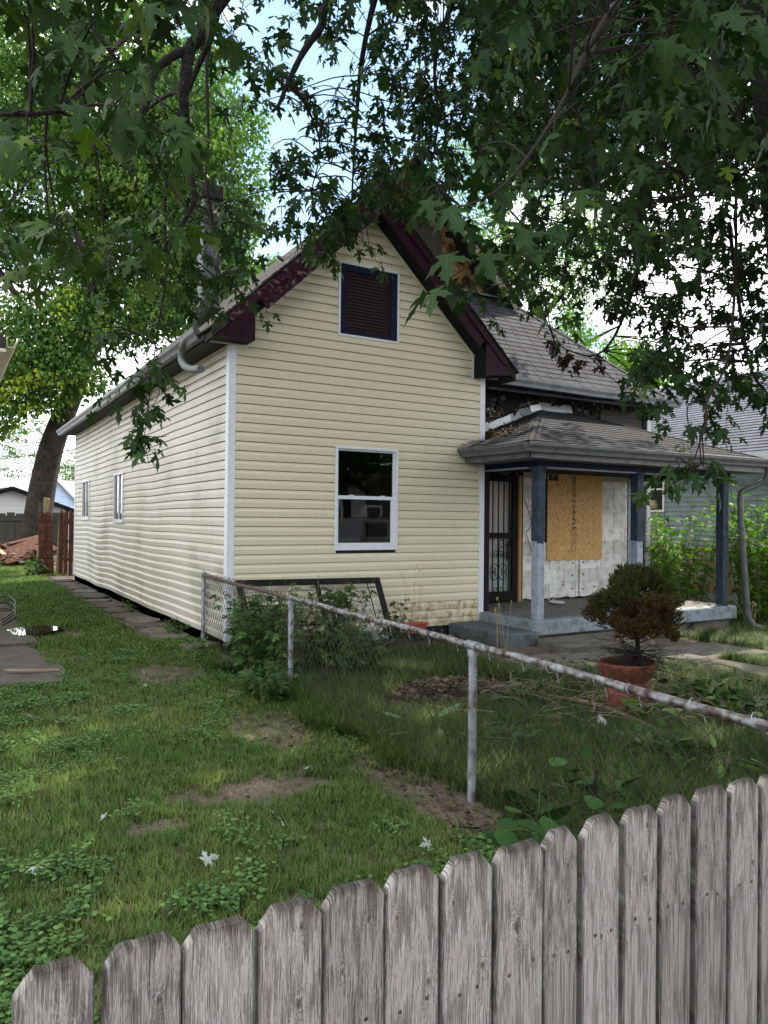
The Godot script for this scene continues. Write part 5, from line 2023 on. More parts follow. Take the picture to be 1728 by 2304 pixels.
func oval_mesh(wd: float, tip: float) -> ArrayMesh:
	var b := MB.new()
	var n := 10
	b.v.append(Vector3(0, 0.42, 0.0))
	b.n.append(Vector3(0, 0, 1))
	b.t.append(Vector2(0.5, 0.5))
	for i in n:
		var a := TAU * i / n
		var y := 0.5 - 0.5 * cos(a)
		var x := sin(a) * wd * 0.5 * (1.0 + tip * (0.5 - y))
		b.v.append(Vector3(x, y, -0.5 * x * x - 0.1 * y + 0.22 * absf(x)))
		b.n.append(Vector3(x * 0.8, 0.1, 1).normalized())
		b.t.append(Vector2(0.5 + x, 1.0 - y))
	for i in n:
		b.ix.append_array([0, 1 + (i + 1) % n, 1 + i])
	return b.mesh()


func blade_tuft(n: int, h: float, spread: float, wd: float, sd: int) -> ArrayMesh:
	var r := RandomNumberGenerator.new()
	r.seed = sd
	var b := MB.new()
	for i in n:
		var a := r.randf() * TAU
		var o := Vector3(r.randfn() * spread, 0, r.randfn() * spread)
		var d := Vector3(cos(a), 0, sin(a))
		var s := Vector3(-d.z, 0, d.x)
		var hh := h * r.randf_range(0.55, 1.15)
		var bend := hh * r.randf_range(0.15, 0.95)
		var w := wd * r.randf_range(0.7, 1.2)
		var k := b.v.size()
		for j in 4:
			var t := j / 3.0
			var p := o + Vector3.UP * hh * (t - 0.28 * t * t * (bend / hh)) + d * bend * t * t
			var ww := w * (1.0 - t * t * 0.96) * 0.5
			b.v.append(p - s * ww)
			b.v.append(p + s * ww)
			var nn := (Vector3.UP * 0.8 - d * 0.7 + d * t * 0.9).normalized()
			b.n.append(nn)
			b.n.append(nn)
			b.t.append(Vector2(0, t))
			b.t.append(Vector2(1, t))
		for j in 3:
			var q := k + j * 2
			b.ix.append_array([q, q + 2, q + 1, q + 1, q + 2, q + 3])
	return b.mesh()


# tip and face of a leaf turned into a frame
func leaf_at(p: Vector3, tip: Vector3, face: Vector3, size: float) -> Transform3D:
	var y := tip.normalized()
	var z := (face - y * face.dot(y)).normalized()
	var x := y.cross(z)
	return Transform3D(Basis(x * size, y * size, z * size), p)


func yard_things() -> void:
	var b := MB.new()
	# ---- terracotta pot with the half dead conifer
	var c := gp(1410, 1606)
	var pot := thing("terracotta_pot", "large cracked terracotta pot holding the browning conifer", "pot", c)
	b.lathe(PackedVector2Array([Vector2(0, 0.0), Vector2(0.155, 0.0), Vector2(0.168, 0.02), Vector2(0.188, 0.28), Vector2(0.172, 0.292), Vector2(0.172, 0.305), Vector2(0.2, 0.315), Vector2(0.226, 0.395), Vector2(0.236, 0.42), Vector2(0.236, 0.438), Vector2(0.222, 0.442), Vector2(0.212, 0.43), Vector2(0.19, 0.33), Vector2(0.185, 0.30)]), 36)
	part("body", b, M.terracotta, pot)
	b = MB.new()
	b.lathe(PackedVector2Array([Vector2(0.187, 0.325), Vector2(0.1, 0.345), Vector2(0, 0.35)]), 20)
	part("soil", b, M.soil, pot)
	var sh := thing("potted_conifer", "browning dwarf conifer with bare lower twigs in the terracotta pot", "shrub", c + Vector3(0.07, 0.33, 0.05))
	b = MB.new()
	b.tube(spline([Vector3(0, 0, 0), Vector3(0.015, 0.12, 0.0), Vector3(-0.012, 0.26, 0.01), Vector3(0.01, 0.45, 0.0), Vector3(0.0, 0.82, 0.0)], 12), [0.03, 0.028, 0.026, 0.025, 0.023, 0.021, 0.019, 0.017, 0.014, 0.011, 0.008, 0.006, 0.004], 8)
	part("trunk", b, M.bark, sh)
	b = MB.new()
	var xs := []
	var cols := []
	for i in 150:
		# bare twigs spread low and fork
		var a := rng.randf() * TAU
		var y := rf(0.02, 0.24)
		var e := Vector3(cos(a), 0, sin(a)) * rf(0.2, 0.46) + Vector3(0, y + rf(-0.10, 0.06), 0)
		var s0 := Vector3(0, y * 0.7 + 0.05, 0)
		var mid := s0.lerp(e, 0.5) + rdir() * 0.04
		b.tube([s0, mid, s0.lerp(e, 0.8) + rdir() * 0.03, e], [0.0035, 0.0026, 0.0018, 0.0008], 4, false)
		for k in 5:
			var q := mid.lerp(e, rf(0.0, 1.0))
			var qe := q + (e - s0).normalized().lerp(rdir(), 0.7) * rf(0.04, 0.12)
			b.tube([q, (q + qe) * 0.5 + rdir() * 0.008, qe], [0.0014, 0.0011, 0.0007], 3, false)
	for i in 92:
		# leafy pads on an uneven cone, with gaps between them
		var a := rng.randf() * TAU
		var y := 0.34 + 0.53 * rng.randf()
		var lump := 1.0 + 0.14 * sin(a * 3.0 + 1.0) + 0.10 * sin(a * 5.0 + y * 14.0)
		var rr := 0.37 * pow(clampf(1.0 - pow(absf(y - 0.42) / (0.50 if y > 0.42 else 0.2), 1.7), 0.02, 1.0), 0.8) * lump * (rf(0.75, 1.0) if i % 4 else rf(0.3, 0.65))
		var c2 := Vector3(cos(a) * rr + 0.06 * (y - 0.4), y, sin(a) * rr)
		var s0 := Vector3(0, c2.y * 0.6 + 0.06, 0)
		b.tube([s0, s0.lerp(c2, 0.5) + rdir() * 0.02, c2], [0.006, 0.004, 0.002], 4, false)
		var outw := (c2 - Vector3(0, 0.25, 0)).normalized()
		var pad := rf(0.05, 0.095)
		var green := clampf(smoothstep(0.48, 0.78, c2.y + 0.10 * sin(a * 2.0 + 0.6)) + rf(-0.2, 0.2), 0, 1)
		for k in 74:
			var d := rdir() * pow(rng.randf(), 0.4) * pad
			d.y *= 0.7
			var up := (outw * 0.8 + d.normalized() * 0.9 + Vector3(0, 0.5, 0)).normalized()
			xs.append(leaf_at(c2 + d, up, rdir(), rf(0.7, 1.4)))
			var col := Color(0.098, 0.060, 0.030).lerp(Color(0.062, 0.074, 0.028), clampf(green + rf(-0.25, 0.25), 0, 1)) * rf(0.6, 1.4)
			cols.append(col)
	part("twigs", b, M.twig, sh).set_meta("kind", "stuff")
	var sp := MB.new()
	var r2 := RandomNumberGenerator.new()
	r2.seed = 77
	for i in 16:
		var d := Vector3(r2.randfn() * 0.5, absf(r2.randfn()) + 0.5, r2.randfn() * 0.5).normalized()
		var o := Vector3(0, 0.004 * i / 2.0, 0)
		var s := d.cross(Vector3(r2.randfn(), r2.randfn(), r2.randfn())).normalized() * 0.0034
		var l := r2.randf_range(0.012, 0.028)
		sp.quad(o - s, o + s, o + d * l + s * 0.3, o + d * l - s * 0.3)
	copies("foliage", sp.mesh(), M.leaf_far, xs, cols, sh).set_meta("kind", "stuff")

	# ---- black storm window frame leaning on the wall among the weeds
	var sf := thing("storm_window", "black metal storm window frame leaning against the cream wall", "window frame")
	var O := Vector3(0.10, 0.05, 0.52)
	var R := Vector3(1.94, -0.02, 0.02)
	var T := Vector3(-0.06, 0.815, -0.36)
	var rl := R.length()
	var tl := T.length()
	var fx := Transform3D(Basis(R / rl, T / tl, (R / rl).cross(T / tl)), O)
	b = MB.new()
	for q: Array in [[0.0, 0.0, rl, 0.07], [0.0, tl - 0.075, rl, tl], [0.0, 0.07, 0.075, tl - 0.075], [rl - 0.075, 0.07, rl, tl - 0.075]]:
		b.ab(Vector3(q[0], q[1], 0), Vector3(q[2], q[3], 0.035), 0.004)
	part("frame", b, M.black_frame, sf, fx)
	b = MB.new()
	b.ab(Vector3(rl * 0.52, 0.07, 0.0), Vector3(rl * 0.52 + 0.05, tl - 0.075, 0.04), 0.004)
	part("mullion", b, M.black_frame, sf, fx)
	for y: float in [0.30, 0.56]:
		b = MB.new()
		b.ab(Vector3(0.076, y, 0.008), Vector3(rl * 0.52 - 0.001, y + 0.016, 0.022))
		part("bar", b, M.black_frame, sf, fx)
	b = MB.new()
	b.ab(Vector3(rl * 0.2, 0.071, 0.009), Vector3(rl * 0.2 + 0.02, 0.55, 0.024))
	b.ab(Vector3(rl - 0.20, 0.35, 0.01), Vector3(rl - 0.19, tl - 0.08, 0.02))
	part("bar", b, M.black_frame, sf, fx)
	for q: Array in [[0.07, rl * 0.52 + 0.005], [rl * 0.52 + 0.045, rl - 0.07]]:
		b = MB.new()
		b.quad(Vector3(q[0], 0.065, 0.015), Vector3(q[1], 0.065, 0.015), Vector3(q[1], tl - 0.07, 0.015), Vector3(q[0], tl - 0.07, 0.015))
		part("pane", b, M.glass, sf, fx)
	# ---- red planter box with woven sides
	var pc := onp(930, 1424, 2, 0.26)
	var pl := thing("red_planter", "red plastic basket weave planter box beside the porch step", "planter", pc)
	b = MB.new()
	b.extrude(PackedVector2Array([Vector2(-0.13, 0), Vector2(0.13, 0), Vector2(0.175, 0.13), Vector2(-0.175, 0.13)]), Vector3(0, 0, -0.08), Vector3(0, 0, 0.07), Vector3.RIGHT, Vector3.UP)
	part("body", b, M.red_plastic, pl)
	b = MB.new()
	b.ab(Vector3(-0.19, 0.115, -0.09), Vector3(0.19, 0.135, 0.085), 0.006)
	part("rim", b, M.red_plastic, pl)
	b = MB.new()
	for r in 5:
		for k in 8:
			var xx := -0.13 + k * 0.037 + (0.018 if r % 2 else 0.0)
			b.ab(Vector3(xx - 0.014, 0.008 + r * 0.021, 0.068), Vector3(xx + 0.014, 0.024 + r * 0.021, 0.078), 0.004)
	part("weave", b, M.red_plastic, pl)
	# ---- block at the foot of the fence
	b = MB.new()
	var q := gp(452, 1466)
	b.box(Transform3D(Basis(Vector3.UP, 0.3), q + Vector3(0, 0.03, -0.05)), Vector3(0.42, 0.13, 0.3), 0.02)
	tag(part("concrete_block", b, M.concrete_dirty), "grey concrete block at the foot of the chain link end post", "block")
	# ---- sticks, boards, bottles, cables
	b = MB.new()
	b.tube(spline([gp(10, 1522) + Vector3(0, 0.06, 0), gp(60, 1524) + Vector3(0, 0.062, 0), gp(132, 1520) + Vector3(0, 0.05, 0)], 8), [0.012, 0.016, 0.02, 0.019, 0.021, 0.022, 0.02, 0.024, 0.02], 7)
	tag(part("fallen_branch", b, M.dead_wood), "short grey branch lying across the left concrete walk", "branch")
	var brs := [[[1150, 1548], [1230, 1580], [1330, 1600], [1440, 1640], [1500, 1668]], [[1000, 1560], [1060, 1554], [1160, 1556]], [[1230, 1590], [1320, 1640], [1420, 1690]], [[1590, 1572], [1660, 1560], [1740, 1572]], [[1480, 1545], [1600, 1500], [1700, 1530]], [[1100, 1700], [1180, 1690], [1260, 1660]]]
	var bl := ["longest grey branch lying in front of the terracotta pot", "thin dead branch crossing the brown leaf pile", "dark forked stick between the two crushed bottles", "thick brown log at the right edge of the yard", "pale curved branch right of the conifer pot", "thin straight stick lying in the tall grass"]
	for i in brs.size():
		var pts := []
		for p: Array in brs[i]:
			pts.append(gp(p[0], p[1]) + Vector3(0, rf(0.03, 0.07), 0))
		b = MB.new()
		var r0: float = [0.022, 0.012, 0.014, 0.035, 0.016, 0.008][i]
		b.tube(spline(pts, 12), [r0 * 1.1, r0, r0 * 0.9, r0, r0 * 0.95, r0 * 0.85, r0 * 0.8, r0 * 0.75, r0 * 0.7, r0 * 0.66, r0 * 0.6, r0 * 0.55, r0 * 0.4], 7)
		for k in 4:
			var a: Vector3 = pts[rng.randi() % (pts.size() - 1)]
			b.tube([a, a + Vector3(rf(-0.1, 0.1), rf(0.02, 0.08), rf(-0.1, 0.1)), a + Vector3(rf(-0.25, 0.25), rf(0.01, 0.06), rf(-0.2, 0.2))], [r0 * 0.5, r0 * 0.35, 0.002], 5)
		tag(part("dead_branch", b, M.dead_wood if i != 3 else M.bark_far), bl[i], "branch")
	for i in 2:
		var s := gp([1175, 1215][i], [1625, 1648][i])
		b = MB.new()
		b.box(Transform3D(Basis(Vector3.UP, [-0.62, -0.4][i]) * Basis(Vector3(1, 0, 0), 0.06), s + Vector3(0, 0.05, 0)), Vector3([0.62, 0.34][i], 0.02, 0.07), 0.004)
		tag(part("loose_board", b, M.raw_wood), ["longer tan board lying in the grass behind the near fence post", "shorter tan board lying nearest the fence wire"][i], "board")
	var st := MB.new()
	var s0 := gp(1340, 1850)
	var s1 := px(1342, 1733, (s0 - CAM).dot(-cam_basis.z))
	st.tube(spline([s0 - Vector3(0, 0.05, 0), s0.lerp(s1, 0.4) + Vector3(0.006, 0, 0), s0.lerp(s1, 0.7) - Vector3(0.005, 0, 0), s1], 9), [0.014, 0.013, 0.015, 0.012, 0.014, 0.011, 0.012, 0.01, 0.010, 0.007], 7)
	tag(part("upright_stick", st, M.bark), "dark upright stick poking up behind the picket fence", "stick")
	for i in 2:
		var s := gp([1352, 1478][i], [1636, 1690][i])
		var bo := thing("crushed_bottle", ["crushed clear bottle lying just below the terracotta pot", "crumpled clear bottle lying right among the grass blades"][i], "bottle", s + Vector3(0, 0.045, 0))
		bo.rotation = Vector3(0.2, [0.9, -0.5][i], 1.45)
		b = MB.new()
		b.lathe(PackedVector2Array([Vector2(0, -0.1), Vector2(0.03, -0.1), Vector2(0.034, -0.08), Vector2(0.024, -0.05), Vector2(0.034, -0.02), Vector2(0.026, 0.01), Vector2(0.033, 0.04), Vector2(0.03, 0.07), Vector2(0.012, 0.1), Vector2(0.012, 0.115), Vector2(0, 0.116)]), 14)
		for k in b.v.size():
			b.v[k] += Vector3(b.v[k].x * 0.2 * sin(b.v[k].y * 60.0), 0, b.v[k].z * -0.3 * cos(b.v[k].y * 45.0))
		part("body", b, plain("bottle_plastic_%d" % i, S(196, 202, 204), 0.18), bo)
		b = MB.new()
		b.tube([Vector3(0, 0.1, 0), Vector3(0, 0.125, 0)], [0.0145], 10)
		part("cap", b, M.vinyl_white, bo)
	b = MB.new()
	b.tube(spline([gp(1520, 1600) + Vector3(0, .02, 0), gp(1600, 1604) + Vector3(0, .03, 0), gp(1640, 1590) + Vector3(0, .04, 0), gp(1625, 1572) + Vector3(0, .05, 0), gp(1560, 1566) + Vector3(0, .03, 0)], 24), [0.007], 6)
	tag(part("white_cable", b, M.white_cable), "white cable looping on the ground right of the pot", "cable")
	b = MB.new()
	for k: int in 3:
		b.tube(spline([gp(-20, 1352 + k * 12) + Vector3(0, .05, 0), gp(24, 1350 + k * 14) + Vector3(0, .055, 0), gp(34, 1372 + k * 10) + Vector3(0, .05, 0), gp(8, 1400 + k * 6) + Vector3(0, .05, 0)], 14), [0.014], 6)
	tag(part("black_hose", b, M.cable_black), "black hose coiled on the left concrete walk", "hose")
	# ---- puddle on the walk
	b = MB.new()
	var o2 := PackedVector2Array()
	for i in 22:
		var a := TAU * i / 22.0
		o2.append(Vector2(-1.86 + cos(a) * 0.34 * (1.0 + 0.2 * sin(a * 3.0 + 1.0)), 2.6 + sin(a) * 0.42 * (1.0 + 0.25 * sin(a * 2.0))))
	b.extrude(o2, Vector3(0, 0.0, 0), Vector3(0, gh(-1.9, -2.6) + 0.042, 0), Vector3.RIGHT, Vector3.FORWARD)
	var pu := struct("puddle", b, plain("puddle_water", S(22, 21, 19), 0.015))
	M.puddle_water.metallic_specular = 0.6
	pu.set_meta("label", "dark puddle on the left concrete walk reflecting the sky")
	# ---- heap of broken boards by the big tree
	var rub := thing("board_heap", "heap of broken reddish boards at the foot of the big trunk", "rubble", Vector3(-0.95, gh(-0.9, -17.8), -17.8))
	var big := MB.new()
	big.box(Transform3D(Basis(Vector3(0.55, 0.5, 0.2).normalized(), 0.62), Vector3(0.3, 0.5, 0.0)), Vector3(1.7, 0.06, 1.2), 0.01)
	part("panel", big, M.brown_paint, rub)
	for i in 46:
		b = MB.new()
		var w := rf(0.3, 1.1)
		b.box(Transform3D(Basis(Vector3.UP, rf(-1.4, 1.4)) * Basis(Vector3(0, 0, 1), rf(-0.5, 0.5)), Vector3(rf(-1.7, 1.0), rf(0.03, 0.45) * (1.0 if i > 14 else 1.7), rf(-0.5, 1.0))), Vector3(w, rf(0.02, 0.05), rf(0.07, 0.2)), 0.004)
		part("board", b, M[["brown_paint", "pale_wood", "jamb", "grey_wood", "brown_paint"][rng.randi() % 5]], rub)
	# ---- white scrap on the porch floor
	b = MB.new()
	b.lathe(PackedVector2Array([Vector2(0, 0.01), Vector2(0.1, 0.012), Vector2(0.13, 0.03), Vector2(0.12, 0.012), Vector2(0, 0.0)]), 16)
	var wp := part("white_plate", b, M.vinyl_white, null, Transform3D(Basis(Vector3(1, 0, 0), 0.05), Vector3(5.62, 0.29, -0.35)))
	tag(wp, "flat white plate lying on the grey porch floor", "plate")


func grow(called: String, label: String, category: String, at: Vector3, rad: Vector3, stems: int, leaves: int, size: float, mesh: Mesh, c0: Color, c1: Color, lean := 0.35, group := "") -> Node3D:
	var o := thing(called, label, category, at, group)
	var lm: Material = M.shrub_leaf if called in ["lobed_shrub", "sapling_tip"] else M.weed_leaf
	var b := MB.new()
	var xs := []
	var cols := []
	for s in stems:
		var a := rng.randf() * TAU
		var base := Vector3(cos(a) * rad.x * 0.45 * rng.randf(), 0, sin(a) * rad.z * 0.45 * rng.randf())
		var top := Vector3(cos(a) * rad.x * rf(0.2, 1.0), rad.y * rf(0.5, 1.05), sin(a) * rad.z * rf(0.2, 1.0))
		var ln := spline([base, base.lerp(top, 0.35) + Vector3(0, rad.y * 0.1, 0) + rdir() * 0.05 * rad.x, top + rdir() * lean * 0.2], 7)
		var r0 := 0.0035 + 0.003 * rad.y
		b.tube(ln, [r0, r0 * 0.9, r0 * 0.8, r0 * 0.7, r0 * 0.6, r0 * 0.5, r0 * 0.4, 0.001], 4, false)
		var n := int(leaves / float(stems))
		for k in n:
			var t := pow(rng.randf(), 0.7)
			var p: Vector3 = (ln[int(t * 6.0)] as Vector3).lerp(ln[int(t * 6.0) + 1], rng.randf())
			var out := Vector3(rng.randfn(), rf(-0.3, 0.6), rng.randfn()).normalized()
			var q := p + out * size * rf(0.5, 1.5)
			b.tube([p, (p + q) * 0.5 + Vector3(0, size * 0.15, 0), q], [0.0016, 0.0013, 0.001], 3, false)
			xs.append(leaf_at(q, out + Vector3(0, rf(-0.9, 0.1), 0), Vector3(0, 1, 0) + rdir() * 0.6, size * rf(0.65, 1.25)))
			cols.append(c0.lerp(c1, pow(rng.randf(), 1.6)) * rf(0.75, 1.25))
	part("stem", b, M.green_stem, o).set_meta("kind", "stuff")
	copies("leaves", mesh, lm, xs, cols, o).set_meta("kind", "stuff")
	return o


func plants() -> void:
	mat("green_stem", [S(66, 78, 40), S(92, 96, 56)], Vector3(5, 5, 5), 0.8)
	mat("straw", [S(150, 136, 96), S(186, 172, 128)], Vector3(5, 5, 5), 0.9)
	var lobed := leaf_mesh(true)
	var small := leaf_mesh(false)
	var oval := oval_mesh(0.62, 0.5)
	var heart := oval_mesh(0.95, 0.7)
	var long := oval_mesh(0.3, 0.2)
	var g0 := Color(0.036, 0.088, 0.026)
	var g1 := Color(0.085, 0.165, 0.038)
	var bright := Color(0.12, 0.24, 0.03)
	grow("vine", "leafy green vine climbing the chain link fence at its middle post", "vine", ground(-0.16, 1.55), Vector3(0.42, 0.98, 0.9), 26, 1000, 0.085, lobed, g0, g1)
	grow("weed_bush", "tall weedy bush in front of the leaning storm window", "bush", ground(0.95, 0.75), Vector3(0.75, 0.95, 0.35), 22, 560, 0.085, lobed, g0, g1)
	grow("weed_bush", "low dark bush behind the chain link wire left of the leaf pile", "bush", ground(0.55, 1.75), Vector3(0.75, 0.6, 0.65), 26, 900, 0.07, lobed, g0 * 0.9, g1 * 0.75)
	grow("weed_bush", "bush with pale leaves at the white corner trim behind the fence", "bush", ground(0.12, 0.42), Vector3(0.38, 0.62, 0.45), 18, 460, 0.07, small, g0, g1)
	grow("creeping_weed", "dark creeping weed spilling out under the middle fence post", "weed", ground(-0.42, 2.35), Vector3(0.42, 0.36, 0.75), 22, 620, 0.05, small, g0, g1 * 0.8)
	grow("weed", "leggy weed rising right of the storm window frame", "weed", ground(2.05, 0.5), Vector3(0.28, 0.75, 0.2), 8, 110, 0.075, lobed, g0, g1)
	grow("compound_weed", "arching weed with paired leaves at the fence end post", "weed", ground(-0.35, 0.1), Vector3(0.4, 0.32, 0.4), 5, 70, 0.09, long, g1, bright * 0.7)
	grow("foundation_weed", "grey green weed against the side wall near the fence post", "weed", ground(-0.22, -1.5), Vector3(0.25, 0.28, 0.7), 12, 180, 0.04, small, g0 * 1.6, g1 * 1.2)
	grow("foundation_weed", "small weed on the stone edging halfway along the side wall", "weed", ground(-0.16, -4.6), Vector3(0.15, 0.22, 0.6), 8, 90, 0.045, small, g0, g1)
	grow("fence_weed", "leafy weed at the foot of the peeling brown fence", "weed", ground(-0.75, -13.6), Vector3(0.45, 0.65, 0.4), 9, 170, 0.11, small, g0, g1)
	grow("heart_leaf_plant", "broad heart shaped leaves just behind the picket tops", "plant", gp(1190, 1880), Vector3(0.42, 0.20, 0.22), 9, 30, 0.125, heart, Color(0.035, 0.10, 0.025), Color(0.06, 0.15, 0.035))
	grow("heart_leaf_plant", "broad heart shaped leaves around the upright dark stick", "plant", gp(1310, 1830), Vector3(0.38, 0.24, 0.22), 9, 32, 0.11, heart, Color(0.035, 0.10, 0.025), Color(0.06, 0.15, 0.035))
	grow("broadleaf_weed", "bright broad leaved weed standing near the picket fence at right", "weed", gp(1620, 1745), Vector3(0.16, 0.30, 0.16), 4, 26, 0.16, long, g1, bright * 0.8)
	grow("broadleaf_weed", "broad leaved weed beside the long branch below the pot", "weed", gp(1450, 1640), Vector3(0.22, 0.2, 0.22), 5, 26, 0.16, long, g1, bright * 0.7)
	grow("mullein", "pale woolly rosette growing by the brown leaf pile", "weed", gp(975, 1665), Vector3(0.16, 0.16, 0.16), 4, 16, 0.24, long, Color(0.10, 0.16, 0.07), Color(0.15, 0.22, 0.10), 0.1)
	grow("broadleaf_weed", "green weed in front of the terracotta pot base", "weed", gp(1440, 1610), Vector3(0.09, 0.2, 0.09), 4, 34, 0.05, oval, g1, bright * 0.7)
	grow("yard_weed", "leafy weeds right of the pot by the white cable", "weed", gp(1590, 1590), Vector3(0.5, 0.3, 0.35), 14, 150, 0.085, oval, g0, bright * 0.6)
	grow("yard_weed", "leafy weeds at the right edge beyond the top rail", "weed", gp(1690, 1640), Vector3(0.4, 0.3, 0.4), 12, 120, 0.095, oval, g0, bright * 0.6)
	grow("gutter_weed", "drooping seedlings growing out of the porch gutter", "weed", Vector3(6.27, 2.6, 1.46), Vector3(0.22, 0.22, 0.06), 6, 46, 0.07, long, g0 * 0.7, g1 * 0.8)
	grow("step_weed", "small green weed between the two porch steps", "weed", gp(1200, 1452), Vector3(0.12, 0.2, 0.1), 5, 30, 0.06, long, g0, g1)
	grow("yard_weed", "dark weeds growing through the long branch behind the near post", "weed", gp(1180, 1600), Vector3(0.45, 0.28, 0.3), 10, 150, 0.06, lobed, g0 * 0.8, g1 * 0.8)
	grow("yard_weed", "dark weeds between the terracotta pot and the porch path", "weed", gp(1250, 1530), Vector3(0.6, 0.24, 0.3), 12, 190, 0.05, small, g0 * 0.8, g1 * 0.9)
	grow("yard_weed", "dark weeds in the tall grass under the sloping rail", "weed", gp(1500, 1720), Vector3(0.45, 0.25, 0.3), 10, 120, 0.07, oval, g0 * 0.8, g1 * 0.8)
	grow("yard_weed", "dark weeds right beside the near silver fence post", "weed", gp(1130, 1700), Vector3(0.3, 0.25, 0.3), 8, 110, 0.06, small, g0 * 0.8, g1 * 0.8)
	var br := MB.new()
	for i in 150:
		var a := gp(rf(1080, 1720), rf(1555, 1640)) + Vector3(0, rf(0.02, 0.14), 0)
		var d := Vector3(rng.randfn(), rf(-0.1, 0.25), rng.randfn() * 0.5).normalized() * rf(0.15, 0.6)
		br.tube([a, a + d * 0.5 + rdir() * 0.03, a + d], [0.005, 0.004, 0.0015], 4, false)
	var bo := part("brush_twigs", br, M.dead_wood)
	bo.set_meta("kind", "stuff")
	bo.set_meta("label", "loose grey twigs strewn across the yard around the terracotta pot")
	bo.set_meta("category", "brush")
	# bright shrubs beyond the right end of the porch
	var sg0 := Color(0.12, 0.26, 0.035)
	var sg1 := Color(0.33, 0.49, 0.06)
	grow("lobed_shrub", "tall bright green shrub right of the porch downspout", "shrub", ground(9.5, 0.6), Vector3(1.1, 2.9, 0.9), 34, 2300, 0.10, small, sg0, sg1)
	grow("lobed_shrub", "bright green shrub seen between the porch posts", "shrub", ground(8.95, -0.6), Vector3(1.0, 2.1, 0.8), 28, 1500, 0.10, small, sg0, sg1)
	grow("lobed_shrub", "low bright undergrowth beyond the porch floor", "shrub", ground(8.9, -2.2), Vector3(1.2, 1.0, 1.2), 26, 1500, 0.09, small, sg0, sg1)
	grow("lobed_shrub", "bright green shrub at the far right image edge", "shrub", ground(10.2, 2.0), Vector3(1.2, 2.2, 1.0), 26, 1500, 0.10, small, sg0, sg1)
	grow("sapling_tip", "thin sapling rising in front of the dark shingle roof", "sapling", ground(10.4, 0.9), Vector3(0.3, 3.6, 0.25), 4, 200, 0.10, small, sg0, sg1)
	# dry seed stalks
	var spots := [[gp(1125, 1468), 0.62, 5, "dry seed heads standing beside the porch step"], [onp(935, 1400, 2, 0.25), 0.72, 7, "thin dry stalks standing in the red planter"], [gp(1690, 1420), 0.5, 8, "dry grass heads at the right corner of the porch"], [ground(9.2, -3.4), 0.9, 40, "tall straw coloured grass below the timber railing"]]
	for s: Array in spots:
		var b := MB.new()
		for k: int in s[2]:
			var a: Vector3 = Vector3(rng.randfn() * 0.05, 0, rng.randfn() * 0.05) * (1.0 if s[2] < 20 else 12.0)
			var h: float = s[1] * rf(0.6, 1.1)
			var e := a + Vector3(rng.randfn() * 0.12, h, rng.randfn() * 0.1)
			var ln := spline([a, a.lerp(e, 0.5) + Vector3(0, 0.05, 0), e, e + Vector3(rf(-0.06, 0.06), -0.03, rf(-0.04, 0.04))], 9)
			b.tube(ln, [0.0022, 0.0022, 0.002, 0.002, 0.0018, 0.0016, 0.0014, 0.0035, 0.005, 0.001], 4, false)
		var o := part("seed_stalks", b, M.straw, null, Transform3D(Basis(), s[0]))
		tag(o, s[3], "dry grass")


func bare(x: float, z: float) -> float:   # how much of the soil the grass leaves open, 0 to 1
	if x > -2.62 and x < -1.95 and z < 0.95 and z > -15.5:
		return 1.0
	if x > -0.62 and z < -1.0 and z > -13.2 and x < 9.0:
		return 1.0
	if x > -0.05 and x < 8.4 and z < 0.08:
		return 1.0
	if x > 3.1 and x < 8.2 and z < 1.2 and z > -1.0:
		return 1.0
	if x > 2.3 and x < 6.45 and z > 1.15 and z < 2.9:
		return 1.0
	if x > 4.3 and x < 5.15 and z > 1.2 and z < 7.0:
		return 1.0
	var n := 0.5 + 0.5 * sin(x * 3.3 + 1.2 * sin(z * 2.1)) * sin(z * 2.7 + 1.1 * sin(x * 1.7))
	var r := 0.0
	var rag := 0.22 * sin(x * 17.0 + 3.0 * sin(z * 9.0)) + 0.2 * sin(z * 23.0 + 2.0 * sin(x * 11.0))
	var p := Vector2((x + 1.28) / 0.52, (z - 4.46) / 0.19)
	r = maxf(r, smoothstep(1.35, 0.55, p.length() + 0.25 * (n - 0.5) + rag) * 0.975)
	p = Vector2((x + 2.0) / 0.17, (z - 4.75) / 0.12)
	r = maxf(r, smoothstep(1.3, 0.7, p.length()) * 0.9)
	p = Vector2((x + 0.80) / 0.30, (z - 3.35) / 0.7)      # worn strip along the fence
	r = maxf(r, smoothstep(1.2, 0.6, p.length() + 0.4 * (n - 0.5)) * 0.75)
	p = Vector2((x + 0.50) / 0.22, (z - 5.2) / 1.3)
	r = maxf(r, smoothstep(1.2, 0.6, p.length() + 0.4 * (n - 0.5)) * 0.9)
	p = Vector2((x - 1.1) / 0.95, (z - 3.1) / 0.6)      # litter under the branches
	r = maxf(r, smoothstep(1.2, 0.7, p.length() + 0.4 * (n - 0.5)) * 0.96)
	p = Vector2((x - 2.2) / 1.2, (z - 4.2) / 0.8)
	r = maxf(r, smoothstep(1.2, 0.6, p.length() + 0.5 * (n - 0.5)) * 0.6)
	p = Vector2((x - 2.9) / 0.9, (z - 0.55) / 0.6)
	r = maxf(r, smoothstep(1.2, 0.7, p.length()) * 0.95)
	p = Vector2((x + 1.45) / 0.35, (z + 2.4) / 0.5)
	r = maxf(r, smoothstep(1.2, 0.7, p.length()) * 0.6)
	p = Vector2((x + 0.95) / 0.35, (z - 0.9) / 0.5)
	r = maxf(r, smoothstep(1.2, 0.7, p.length() + 0.4 * (n - 0.5)) * 0.8)
	return maxf(r, 0.16 * n)


func seen(p: Vector3) -> float:   # 0 if far out of the picture, else the depth
	var q := pix(p)
	if q.z < 0.5 or q.x < -160 or q.x > 1900 or q.y < 0 or q.y > 2560:
		return 0.0
	return q.z


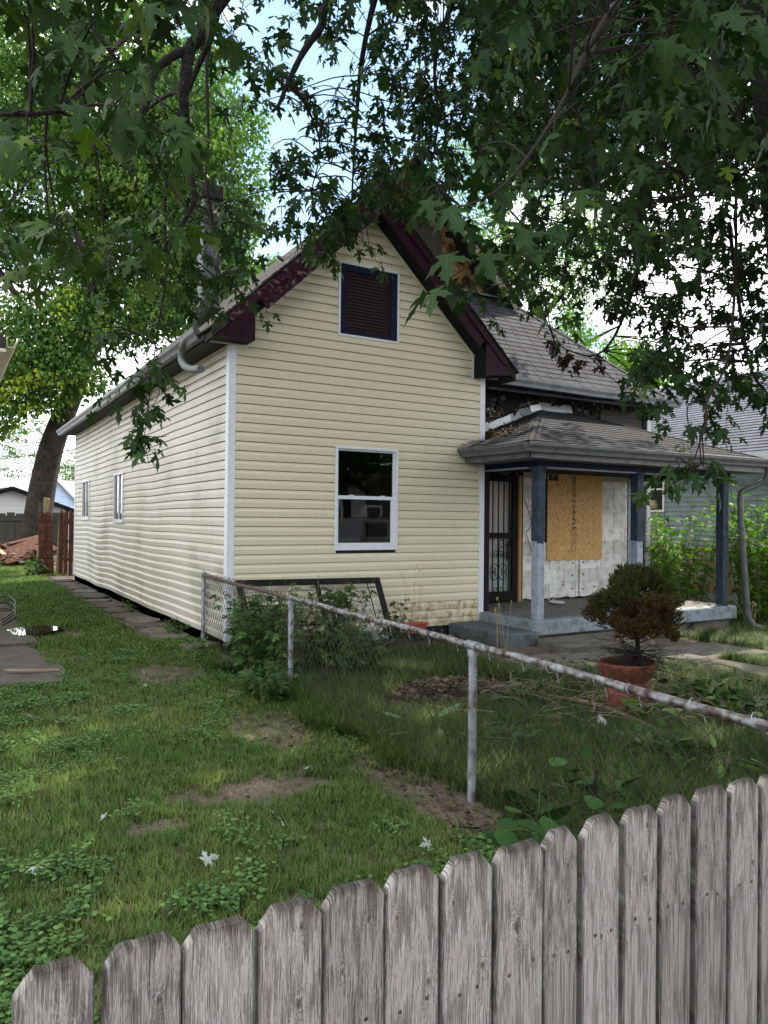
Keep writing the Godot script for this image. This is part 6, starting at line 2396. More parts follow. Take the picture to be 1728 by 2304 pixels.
func grass() -> void:
	var tufts := [blade_tuft(11, 0.060, 0.016, 0.0036, 1), blade_tuft(9, 0.048, 0.02, 0.004, 2), blade_tuft(12, 0.075, 0.018, 0.0034, 3)]
	var tall := [blade_tuft(12, 0.17, 0.022, 0.0046, 4), blade_tuft(10, 0.14, 0.03, 0.005, 5)]
	var far := blade_tuft(14, 0.075, 0.05, 0.009, 6)
	var dry := blade_tuft(7, 0.03, 0.03, 0.0032, 8)
	var lists := [[], [], [], [], [], [], []]
	var cl := [[], [], [], [], [], [], []]
	var f := FastNoiseLite.new()
	f.seed = 4
	f.frequency = 0.9
	var zones := [[-3.6, 0.0, 2.6, 7.5, 2300], [-3.6, 0.0, -1.5, 2.6, 1150], [-4.5, 0.0, -21.0, -1.5, 260], [-0.5, 5.5, 1.0, 7.2, 1250], [5.1, 9.5, -4.5, 6.0, 330]]
	for zi in zones.size():
		var zq: Array = zones[zi]
		var n := int((zq[1] - zq[0]) * (zq[3] - zq[2]) * zq[4])
		for i in n:
			var x := rf(zq[0], zq[1])
			var z := rf(zq[2], zq[3])
			var yard := x > -0.42 + 0.12 * sin(z * 5.0) and z > 0.2
			if zi < 3 and x > -0.35 + 0.1 * sin(z * 5.0) and z > 0.2:
				continue
			if zi == 3 and not yard:
				continue
			var p := ground(x, z, -0.004)
			var d := seen(p)
			if d == 0.0:
				continue
			var op := bare(x, z)
			var nz := f.get_noise_2d(x, z)
			var yel := clampf(0.35 + 0.6 * f.get_noise_2d(x * 0.7 + 50.0, z * 0.7) + rf(-0.25, 0.25), 0, 1)
			var col := Color(0.062, 0.120, 0.028).lerp(Color(0.165, 0.195, 0.055), yel) * rf(0.6, 1.5)
			var k := 0
			if rng.randf() < op:
				if rng.randf() < 0.16 and op < 0.99:
					k = 6
					col = Color(0.19, 0.15, 0.09) * rf(0.6, 1.1)
				else:
					continue
			elif yard:
				var t := smoothstep(-0.5, 0.15, nz + 0.25)
				if rng.randf() > 0.45 + 0.55 * t:
					continue
				k = 3 + rng.randi() % 2
				col = Color(0.042, 0.080, 0.018).lerp(Color(0.120, 0.145, 0.040), yel * 0.8) * rf(0.7, 1.2)
			elif d > 9.0:
				k = 5
			else:
				k = rng.randi() % 3
				if rng.randf() < 0.20:
					k = 6
					col = Color(0.24, 0.20, 0.11) * rf(0.6, 1.1)
			var s := rf(0.7, 1.25) * (1.0 - 0.35 * op)
			var a := rng.randf() * TAU
			lists[k].append(Transform3D(Basis(Vector3.UP, a).scaled(Vector3(s, s * rf(0.8, 1.2), s)), p))
			cl[k].append(col)
	var g := Node3D.new()
	g.name = "grass"
	g.set_meta("kind", "stuff")
	g.set_meta("label", "short green lawn and the taller grass behind the chain link fence")
	g.set_meta("category", "grass")
	add_child(g)
	for k in 7:
		var m: Mesh = (tufts + tall + [far, dry])[k]
		copies("blades", m, M.grass_blade, lists[k], cl[k], g).set_meta("kind", "stuff")
	# ---- round-leaved ground cover in the lawn
	var sprig := MB.new()
	var r := RandomNumberGenerator.new()
	r.seed = 12
	for i in 8:
		var a := r.randf() * TAU
		var o := Vector3(r.randfn() * 0.028, r.randf_range(0.02, 0.055), r.randfn() * 0.028)
		var nn := Vector3(r.randfn() * 0.35, 1, r.randfn() * 0.35).normalized()
		var s := r.randf_range(0.006, 0.0125)
		var t := Vector3(cos(a), 0.0, sin(a))
		t = (t - nn * t.dot(nn)).normalized()
		var q := nn.cross(t)
		var k0 := sprig.v.size()
		sprig.v.append(o)
		sprig.n.append(nn)
		sprig.t.append(Vector2(0.5, 0.5))
		for j in 9:
			var b := TAU * j / 9.0
			var rr := s * (1.0 - 0.45 * exp(-pow(b - PI, 2.0) * 3.0))
			sprig.v.append(o + (t * cos(b) + q * sin(b)) * rr + nn * (0.18 * rr * absf(sin(b))))
			sprig.n.append((nn + (t * cos(b) + q * sin(b)) * 0.25).normalized())
			sprig.t.append(Vector2(0.5, 0.5))
		for j in 9:
			sprig.ix.append_array([k0, k0 + 1 + (j + 1) % 9, k0 + 1 + j])
	var xs := []
	var cols := []
	var h := FastNoiseLite.new()
	h.seed = 15
	h.frequency = 1.6
	for i in 120000:
		var x := rf(-3.6, -0.2)
		var z := rf(-13.5, 7.2) if i % 2 else rf(-0.5, 7.2)
		var nz := h.get_noise_2d(x, z) + (0.5 if z < -3.2 else 0.0) + 0.22 * smoothstep(-1.4, -3.0, x) - 0.35 * exp(-pow((z - 4.5) / 0.7, 2.0))
		if rng.randf() > 0.36 * smoothstep(-0.02, 0.6, nz) or rng.randf() < bare(x, z) * 1.3:
			continue
		var p := ground(x, z)
		if seen(p) == 0.0:
			continue
		var s := rf(0.7, 1.3) * (1.15 if z > 4.0 and x < -1.5 else 1.0)
		xs.append(Transform3D(Basis(Vector3.UP, rng.randf() * TAU).scaled(Vector3(s, s, s)), p))
		cols.append(Color(0.048, 0.112, 0.034).lerp(Color(0.108, 0.20, 0.05), pow(rng.randf(), 1.5)) * rf(0.75, 1.25))
	var gc := copies("ground_cover", sprig.mesh(), M.weed_leaf, xs, cols)
	gc.set_meta("kind", "stuff")
	gc.set_meta("label", "round leaved creeping weeds spread through the left lawn")
	gc.set_meta("category", "ground cover")


# ---------------------------------------------------------------- trees
func limb(b: MB, pts: Array, r0: float, r1: float, sides := 8, n := 0) -> Array:
	var ln := spline(pts, n if n else pts.size() * 4)
	var rad := []
	for i in ln.size():
		var t := float(i) / (ln.size() - 1)
		rad.append(lerpf(r0, r1, pow(t, 0.8)) * (1.0 + 0.06 * sin(i * 2.3)))
	b.tube(ln, rad, sides)
	return ln


func clump_mesh(n: int, rad: float, size: float, sd: int) -> ArrayMesh:
	var r := RandomNumberGenerator.new()
	r.seed = sd
	var b := MB.new()
	for i in n:
		var d := Vector3(r.randfn(), r.randfn() * 0.8, r.randfn()).normalized() * rad * pow(r.randf(), 0.5)
		var tip := (d.normalized() * 0.7 + Vector3(r.randfn() * 0.5, -0.8 + r.randfn() * 0.3, r.randfn() * 0.5)).normalized()
		var face := Vector3(r.randfn() * 0.6, 0.9, r.randfn() * 0.6 + 0.3)
		var x := leaf_at(d, tip, face, size * r.randf_range(0.7, 1.25))
		var o := [Vector3(0, 0, 0), Vector3(0.38, 0.22, -0.03), Vector3(0.17, 0.5, -0.02), Vector3(0, 1, -0.14), Vector3(-0.17, 0.5, -0.02), Vector3(-0.38, 0.22, -0.03)]
		var k := b.v.size()
		for p: Vector3 in o:
			b.v.append(x * p)
			b.n.append((x.basis.z.normalized() + x.basis.x.normalized() * p.x * 0.7).normalized())
			b.t.append(Vector2(0.5, 0.5))
		b.ix.append_array([k, k + 2, k + 1, k, k + 3, k + 2, k, k + 4, k + 3, k, k + 5, k + 4])
	return b.mesh()


# crown: balls [centre, radii, number of clumps]
func crown(o: Node3D, balls: Array, mesh: Mesh, c0: Color, c1: Color, c2: Color, sd: int, hole := 0.0) -> void:
	var f := FastNoiseLite.new()
	f.seed = sd
	f.frequency = 0.42
	var xs := []
	var cols := []
	for q: Array in balls:
		var c: Vector3 = q[0]
		var rd: Vector3 = q[1]
		var made := 0
		var tries := 0
		while made < q[2] and tries < q[2] * 8:
			tries += 1
			var d := rdir() * pow(rng.randf(), 0.36)
			var p := c + d * rd
			if f.get_noise_3dv(p) < hole - 0.1:
				continue
			made += 1
			var s := rf(0.7, 1.3)
			xs.append(Transform3D(Basis(Vector3.UP, rng.randf() * TAU) * Basis(Vector3(1, 0, 0), rf(-0.5, 0.5)) * Basis().scaled(Vector3(s, s, s)), p))
			var col := c0.lerp(c1, rng.randf())
			if f.get_noise_3dv(p * 1.8 + Vector3(31, 7, 3)) > 0.27 and rng.randf() < 0.7:
				col = c2 * rf(0.75, 1.15)
			cols.append(col)
	copies("crown", mesh, M.leaf_far, xs, cols, o).set_meta("kind", "stuff")


func trees() -> void:
	var cm := clump_mesh(26, 0.42, 0.15, 3)
	var cs := clump_mesh(24, 0.36, 0.10, 4)
	# ---- the big maple at the back left
	var t := thing("big_maple", "huge maple with leaning grey trunk behind the brown fence", "tree")
	var b := MB.new()
	var ax := [px(70, 1330, 26), px(78, 1230, 26), px(92, 1120, 26), px(118, 1000, 26), px(165, 880, 26), px(220, 720, 26), px(240, 560, 26.5), px(200, 380, 27)]
	var ln := spline(ax, 26)
	var rad := []
	for i in ln.size():
		rad.append(lerpf(0.53, 0.22, i / 26.0) + 0.25 * exp(-i * 0.8))
	b.tube(ln, rad, 16)
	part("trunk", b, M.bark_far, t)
	for q: Array in [[px(165, 880, 26), px(60, 700, 25), px(-80, 500, 24)], [px(220, 720, 26), px(330, 560, 25.5), px(430, 430, 25)], [px(230, 620, 26), px(150, 420, 28), px(40, 200, 28)], [px(220, 720, 26), px(200, 600, 23), px(150, 480, 22)], [px(240, 560, 26.5), px(330, 330, 27), px(380, 150, 28)]]:
		b = MB.new()
		limb(b, q, 0.22, 0.06)
		part("limb", b, M.bark_far, t)
	var d0 := Color(0.050, 0.115, 0.030)
	var d1 := Color(0.13, 0.23, 0.05)
	var ye := Color(0.21, 0.30, 0.055)
	crown(t, [[px(120, 300, 26), Vector3(5.6, 6.0, 4.2), 3400], [px(420, 380, 26), Vector3(2.7, 4.6, 2.6), 1300], [px(60, 800, 24.5), Vector3(2.0, 2.0, 1.6), 420], [px(190, 760, 24.5), Vector3(1.2, 1.8, 1.0), 260], [px(-60, 900, 25), Vector3(1.4, 1.6, 1.4), 200], [px(330, 700, 26), Vector3(2.4, 1.3, 1.6), 330], [px(470, 600, 26), Vector3(1.5, 1.3, 1.3), 200]], cm, d0, d1, ye, 8, -0.16)
	# ---- trees behind the roofs
	crown(t, [[px(70, 850, 23.8), Vector3(1.7, 1.5, 0.8), 26], [px(170, 720, 23.8), Vector3(1.0, 1.2, 0.6), 10]], cm, Color(0.24, 0.32, 0.035), Color(0.32, 0.38, 0.035), Color(0.33, 0.39, 0.04), 9, -0.5)
	t = thing("locust_tree", "pale green open crowned tree with twisting limbs behind the burnt gable", "tree")
	b = MB.new()
	limb(b, [px(1260, 1300, 27), px(1240, 900, 27), px(1215, 720, 27), px(1150, 560, 27), px(1100, 380, 27), px(1120, 200, 27)], 0.34, 0.07)
	part("trunk", b, M.bark_far, t)
	for q: Array in [[px(1215, 720, 27), px(1280, 640, 26.5), px(1330, 560, 26), px(1340, 460, 26)], [px(1230, 800, 27), px(1160, 730, 26), px(1100, 640, 26), px(1060, 540, 26)], [px(1150, 560, 27), px(1190, 460, 27), px(1240, 330, 27)], [px(1240, 860, 27), px(1310, 780, 27), px(1400, 730, 27)], [px(1180, 640, 27), px(1120, 590, 27.5), px(1050, 480, 28)]]:
		b = MB.new()
		limb(b, q, 0.13, 0.03)
		part("limb", b, M.bark_far, t)
	crown(t, [[px(1120, 420, 27), Vector3(2.3, 3.6, 2.4), 420], [px(1250, 620, 27), Vector3(2.2, 2.0, 2.0), 230], [px(1050, 620, 28), Vector3(1.6, 2.2, 1.6), 160], [px(1380, 520, 28), Vector3(2.0, 2.6, 2.0), 200]], cs, Color(0.10, 0.22, 0.03), Color(0.20, 0.34, 0.05), Color(0.26, 0.36, 0.05), 18, 0.02)
	t = thing("bright_tree", "bright green round tree behind the main roof hip", "tree")
	b = MB.new()
	limb(b, [px(1420, 1300, 24), px(1415, 1000, 24), px(1405, 850, 24)], 0.16, 0.05)
	part("trunk", b, M.bark_far, t)
	crown(t, [[px(1385, 850, 24), Vector3(1.35, 1.15, 1.4), 380], [px(1450, 900, 24), Vector3(1.0, 0.9, 1.0), 200], [px(1290, 760, 25), Vector3(0.7, 0.7, 0.8), 70]], cs, Color(0.12, 0.26, 0.03), Color(0.20, 0.34, 0.04), Color(0.24, 0.38, 0.04), 28, -0.2)
	t = thing("distant_tree", "hazy tree left of the brick chimney beyond the garage", "tree")
	b = MB.new()
	limb(b, [px(200, 1200, 70), px(205, 1090, 70), px(200, 1040, 70)], 0.4, 0.1)
	part("trunk", b, M.bark_far, t)
	crown(t, [[px(205, 1050, 70), Vector3(2.6, 2.8, 2.4), 260], [px(40, 1000, 66), Vector3(3.4, 3.6, 2.5), 260]], cm, Color(0.06, 0.13, 0.04), Color(0.10, 0.19, 0.05), Color(0.12, 0.22, 0.06), 38, -0.3)
	t = thing("distant_tree", "round pale tree at the house's rear corner in the distance", "tree")
	b = MB.new()
	limb(b, [px(150, 1200, 80), px(150, 1110, 80), px(150, 1080, 80)], 0.4, 0.1)
	part("trunk", b, M.bark_far, t)
	crown(t, [[px(152, 1085, 80), Vector3(3.0, 2.1, 2.6), 260]], cm, Color(0.09, 0.18, 0.05), Color(0.14, 0.24, 0.06), Color(0.15, 0.26, 0.06), 39, -0.3)
	t = thing("far_treetop", "small pale treetop above the left roof slope", "tree")
	b = MB.new()
	limb(b, [px(600, 1200, 40), px(600, 800, 40), px(600, 640, 40)], 0.25, 0.05)
	part("trunk", b, M.bark_far, t)
	crown(t, [[px(610, 640, 40), Vector3(1.9, 1.6, 1.5), 130]], cm, Color(0.11, 0.19, 0.06), Color(0.15, 0.24, 0.07), Color(0.16, 0.26, 0.07), 40, -0.1)


# ---------------------------------------------------------------- the maple that hangs over the yard
func maple() -> void:
	var t := thing("overhanging_maple", "dark maple hanging its lobed leaves over the yard from the right", "tree")
	var b := MB.new()
	var ax := [Vector3(2.25, -0.15, 6.1), px(1960, 1300, 4.35), px(1900, 900, 4.4), px(1836, 420, 4.45), px(1800, 150, 4.5), px(1752, -120, 4.5), px(1690, -500, 4.6), px(1560, -1000, 4.9)]
	var ln := spline(ax, 30)
	var rad := []
	for i in ln.size():
		rad.append(lerpf(0.36, 0.2, i / 30.0) + 0.25 * exp(-i * 0.9))
	b.tube(ln, rad, 24)
	part("trunk", b, M.bark, t)
	var top := px(1690, -500, 4.6)
	# limbs as they cross the picture [points, radii]
	var limbs := [
		[[top, px(1200, -520, 4.4), px(700, -260, 4.2), px(484, 20, 4.1), px(452, 80, 4.1), px(427, 110, 4.1), px(418, 170, 4.1), px(413, 215, 4.1), px(417, 275, 4.15), px(424, 345, 4.2), px(431, 410, 4.2), px(437, 452, 4.2), px(412, 500, 4.2), px(393, 530, 4.2), px(377, 580, 4.2), px(372, 650, 4.2)], 0.058, 0.005],
		[[px(427, 110, 4.1), px(386, 128, 4.05), px(345, 165, 4.0), px(333, 224, 3.95), px(305, 272, 3.9), px(262, 314, 3.85), px(244, 340, 3.8)], 0.028, 0.010],
		[[px(413, 212, 4.1), px(385, 211, 4.2), px(345, 236, 4.25), px(322, 262, 4.3), px(305, 320, 4.3), px(296, 380, 4.3)], 0.014, 0.004],
		[[px(500, -60, 4.3), px(482, 62, 4.3), px(445, 150, 4.35), px(411, 234, 4.4), px(390, 297, 4.4), px(380, 350, 4.4), px(371, 470, 4.4), px(372, 562, 4.4)], 0.022, 0.008],
		[[px(520, -200, 4.6), px(470, 100, 4.6), px(466, 208, 4.6), px(469, 312, 4.6), px(463, 406, 4.6), px(478, 520, 4.6)], 0.016, 0.005],
		[[top, px(1250, -420, 4.9), px(900, -220, 4.7), px(742, 0, 4.6), px(724, 57, 4.6), px(682, 118, 4.6), px(648, 187, 4.6), px(625, 242, 4.6)], 0.055, 0.010],
		[[px(648, 187, 4.6), px(690, 240, 4.8), px(720, 330, 5.0), px(700, 430, 5.2)], 0.012, 0.004],
		[[px(200, -60, 3.0), px(205, 50, 3.0), px(240, 105, 3.0), px(286, 167, 3.1), px(318, 213, 3.2)], 0.012, 0.006],
		[[px(-60, 262, 2.6), px(0, 258, 2.6), px(100, 254, 2.7), px(161, 229, 2.8), px(250, 120, 3.2), px(420, -80, 3.9)], 0.006, 0.012],
		[[top, px(1600, -150, 4.2), px(1560, 60, 4.0), px(1535, 180, 3.9), px(1536, 335, 3.9), px(1545, 460, 4.0)], 0.05, 0.006],
		[[px(1700, -100, 4.6), px(1660, 300, 4.6), px(1655, 600, 4.6), px(1639, 800, 4.4), px(1592, 900, 4.2), px(1588, 950, 4.1), px(1570, 1010, 4.0), px(1548, 1072, 4.0)], 0.013, 0.003],
		[[px(1640, 500, 4.9), px(1668, 720, 4.9), px(1690, 830, 4.9), px(1727, 886, 4.9), px(1790, 930, 5.0)], 0.014, 0.006],
		[[top, px(1450, -350, 5.2), px(1330, 0, 5.2), px(1280, 260, 5.2), px(1210, 460, 5.4), px(1180, 640, 5.6)], 0.03, 0.004],
		[[px(1450, -350, 5.2), px(1100, -100, 5.2), px(985, 100, 5.2), px(985, 280, 5.2), px(960, 420, 5.3)], 0.025, 0.004],
		[[px(1330, 0, 5.2), px(1420, 300, 5.5), px(1440, 560, 5.8), px(1400, 720, 6.0), px(1340, 800, 6.0), px(1250, 776, 6.0)], 0.03, 0.004],
		[[top, px(1500, -150, 3.4), px(1350, 60, 3.0), px(1250, 260, 2.8), px(1130, 420, 2.7), px(1020, 470, 2.7)], 0.02, 0.003],
		[[px(372, 640, 4.2), px(352, 760, 4.4), px(338, 880, 4.45), px(322, 1000, 4.45)], 0.006, 0.002],
		[[px(390, 530, 4.2), px(300, 560, 4.5), px(220, 620, 4.8), px(190, 700, 4.9)], 0.007, 0.002],
		[[px(463, 406, 4.6), px(480, 500, 4.8), px(490, 600, 4.9), px(470, 700, 5.0)], 0.007, 0.002],
		[[px(900, -220, 4.7), px(820, 100, 5.4), px(800, 300, 5.8), px(790, 480, 6.0)], 0.03, 0.005],
	]
	var nodes := []
	for q: Array in limbs:
		b = MB.new()
		var l := limb(b, q[0], q[1], q[2], 8)
		part("limb", b, M.bark if q[1] > 0.02 else M.twig, t)
		for k in range(2, l.size()):
			nodes.append(l[k])
	# leaf sprays [u0, u1, v0, v1, d0, d1, leaf size, cover, tone]
	var zones := [
		[-80, 385, -200, 330, 2.3, 3.8, 0.115, 0.80, 1], [385, 600, -200, 40, 2.8, 4.0, 0.11, 0.7, 1], [-80, 430, 300, 640, 2.8, 4.4, 0.105, 0.52, 2],
		[300, 640, 60, 560, 4.5, 5.8, 0.095, 0.30, 1], [150, 440, 520, 690, 4.3, 5.6, 0.095, 0.58, 1], [150, 385, 720, 800, 4.0, 5.2, 0.10, 0.6, 1],
		[230, 400, 780, 900, 4.1, 4.9, 0.10, 0.55, 1], [430, 570, 400, 690, 4.4, 5.8, 0.09, 0.88, 1],
		[310, 385, 900, 965, 4.2, 4.6, 0.095, 0.6, 0], [300, 350, 985, 1030, 4.2, 4.6, 0.095, 0.6, 0],
		[540, 900, -150, 190, 4.2, 6.0, 0.10, 0.62, 0], [640, 900, 180, 330, 4.6, 6.2, 0.095, 0.50, 0], [610, 890, 300, 560, 4.8, 6.4, 0.09, 0.74, 0],
		[700, 900, 470, 600, 5.4, 6.4, 0.095, 0.45, 0], [700, 790, 560, 610, 5.6, 6.2, 0.09, 0.5, 2],
		[860, 1220, -150, 430, 4.4, 6.4, 0.09, 0.84, 0], [870, 1010, 370, 480, 5.0, 6.2, 0.09, 0.82, 0],
		[1080, 1800, -200, 300, 2.4, 4.8, 0.11, 0.86, 0], [1180, 1800, 250, 540, 3.4, 6.0, 0.10, 0.86, 0],
		[960, 1090, 440, 640, 2.5, 2.9, 0.13, 0.28, 0], [1090, 1330, 360, 560, 2.6, 3.4, 0.13, 0.60, 0],
		[1150, 1520, 440, 680, 4.8, 6.8, 0.085, 0.82, 0], [1060, 1200, 600, 780, 5.4, 6.4, 0.095, 0.28, 0], [1230, 1500, 650, 800, 5.2, 6.6, 0.10, 0.40, 0],
		[1470, 1800, 480, 860, 4.8, 6.6, 0.09, 0.86, 0], [1430, 1740, 780, 960, 4.4, 5.6, 0.10, 0.74, 0],
		[1470, 1640, 940, 1060, 3.9, 4.6, 0.11, 0.62, 0], [1440, 1600, 1050, 1120, 3.9, 4.4, 0.11, 0.5, 0],
	]
	var fine := leaf_mesh(true)
	var xs := []
	var cols := []
	var tw := MB.new()
	for z: Array in zones:
		var dm: float = (z[4] + z[5]) * 0.5
		var lp: float = z[6] * FPX / dm
		var n: float = -log(1.0 - z[7]) * (z[1] - z[0]) * (z[3] - z[2]) / (0.34 * lp * lp)
		var sprays := maxi(2, int(n / 11.0))
		for i in sprays:
			var u := rf(z[0], z[1])
			var v := rf(z[2], z[3])
			var p := px(u, v, rf(z[4], z[5]))
			spray(p, z[6], 11, z[8], nodes, tw, xs, cols, (z[1] - z[0]) < 110)
	# the rest of the crown, above the picture, spread and thickened to keep the yard shaded
	for i in 6600:
		var d := rdir() * pow(rng.randf(), 0.4)
		var p := Vector3(4.4, 8.9, 3.2) + d * Vector3(9.0, 2.8, 6.5)
		if i > 6150:   # unseen crown side over the street, added to darken the upper wall
			p = Vector3(1.5, 6.6, 10.0) + d * Vector3(6.5, 2.3, 3.2)
		var q := pix(p)
		if p.y < 4.6 or (i <= 6150 and p.y < 5.8):
			continue
		if q.z > 0.2 and q.y > -160 and q.x > -200 and q.x < 1860 and not (q.y < 420 and q.x > 1080 and q.z > 6.5):
			continue
		spray(p, 0.13, 20, 0, [], tw, xs, cols, false)
	part("twigs", tw, M.twig, t).set_meta("kind", "stuff")
	var kinds := [fine, leaf_mesh(true, 2.2, 0.86, 0.35), leaf_mesh(true, 1.5, 1.08, -0.4), leaf_mesh(true, 0.4, 0.78, 0.15)]
	for k in 4:
		var x4 := []
		var c4 := []
		for i in range(k, xs.size(), 4):
			x4.append(xs[i])
			c4.append(cols[i])
		copies("crown", kinds[k], M.leaf, x4, c4, t).set_meta("kind", "stuff")
	# withered leaves on a dead twig
	xs = []
	cols = []
	for q: Array in [[1246, 778, 14], [1262, 800, 10], [1275, 806, 8], [1290, 815, 8], [1304, 822, 10], [1380, 700, 26], [1440, 640, 20], [1462, 800, 22], [1350, 810, 10], [1500, 720, 24], [1560, 560, 16]]:
		for k: int in q[2]:
			var p := px(q[0] + rf(-12, 12), q[1] + rf(-12, 20), 6.0 + rf(-0.08, 0.08))
			xs.append(leaf_at(p, Vector3(rng.randfn() * 0.3, -1, rng.randfn() * 0.3), rdir(), rf(0.04, 0.085)))
			cols.append(Color(0.035, 0.022, 0.016) * rf(0.6, 1.6))
	var dl := copies("withered_leaves", fine, M.dry_leaf, xs, cols, t)
	dl.set_meta("kind", "stuff")
	dl.set_meta("label", "curled dark brown dead leaves")


func spray(p: Vector3, size: float, n: int, tone: int, nodes: Array, tw: MB, xs: Array, cols: Array, tight: bool) -> void:
	var out := Vector3(rng.randfn(), rf(-1.3, -0.1), rng.randfn()).normalized()
	var len := rf(0.22, 0.42) * (0.6 if tight else 1.0)
	var a := p - out * len * 0.5
	var m := p + rdir() * 0.03
	var e := p + out * len * 0.5 + Vector3(0, -0.05, 0)
	var ln := spline([a, m, e], 6)
	tw.tube(ln, [0.003, 0.0028, 0.0025, 0.0022, 0.002, 0.0016, 0.001], 4, false)
	# a thin stalk back to the nearest limb
	var best := 0.75
	var near := Vector3()
	for k in range(0, nodes.size(), 2):
		var d: float = (nodes[k] as Vector3).distance_to(a)
		if d < best:
			best = d
			near = nodes[k]
	if best < 0.75:
		var mid := near.lerp(a, 0.5) + Vector3(rf(-0.06, 0.06), 0.05, rf(-0.06, 0.06))
		tw.tube(spline([near, mid, a], 6), [0.006, 0.0055, 0.005, 0.0045, 0.004, 0.0035, 0.003], 4, false)
	for k in n:
		var t := (k + 0.5) / n
		var q: Vector3 = (ln[int(t * 5.99)] as Vector3)
		var side := (out.cross(Vector3.UP).normalized() * (1.0 if k % 2 else -1.0) + rdir() * 0.7 + out * 0.5).normalized()
		var st := size * rf(0.35, 0.8)
		var lp := q + side * st + Vector3(0, 0.15 * st, 0)
		var tip := side * 0.55 + Vector3(0, rf(-1.1, -0.15), 0) + rdir() * 0.25
		var face := Vector3(0, 0.9, 0) + side * 0.5 + rdir() * 0.55
		if k % 2 == 0:
			tw.tube([q, q.lerp(lp, 0.5) + Vector3(0, 0.012, 0), lp], [0.0012], 3, false)
		xs.append(leaf_at(lp, tip, face, size * rf(0.5, 1.25)))
		var c := Color(0.028, 0.078, 0.022).lerp(Color(0.055, 0.125, 0.030), pow(rng.randf(), 1.4))
		if tone == 1:
			c = Color(0.032, 0.085, 0.022).lerp(Color(0.062, 0.135, 0.028), rng.randf())
		elif tone == 2:
			c = Color(0.05, 0.115, 0.024).lerp(Color(0.11, 0.19, 0.035), rng.randf())
		if rng.randf() < 0.05:
			c = Color(0.13, 0.22, 0.02)
		cols.append(c * rf(0.5, 0.85))


func litter() -> void:
	# pale upturned leaves that one can count on the lawn
	var fine := leaf_mesh(true)
	var spots := [[458, 1960, 0.095, "largest white upturned leaf near the picket fence"], [76, 1972, 0.075, "white leaf among round weeds at the lower left"], [233, 1860, 0.05, "small folded white leaf left of the bare soil"], [505, 1640, 0.065, "white leaf standing upright in the middle of the lawn"], [513, 1728, 0.04, "small white leaf left above the bare soil"], [635, 1868, 0.075, "grey curled leaf below the bare soil patch"], [606, 1842, 0.065, "pale crumpled leaf just under the bare soil patch"], [968, 1918, 0.06, "grey leaf nearest the picket tops by the fence strip"], [690, 1742, 0.045, "small pale leaf on the bare soil patch"], [473, 1592, 0.05, "pale twig leaf in the upper lawn"], [322, 1524, 0.05, "pale leaf beyond the middle of the lawn"], [330, 1553, 0.04, "tiny pale leaf in the grass below the far worn soil"], [1050, 1655, 0.05, "white leaf in the tall grass beside the near fence post"], [205, 1480, 0.05, "pale leaf close to the end of the left walk"], [585, 1545, 0.06, "white scrap beside the creeping weed at the fence"]]
	for s: Array in spots:
		var p := gp(s[0], s[1]) + Vector3(0, 0.045, 0)
		var m := StandardMaterial3D.new()
		m.resource_name = "pale_leaf"
		var g := rf(0.88, 1.05)
		m.albedo_color = S(158 * g, 166 * g, 160 * g)
		m.roughness = 0.8
		m.cull_mode = BaseMaterial3D.CULL_DISABLED
		var o := put("white_leaf", fine, m, null, leaf_at(p, Vector3(rng.randfn(), rf(0.0, 0.4), rng.randfn()), Vector3(0, 1, 0.5) + rdir() * (0.3 if s[2] > 0.08 else 0.9), s[2]))
		tag(o, s[3], "fallen leaf")
	# brown litter: countless
	var xs := []
	var cols := []
	for i in 8000:
		var x := 0.0
		var z := 0.0
		var k := rng.randf()
		if k < 0.42:
			x = 1.05 + rng.randfn() * 0.42
			z = 3.05 + rng.randfn() * 0.38
		elif k < 0.55:
			x = 2.3 + rng.randfn() * 0.6
			z = 4.2 + rng.randfn() * 0.45
		elif k < 0.68:
			x = -0.5 + rng.randfn() * 0.2
			z = rf(3.0, 6.8)
		elif k < 0.9:
			x = 2.9 + rng.randfn() * 0.3
			z = 0.45 + rng.randfn() * 0.25
		else:
			x = rf(-2.6, 3.5)
			z = rf(1.3, 6.8)
		if z < 0.06 or (x > 3.15 and z < 1.3):
			continue
		var heap := 0.13 * exp(-pow((x - 1.05) / 0.5, 2.0) - pow((z - 3.05) / 0.4, 2.0))
		xs.append(leaf_at(ground(x, z, rf(0.004, 0.03) + heap * rf(0.3, 1.0)), Vector3(rng.randfn(), rf(-0.2, 0.4), rng.randfn()), Vector3(0, 0.8, 0) + rdir() * 0.7, rf(0.015, 0.045) * (1.0 + 5.0 * heap)))
		cols.append(Color(0.070, 0.050, 0.036).lerp(Color(0.21, 0.175, 0.14), pow(rng.randf(), 2.0)) * rf(0.6, 1.1))
	var li := copies("leaf_litter", fine, M.dry_leaf, xs, cols)
	li.set_meta("kind", "stuff")
	li.set_meta("label", "brown leaf litter under the branches and along the fence")
	li.set_meta("category", "leaf litter")
	xs = []
	cols = []
	for i in 240:
		var x := W + 0.03 + absf(rng.randfn()) * 0.22
		var z := rf(-0.6, 0.5)
		xs.append(leaf_at(Vector3(x, 2.65 + (x - 3.44) * 0.383 + rf(0.0, 0.05), z), Vector3(rng.randfn(), rf(-0.2, 0.4), rng.randfn()), Vector3(0, 0.8, 0) + rdir() * 0.7, rf(0.03, 0.07)))
		cols.append(Color(0.10, 0.06, 0.04).lerp(Color(0.22, 0.16, 0.11), rng.randf()))
	var rl := copies("roof_litter", fine, M.dry_leaf, xs, cols)
	rl.set_meta("kind", "stuff")
	rl.set_meta("label", "brown dead leaves caught in the corner of the porch roof")
	rl.set_meta("category", "leaf litter")


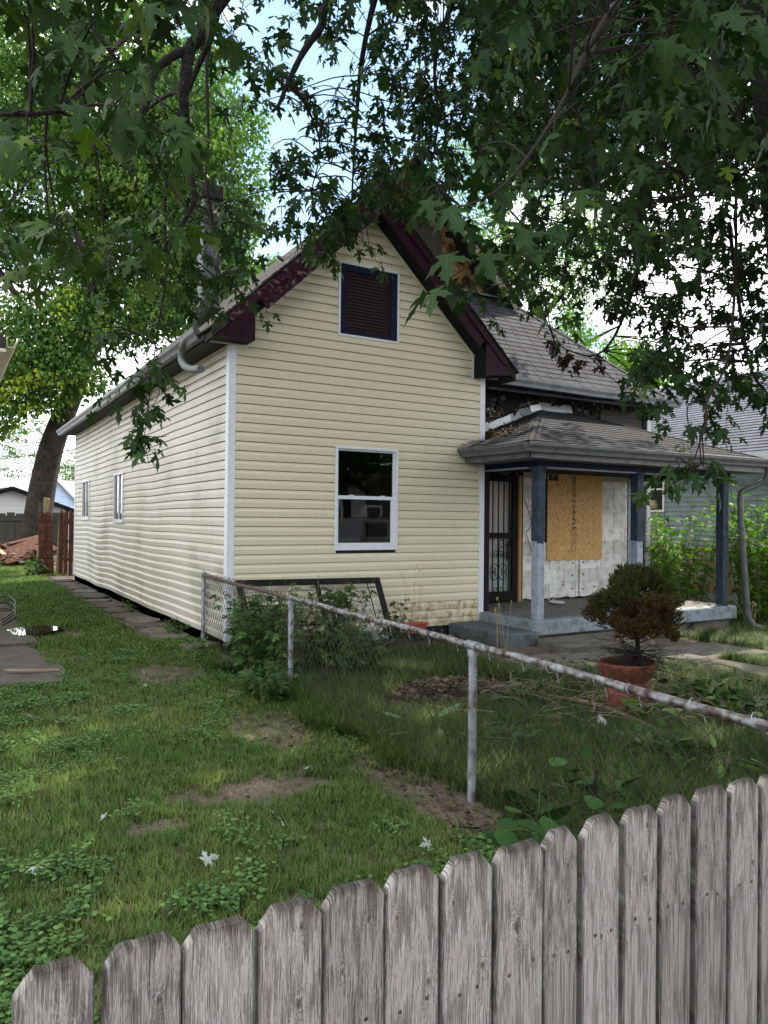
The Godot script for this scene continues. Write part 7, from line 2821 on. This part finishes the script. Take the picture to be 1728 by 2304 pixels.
# what stands behind the camera and shows in the window panes: the street and its far side
func street() -> void:
	mat("asphalt", [S(58, 58, 60), S(74, 74, 76)], Vector3(2, 2, 2), 0.95, 0.4)
	var b := MB.new()
	b.ab(Vector3(-60, -0.3, 11.5), Vector3(60, -0.09, 19.0))
	struct("road", b, M.asphalt)
	b = MB.new()
	b.ab(Vector3(-60, -0.3, 11.3), Vector3(60, 0.03, 11.49), 0.01)
	b.ab(Vector3(-60, -0.3, 19.01), Vector3(60, 0.03, 19.2), 0.01)
	struct("kerb", b, M.concrete)
	b = MB.new()
	b.ab(Vector3(-60, -0.3, 8.1), Vector3(60, 0.035, 9.6))
	struct("sidewalk", b, M.concrete)
	var defs := [[8.6, 15.2, 24.0, "white_siding", "white lap sided house across the street", "far_house"], [15.9, 20.6, 26.5, "soffit_grey", "grey sided house across the street beside the white one", "far_house"], [21.3, 29.0, 25.0, "brick_red", "red brick house across the street", "far_house"], [-4.0, 5.5, 25.0, "pale_blue", "pale blue house straight across the street", "far_house"]]
	for q: Array in defs:
		var h := thing(q[5], q[4], "house")
		var w: float = q[1] - q[0]
		b = MB.new()
		b.ab(Vector3(q[0], -0.2, q[2]), Vector3(q[1], 3.0, q[2] + 9.0))
		b.extrude(PackedVector2Array([Vector2(q[0], 3.0), Vector2(q[1], 3.0), Vector2((q[0] + q[1]) * 0.5, 3.0 + w * 0.32)]), Vector3(0, 0, q[2]), Vector3(0, 0, q[2] + 9.0), Vector3.RIGHT, Vector3.UP)
		part("wall", b, M[q[3]], h)
		b = MB.new()
		for k in 24:
			var y := 0.2 + k * 0.118
			b.quad(Vector3(q[1], y, q[2] - 0.022), Vector3(q[0], y, q[2] - 0.022), Vector3(q[0], y + 0.12, q[2] - 0.004), Vector3(q[1], y + 0.12, q[2] - 0.004))
			b.quad(Vector3(q[1], y, q[2]), Vector3(q[0], y, q[2]), Vector3(q[0], y, q[2] - 0.022), Vector3(q[1], y, q[2] - 0.022))
		part("siding", b, M[q[3]], h).set_meta("kind", "stuff")
		for s: float in [-1.0, 1.0]:
			b = MB.new()
			b.beam(Vector3((q[0] + q[1]) * 0.5, 3.1 + w * 0.32, q[2] + 4.4), Vector3((q[0] + q[1]) * 0.5 + s * (w * 0.5 + 0.35), 2.88, q[2] + 4.4), 9.6, 0.1)
			part("roof", b, M.old_shingle, h)
		for s: float in [0.25, 0.72]:
			b = MB.new()
			var x: float = q[0] + w * s
			b.ab(Vector3(x - 0.5, 0.9, q[2] - 0.05), Vector3(x + 0.5, 2.4, q[2] - 0.026), 0.005)
			var f := part("window", b, M.vinyl_white, h)
			b = MB.new()
			b.ab(Vector3(x - 0.42, 0.98, q[2] - 0.054), Vector3(x + 0.42, 2.32, q[2] - 0.0505))
			part("pane", b, M.dark_room, f)
	var t: Node3D
	var cm := clump_mesh(24, 0.6, 0.24, 9)
	for q: Array in [[12.5, 21.0, "broad street tree in front of the white house across the street"], [-9.5, 21.5, "street tree at the left end of the far kerb"]]:
		t = thing("street_tree", q[2], "tree")
		b = MB.new()
		limb(b, [Vector3(q[0], -0.1, q[1]), Vector3(q[0] + 0.1, 2.2, q[1]), Vector3(q[0] - 0.2, 4.6, q[1] + 0.2), Vector3(q[0], 7.0, q[1])], 0.28, 0.08)
		part("trunk", b, M.bark_far, t)
		crown(t, [[Vector3(q[0], 6.4, q[1]), Vector3(3.6, 3.2, 2.6), 700]], cm, Color(0.04, 0.09, 0.02), Color(0.07, 0.14, 0.03), Color(0.10, 0.18, 0.03), int(q[0]) + 50, -0.25)
	# the silver car at the kerb
	var c := thing("parked_car", "silver sport utility car parked at the near kerb", "car", Vector3(10.6, -0.06, 12.9))
	var paint := plain("silver_paint", S(150, 152, 152), 0.3, 0.5)
	paint.clearcoat_enabled = true
	b = MB.new()
	b.extrude(PackedVector2Array([Vector2(-2.3, 0.35), Vector2(2.3, 0.35), Vector2(2.35, 0.75), Vector2(2.2, 1.0), Vector2(1.0, 1.12), Vector2(-2.25, 1.12), Vector2(-2.36, 0.8)]), Vector3(0, 0, -0.92), Vector3(0, 0, 0.92), Vector3.RIGHT, Vector3.UP)
	part("body", b, paint, c)
	b = MB.new()
	b.extrude(PackedVector2Array([Vector2(-2.2, 1.121), Vector2(1.0, 1.121), Vector2(0.35, 1.66), Vector2(0.1, 1.72), Vector2(-1.95, 1.72), Vector2(-2.1, 1.62)]), Vector3(0, 0, -0.82), Vector3(0, 0, 0.82), Vector3.RIGHT, Vector3.UP)
	part("cabin", b, paint, c)
	b = MB.new()
	for s: Array in [[-2.0, -1.25], [-1.15, -0.4], [-0.3, 0.45]]:
		for zz: float in [-0.835, 0.823]:
			b.ab(Vector3(s[0], 1.16, zz), Vector3(s[1], 1.58, zz + 0.012))
	part("side_window", b, M.dark_room, c)
	b = MB.new()
	b.beam(Vector3(0.98, 1.16, 0), Vector3(0.40, 1.64, 0), 1.5, 0.02)
	part("windscreen", b, M.dark_room, c)
	for s: float in [-0.6, 0.6]:
		b = MB.new()
		b.tube([Vector3(-1.9, 1.75, s), Vector3(0.1, 1.75, s)], [0.02], 6)
		part("roof_rack", b, M.black_frame, c)
	for s: Vector2 in [Vector2(-1.45, -0.9), Vector2(1.45, -0.9), Vector2(-1.45, 0.7), Vector2(1.45, 0.7)]:
		b = MB.new()
		b.tube([Vector3(s.x, 0.34, s.y), Vector3(s.x, 0.34, s.y + 0.22)], [0.34], 24)
		var ty := part("wheel", b, M.black_frame, c)
		b = MB.new()
		b.tube([Vector3(s.x, 0.34, s.y - 0.004), Vector3(s.x, 0.34, s.y + 0.224)], [0.21], 16)
		part("rim", b, M.galvanised, ty)
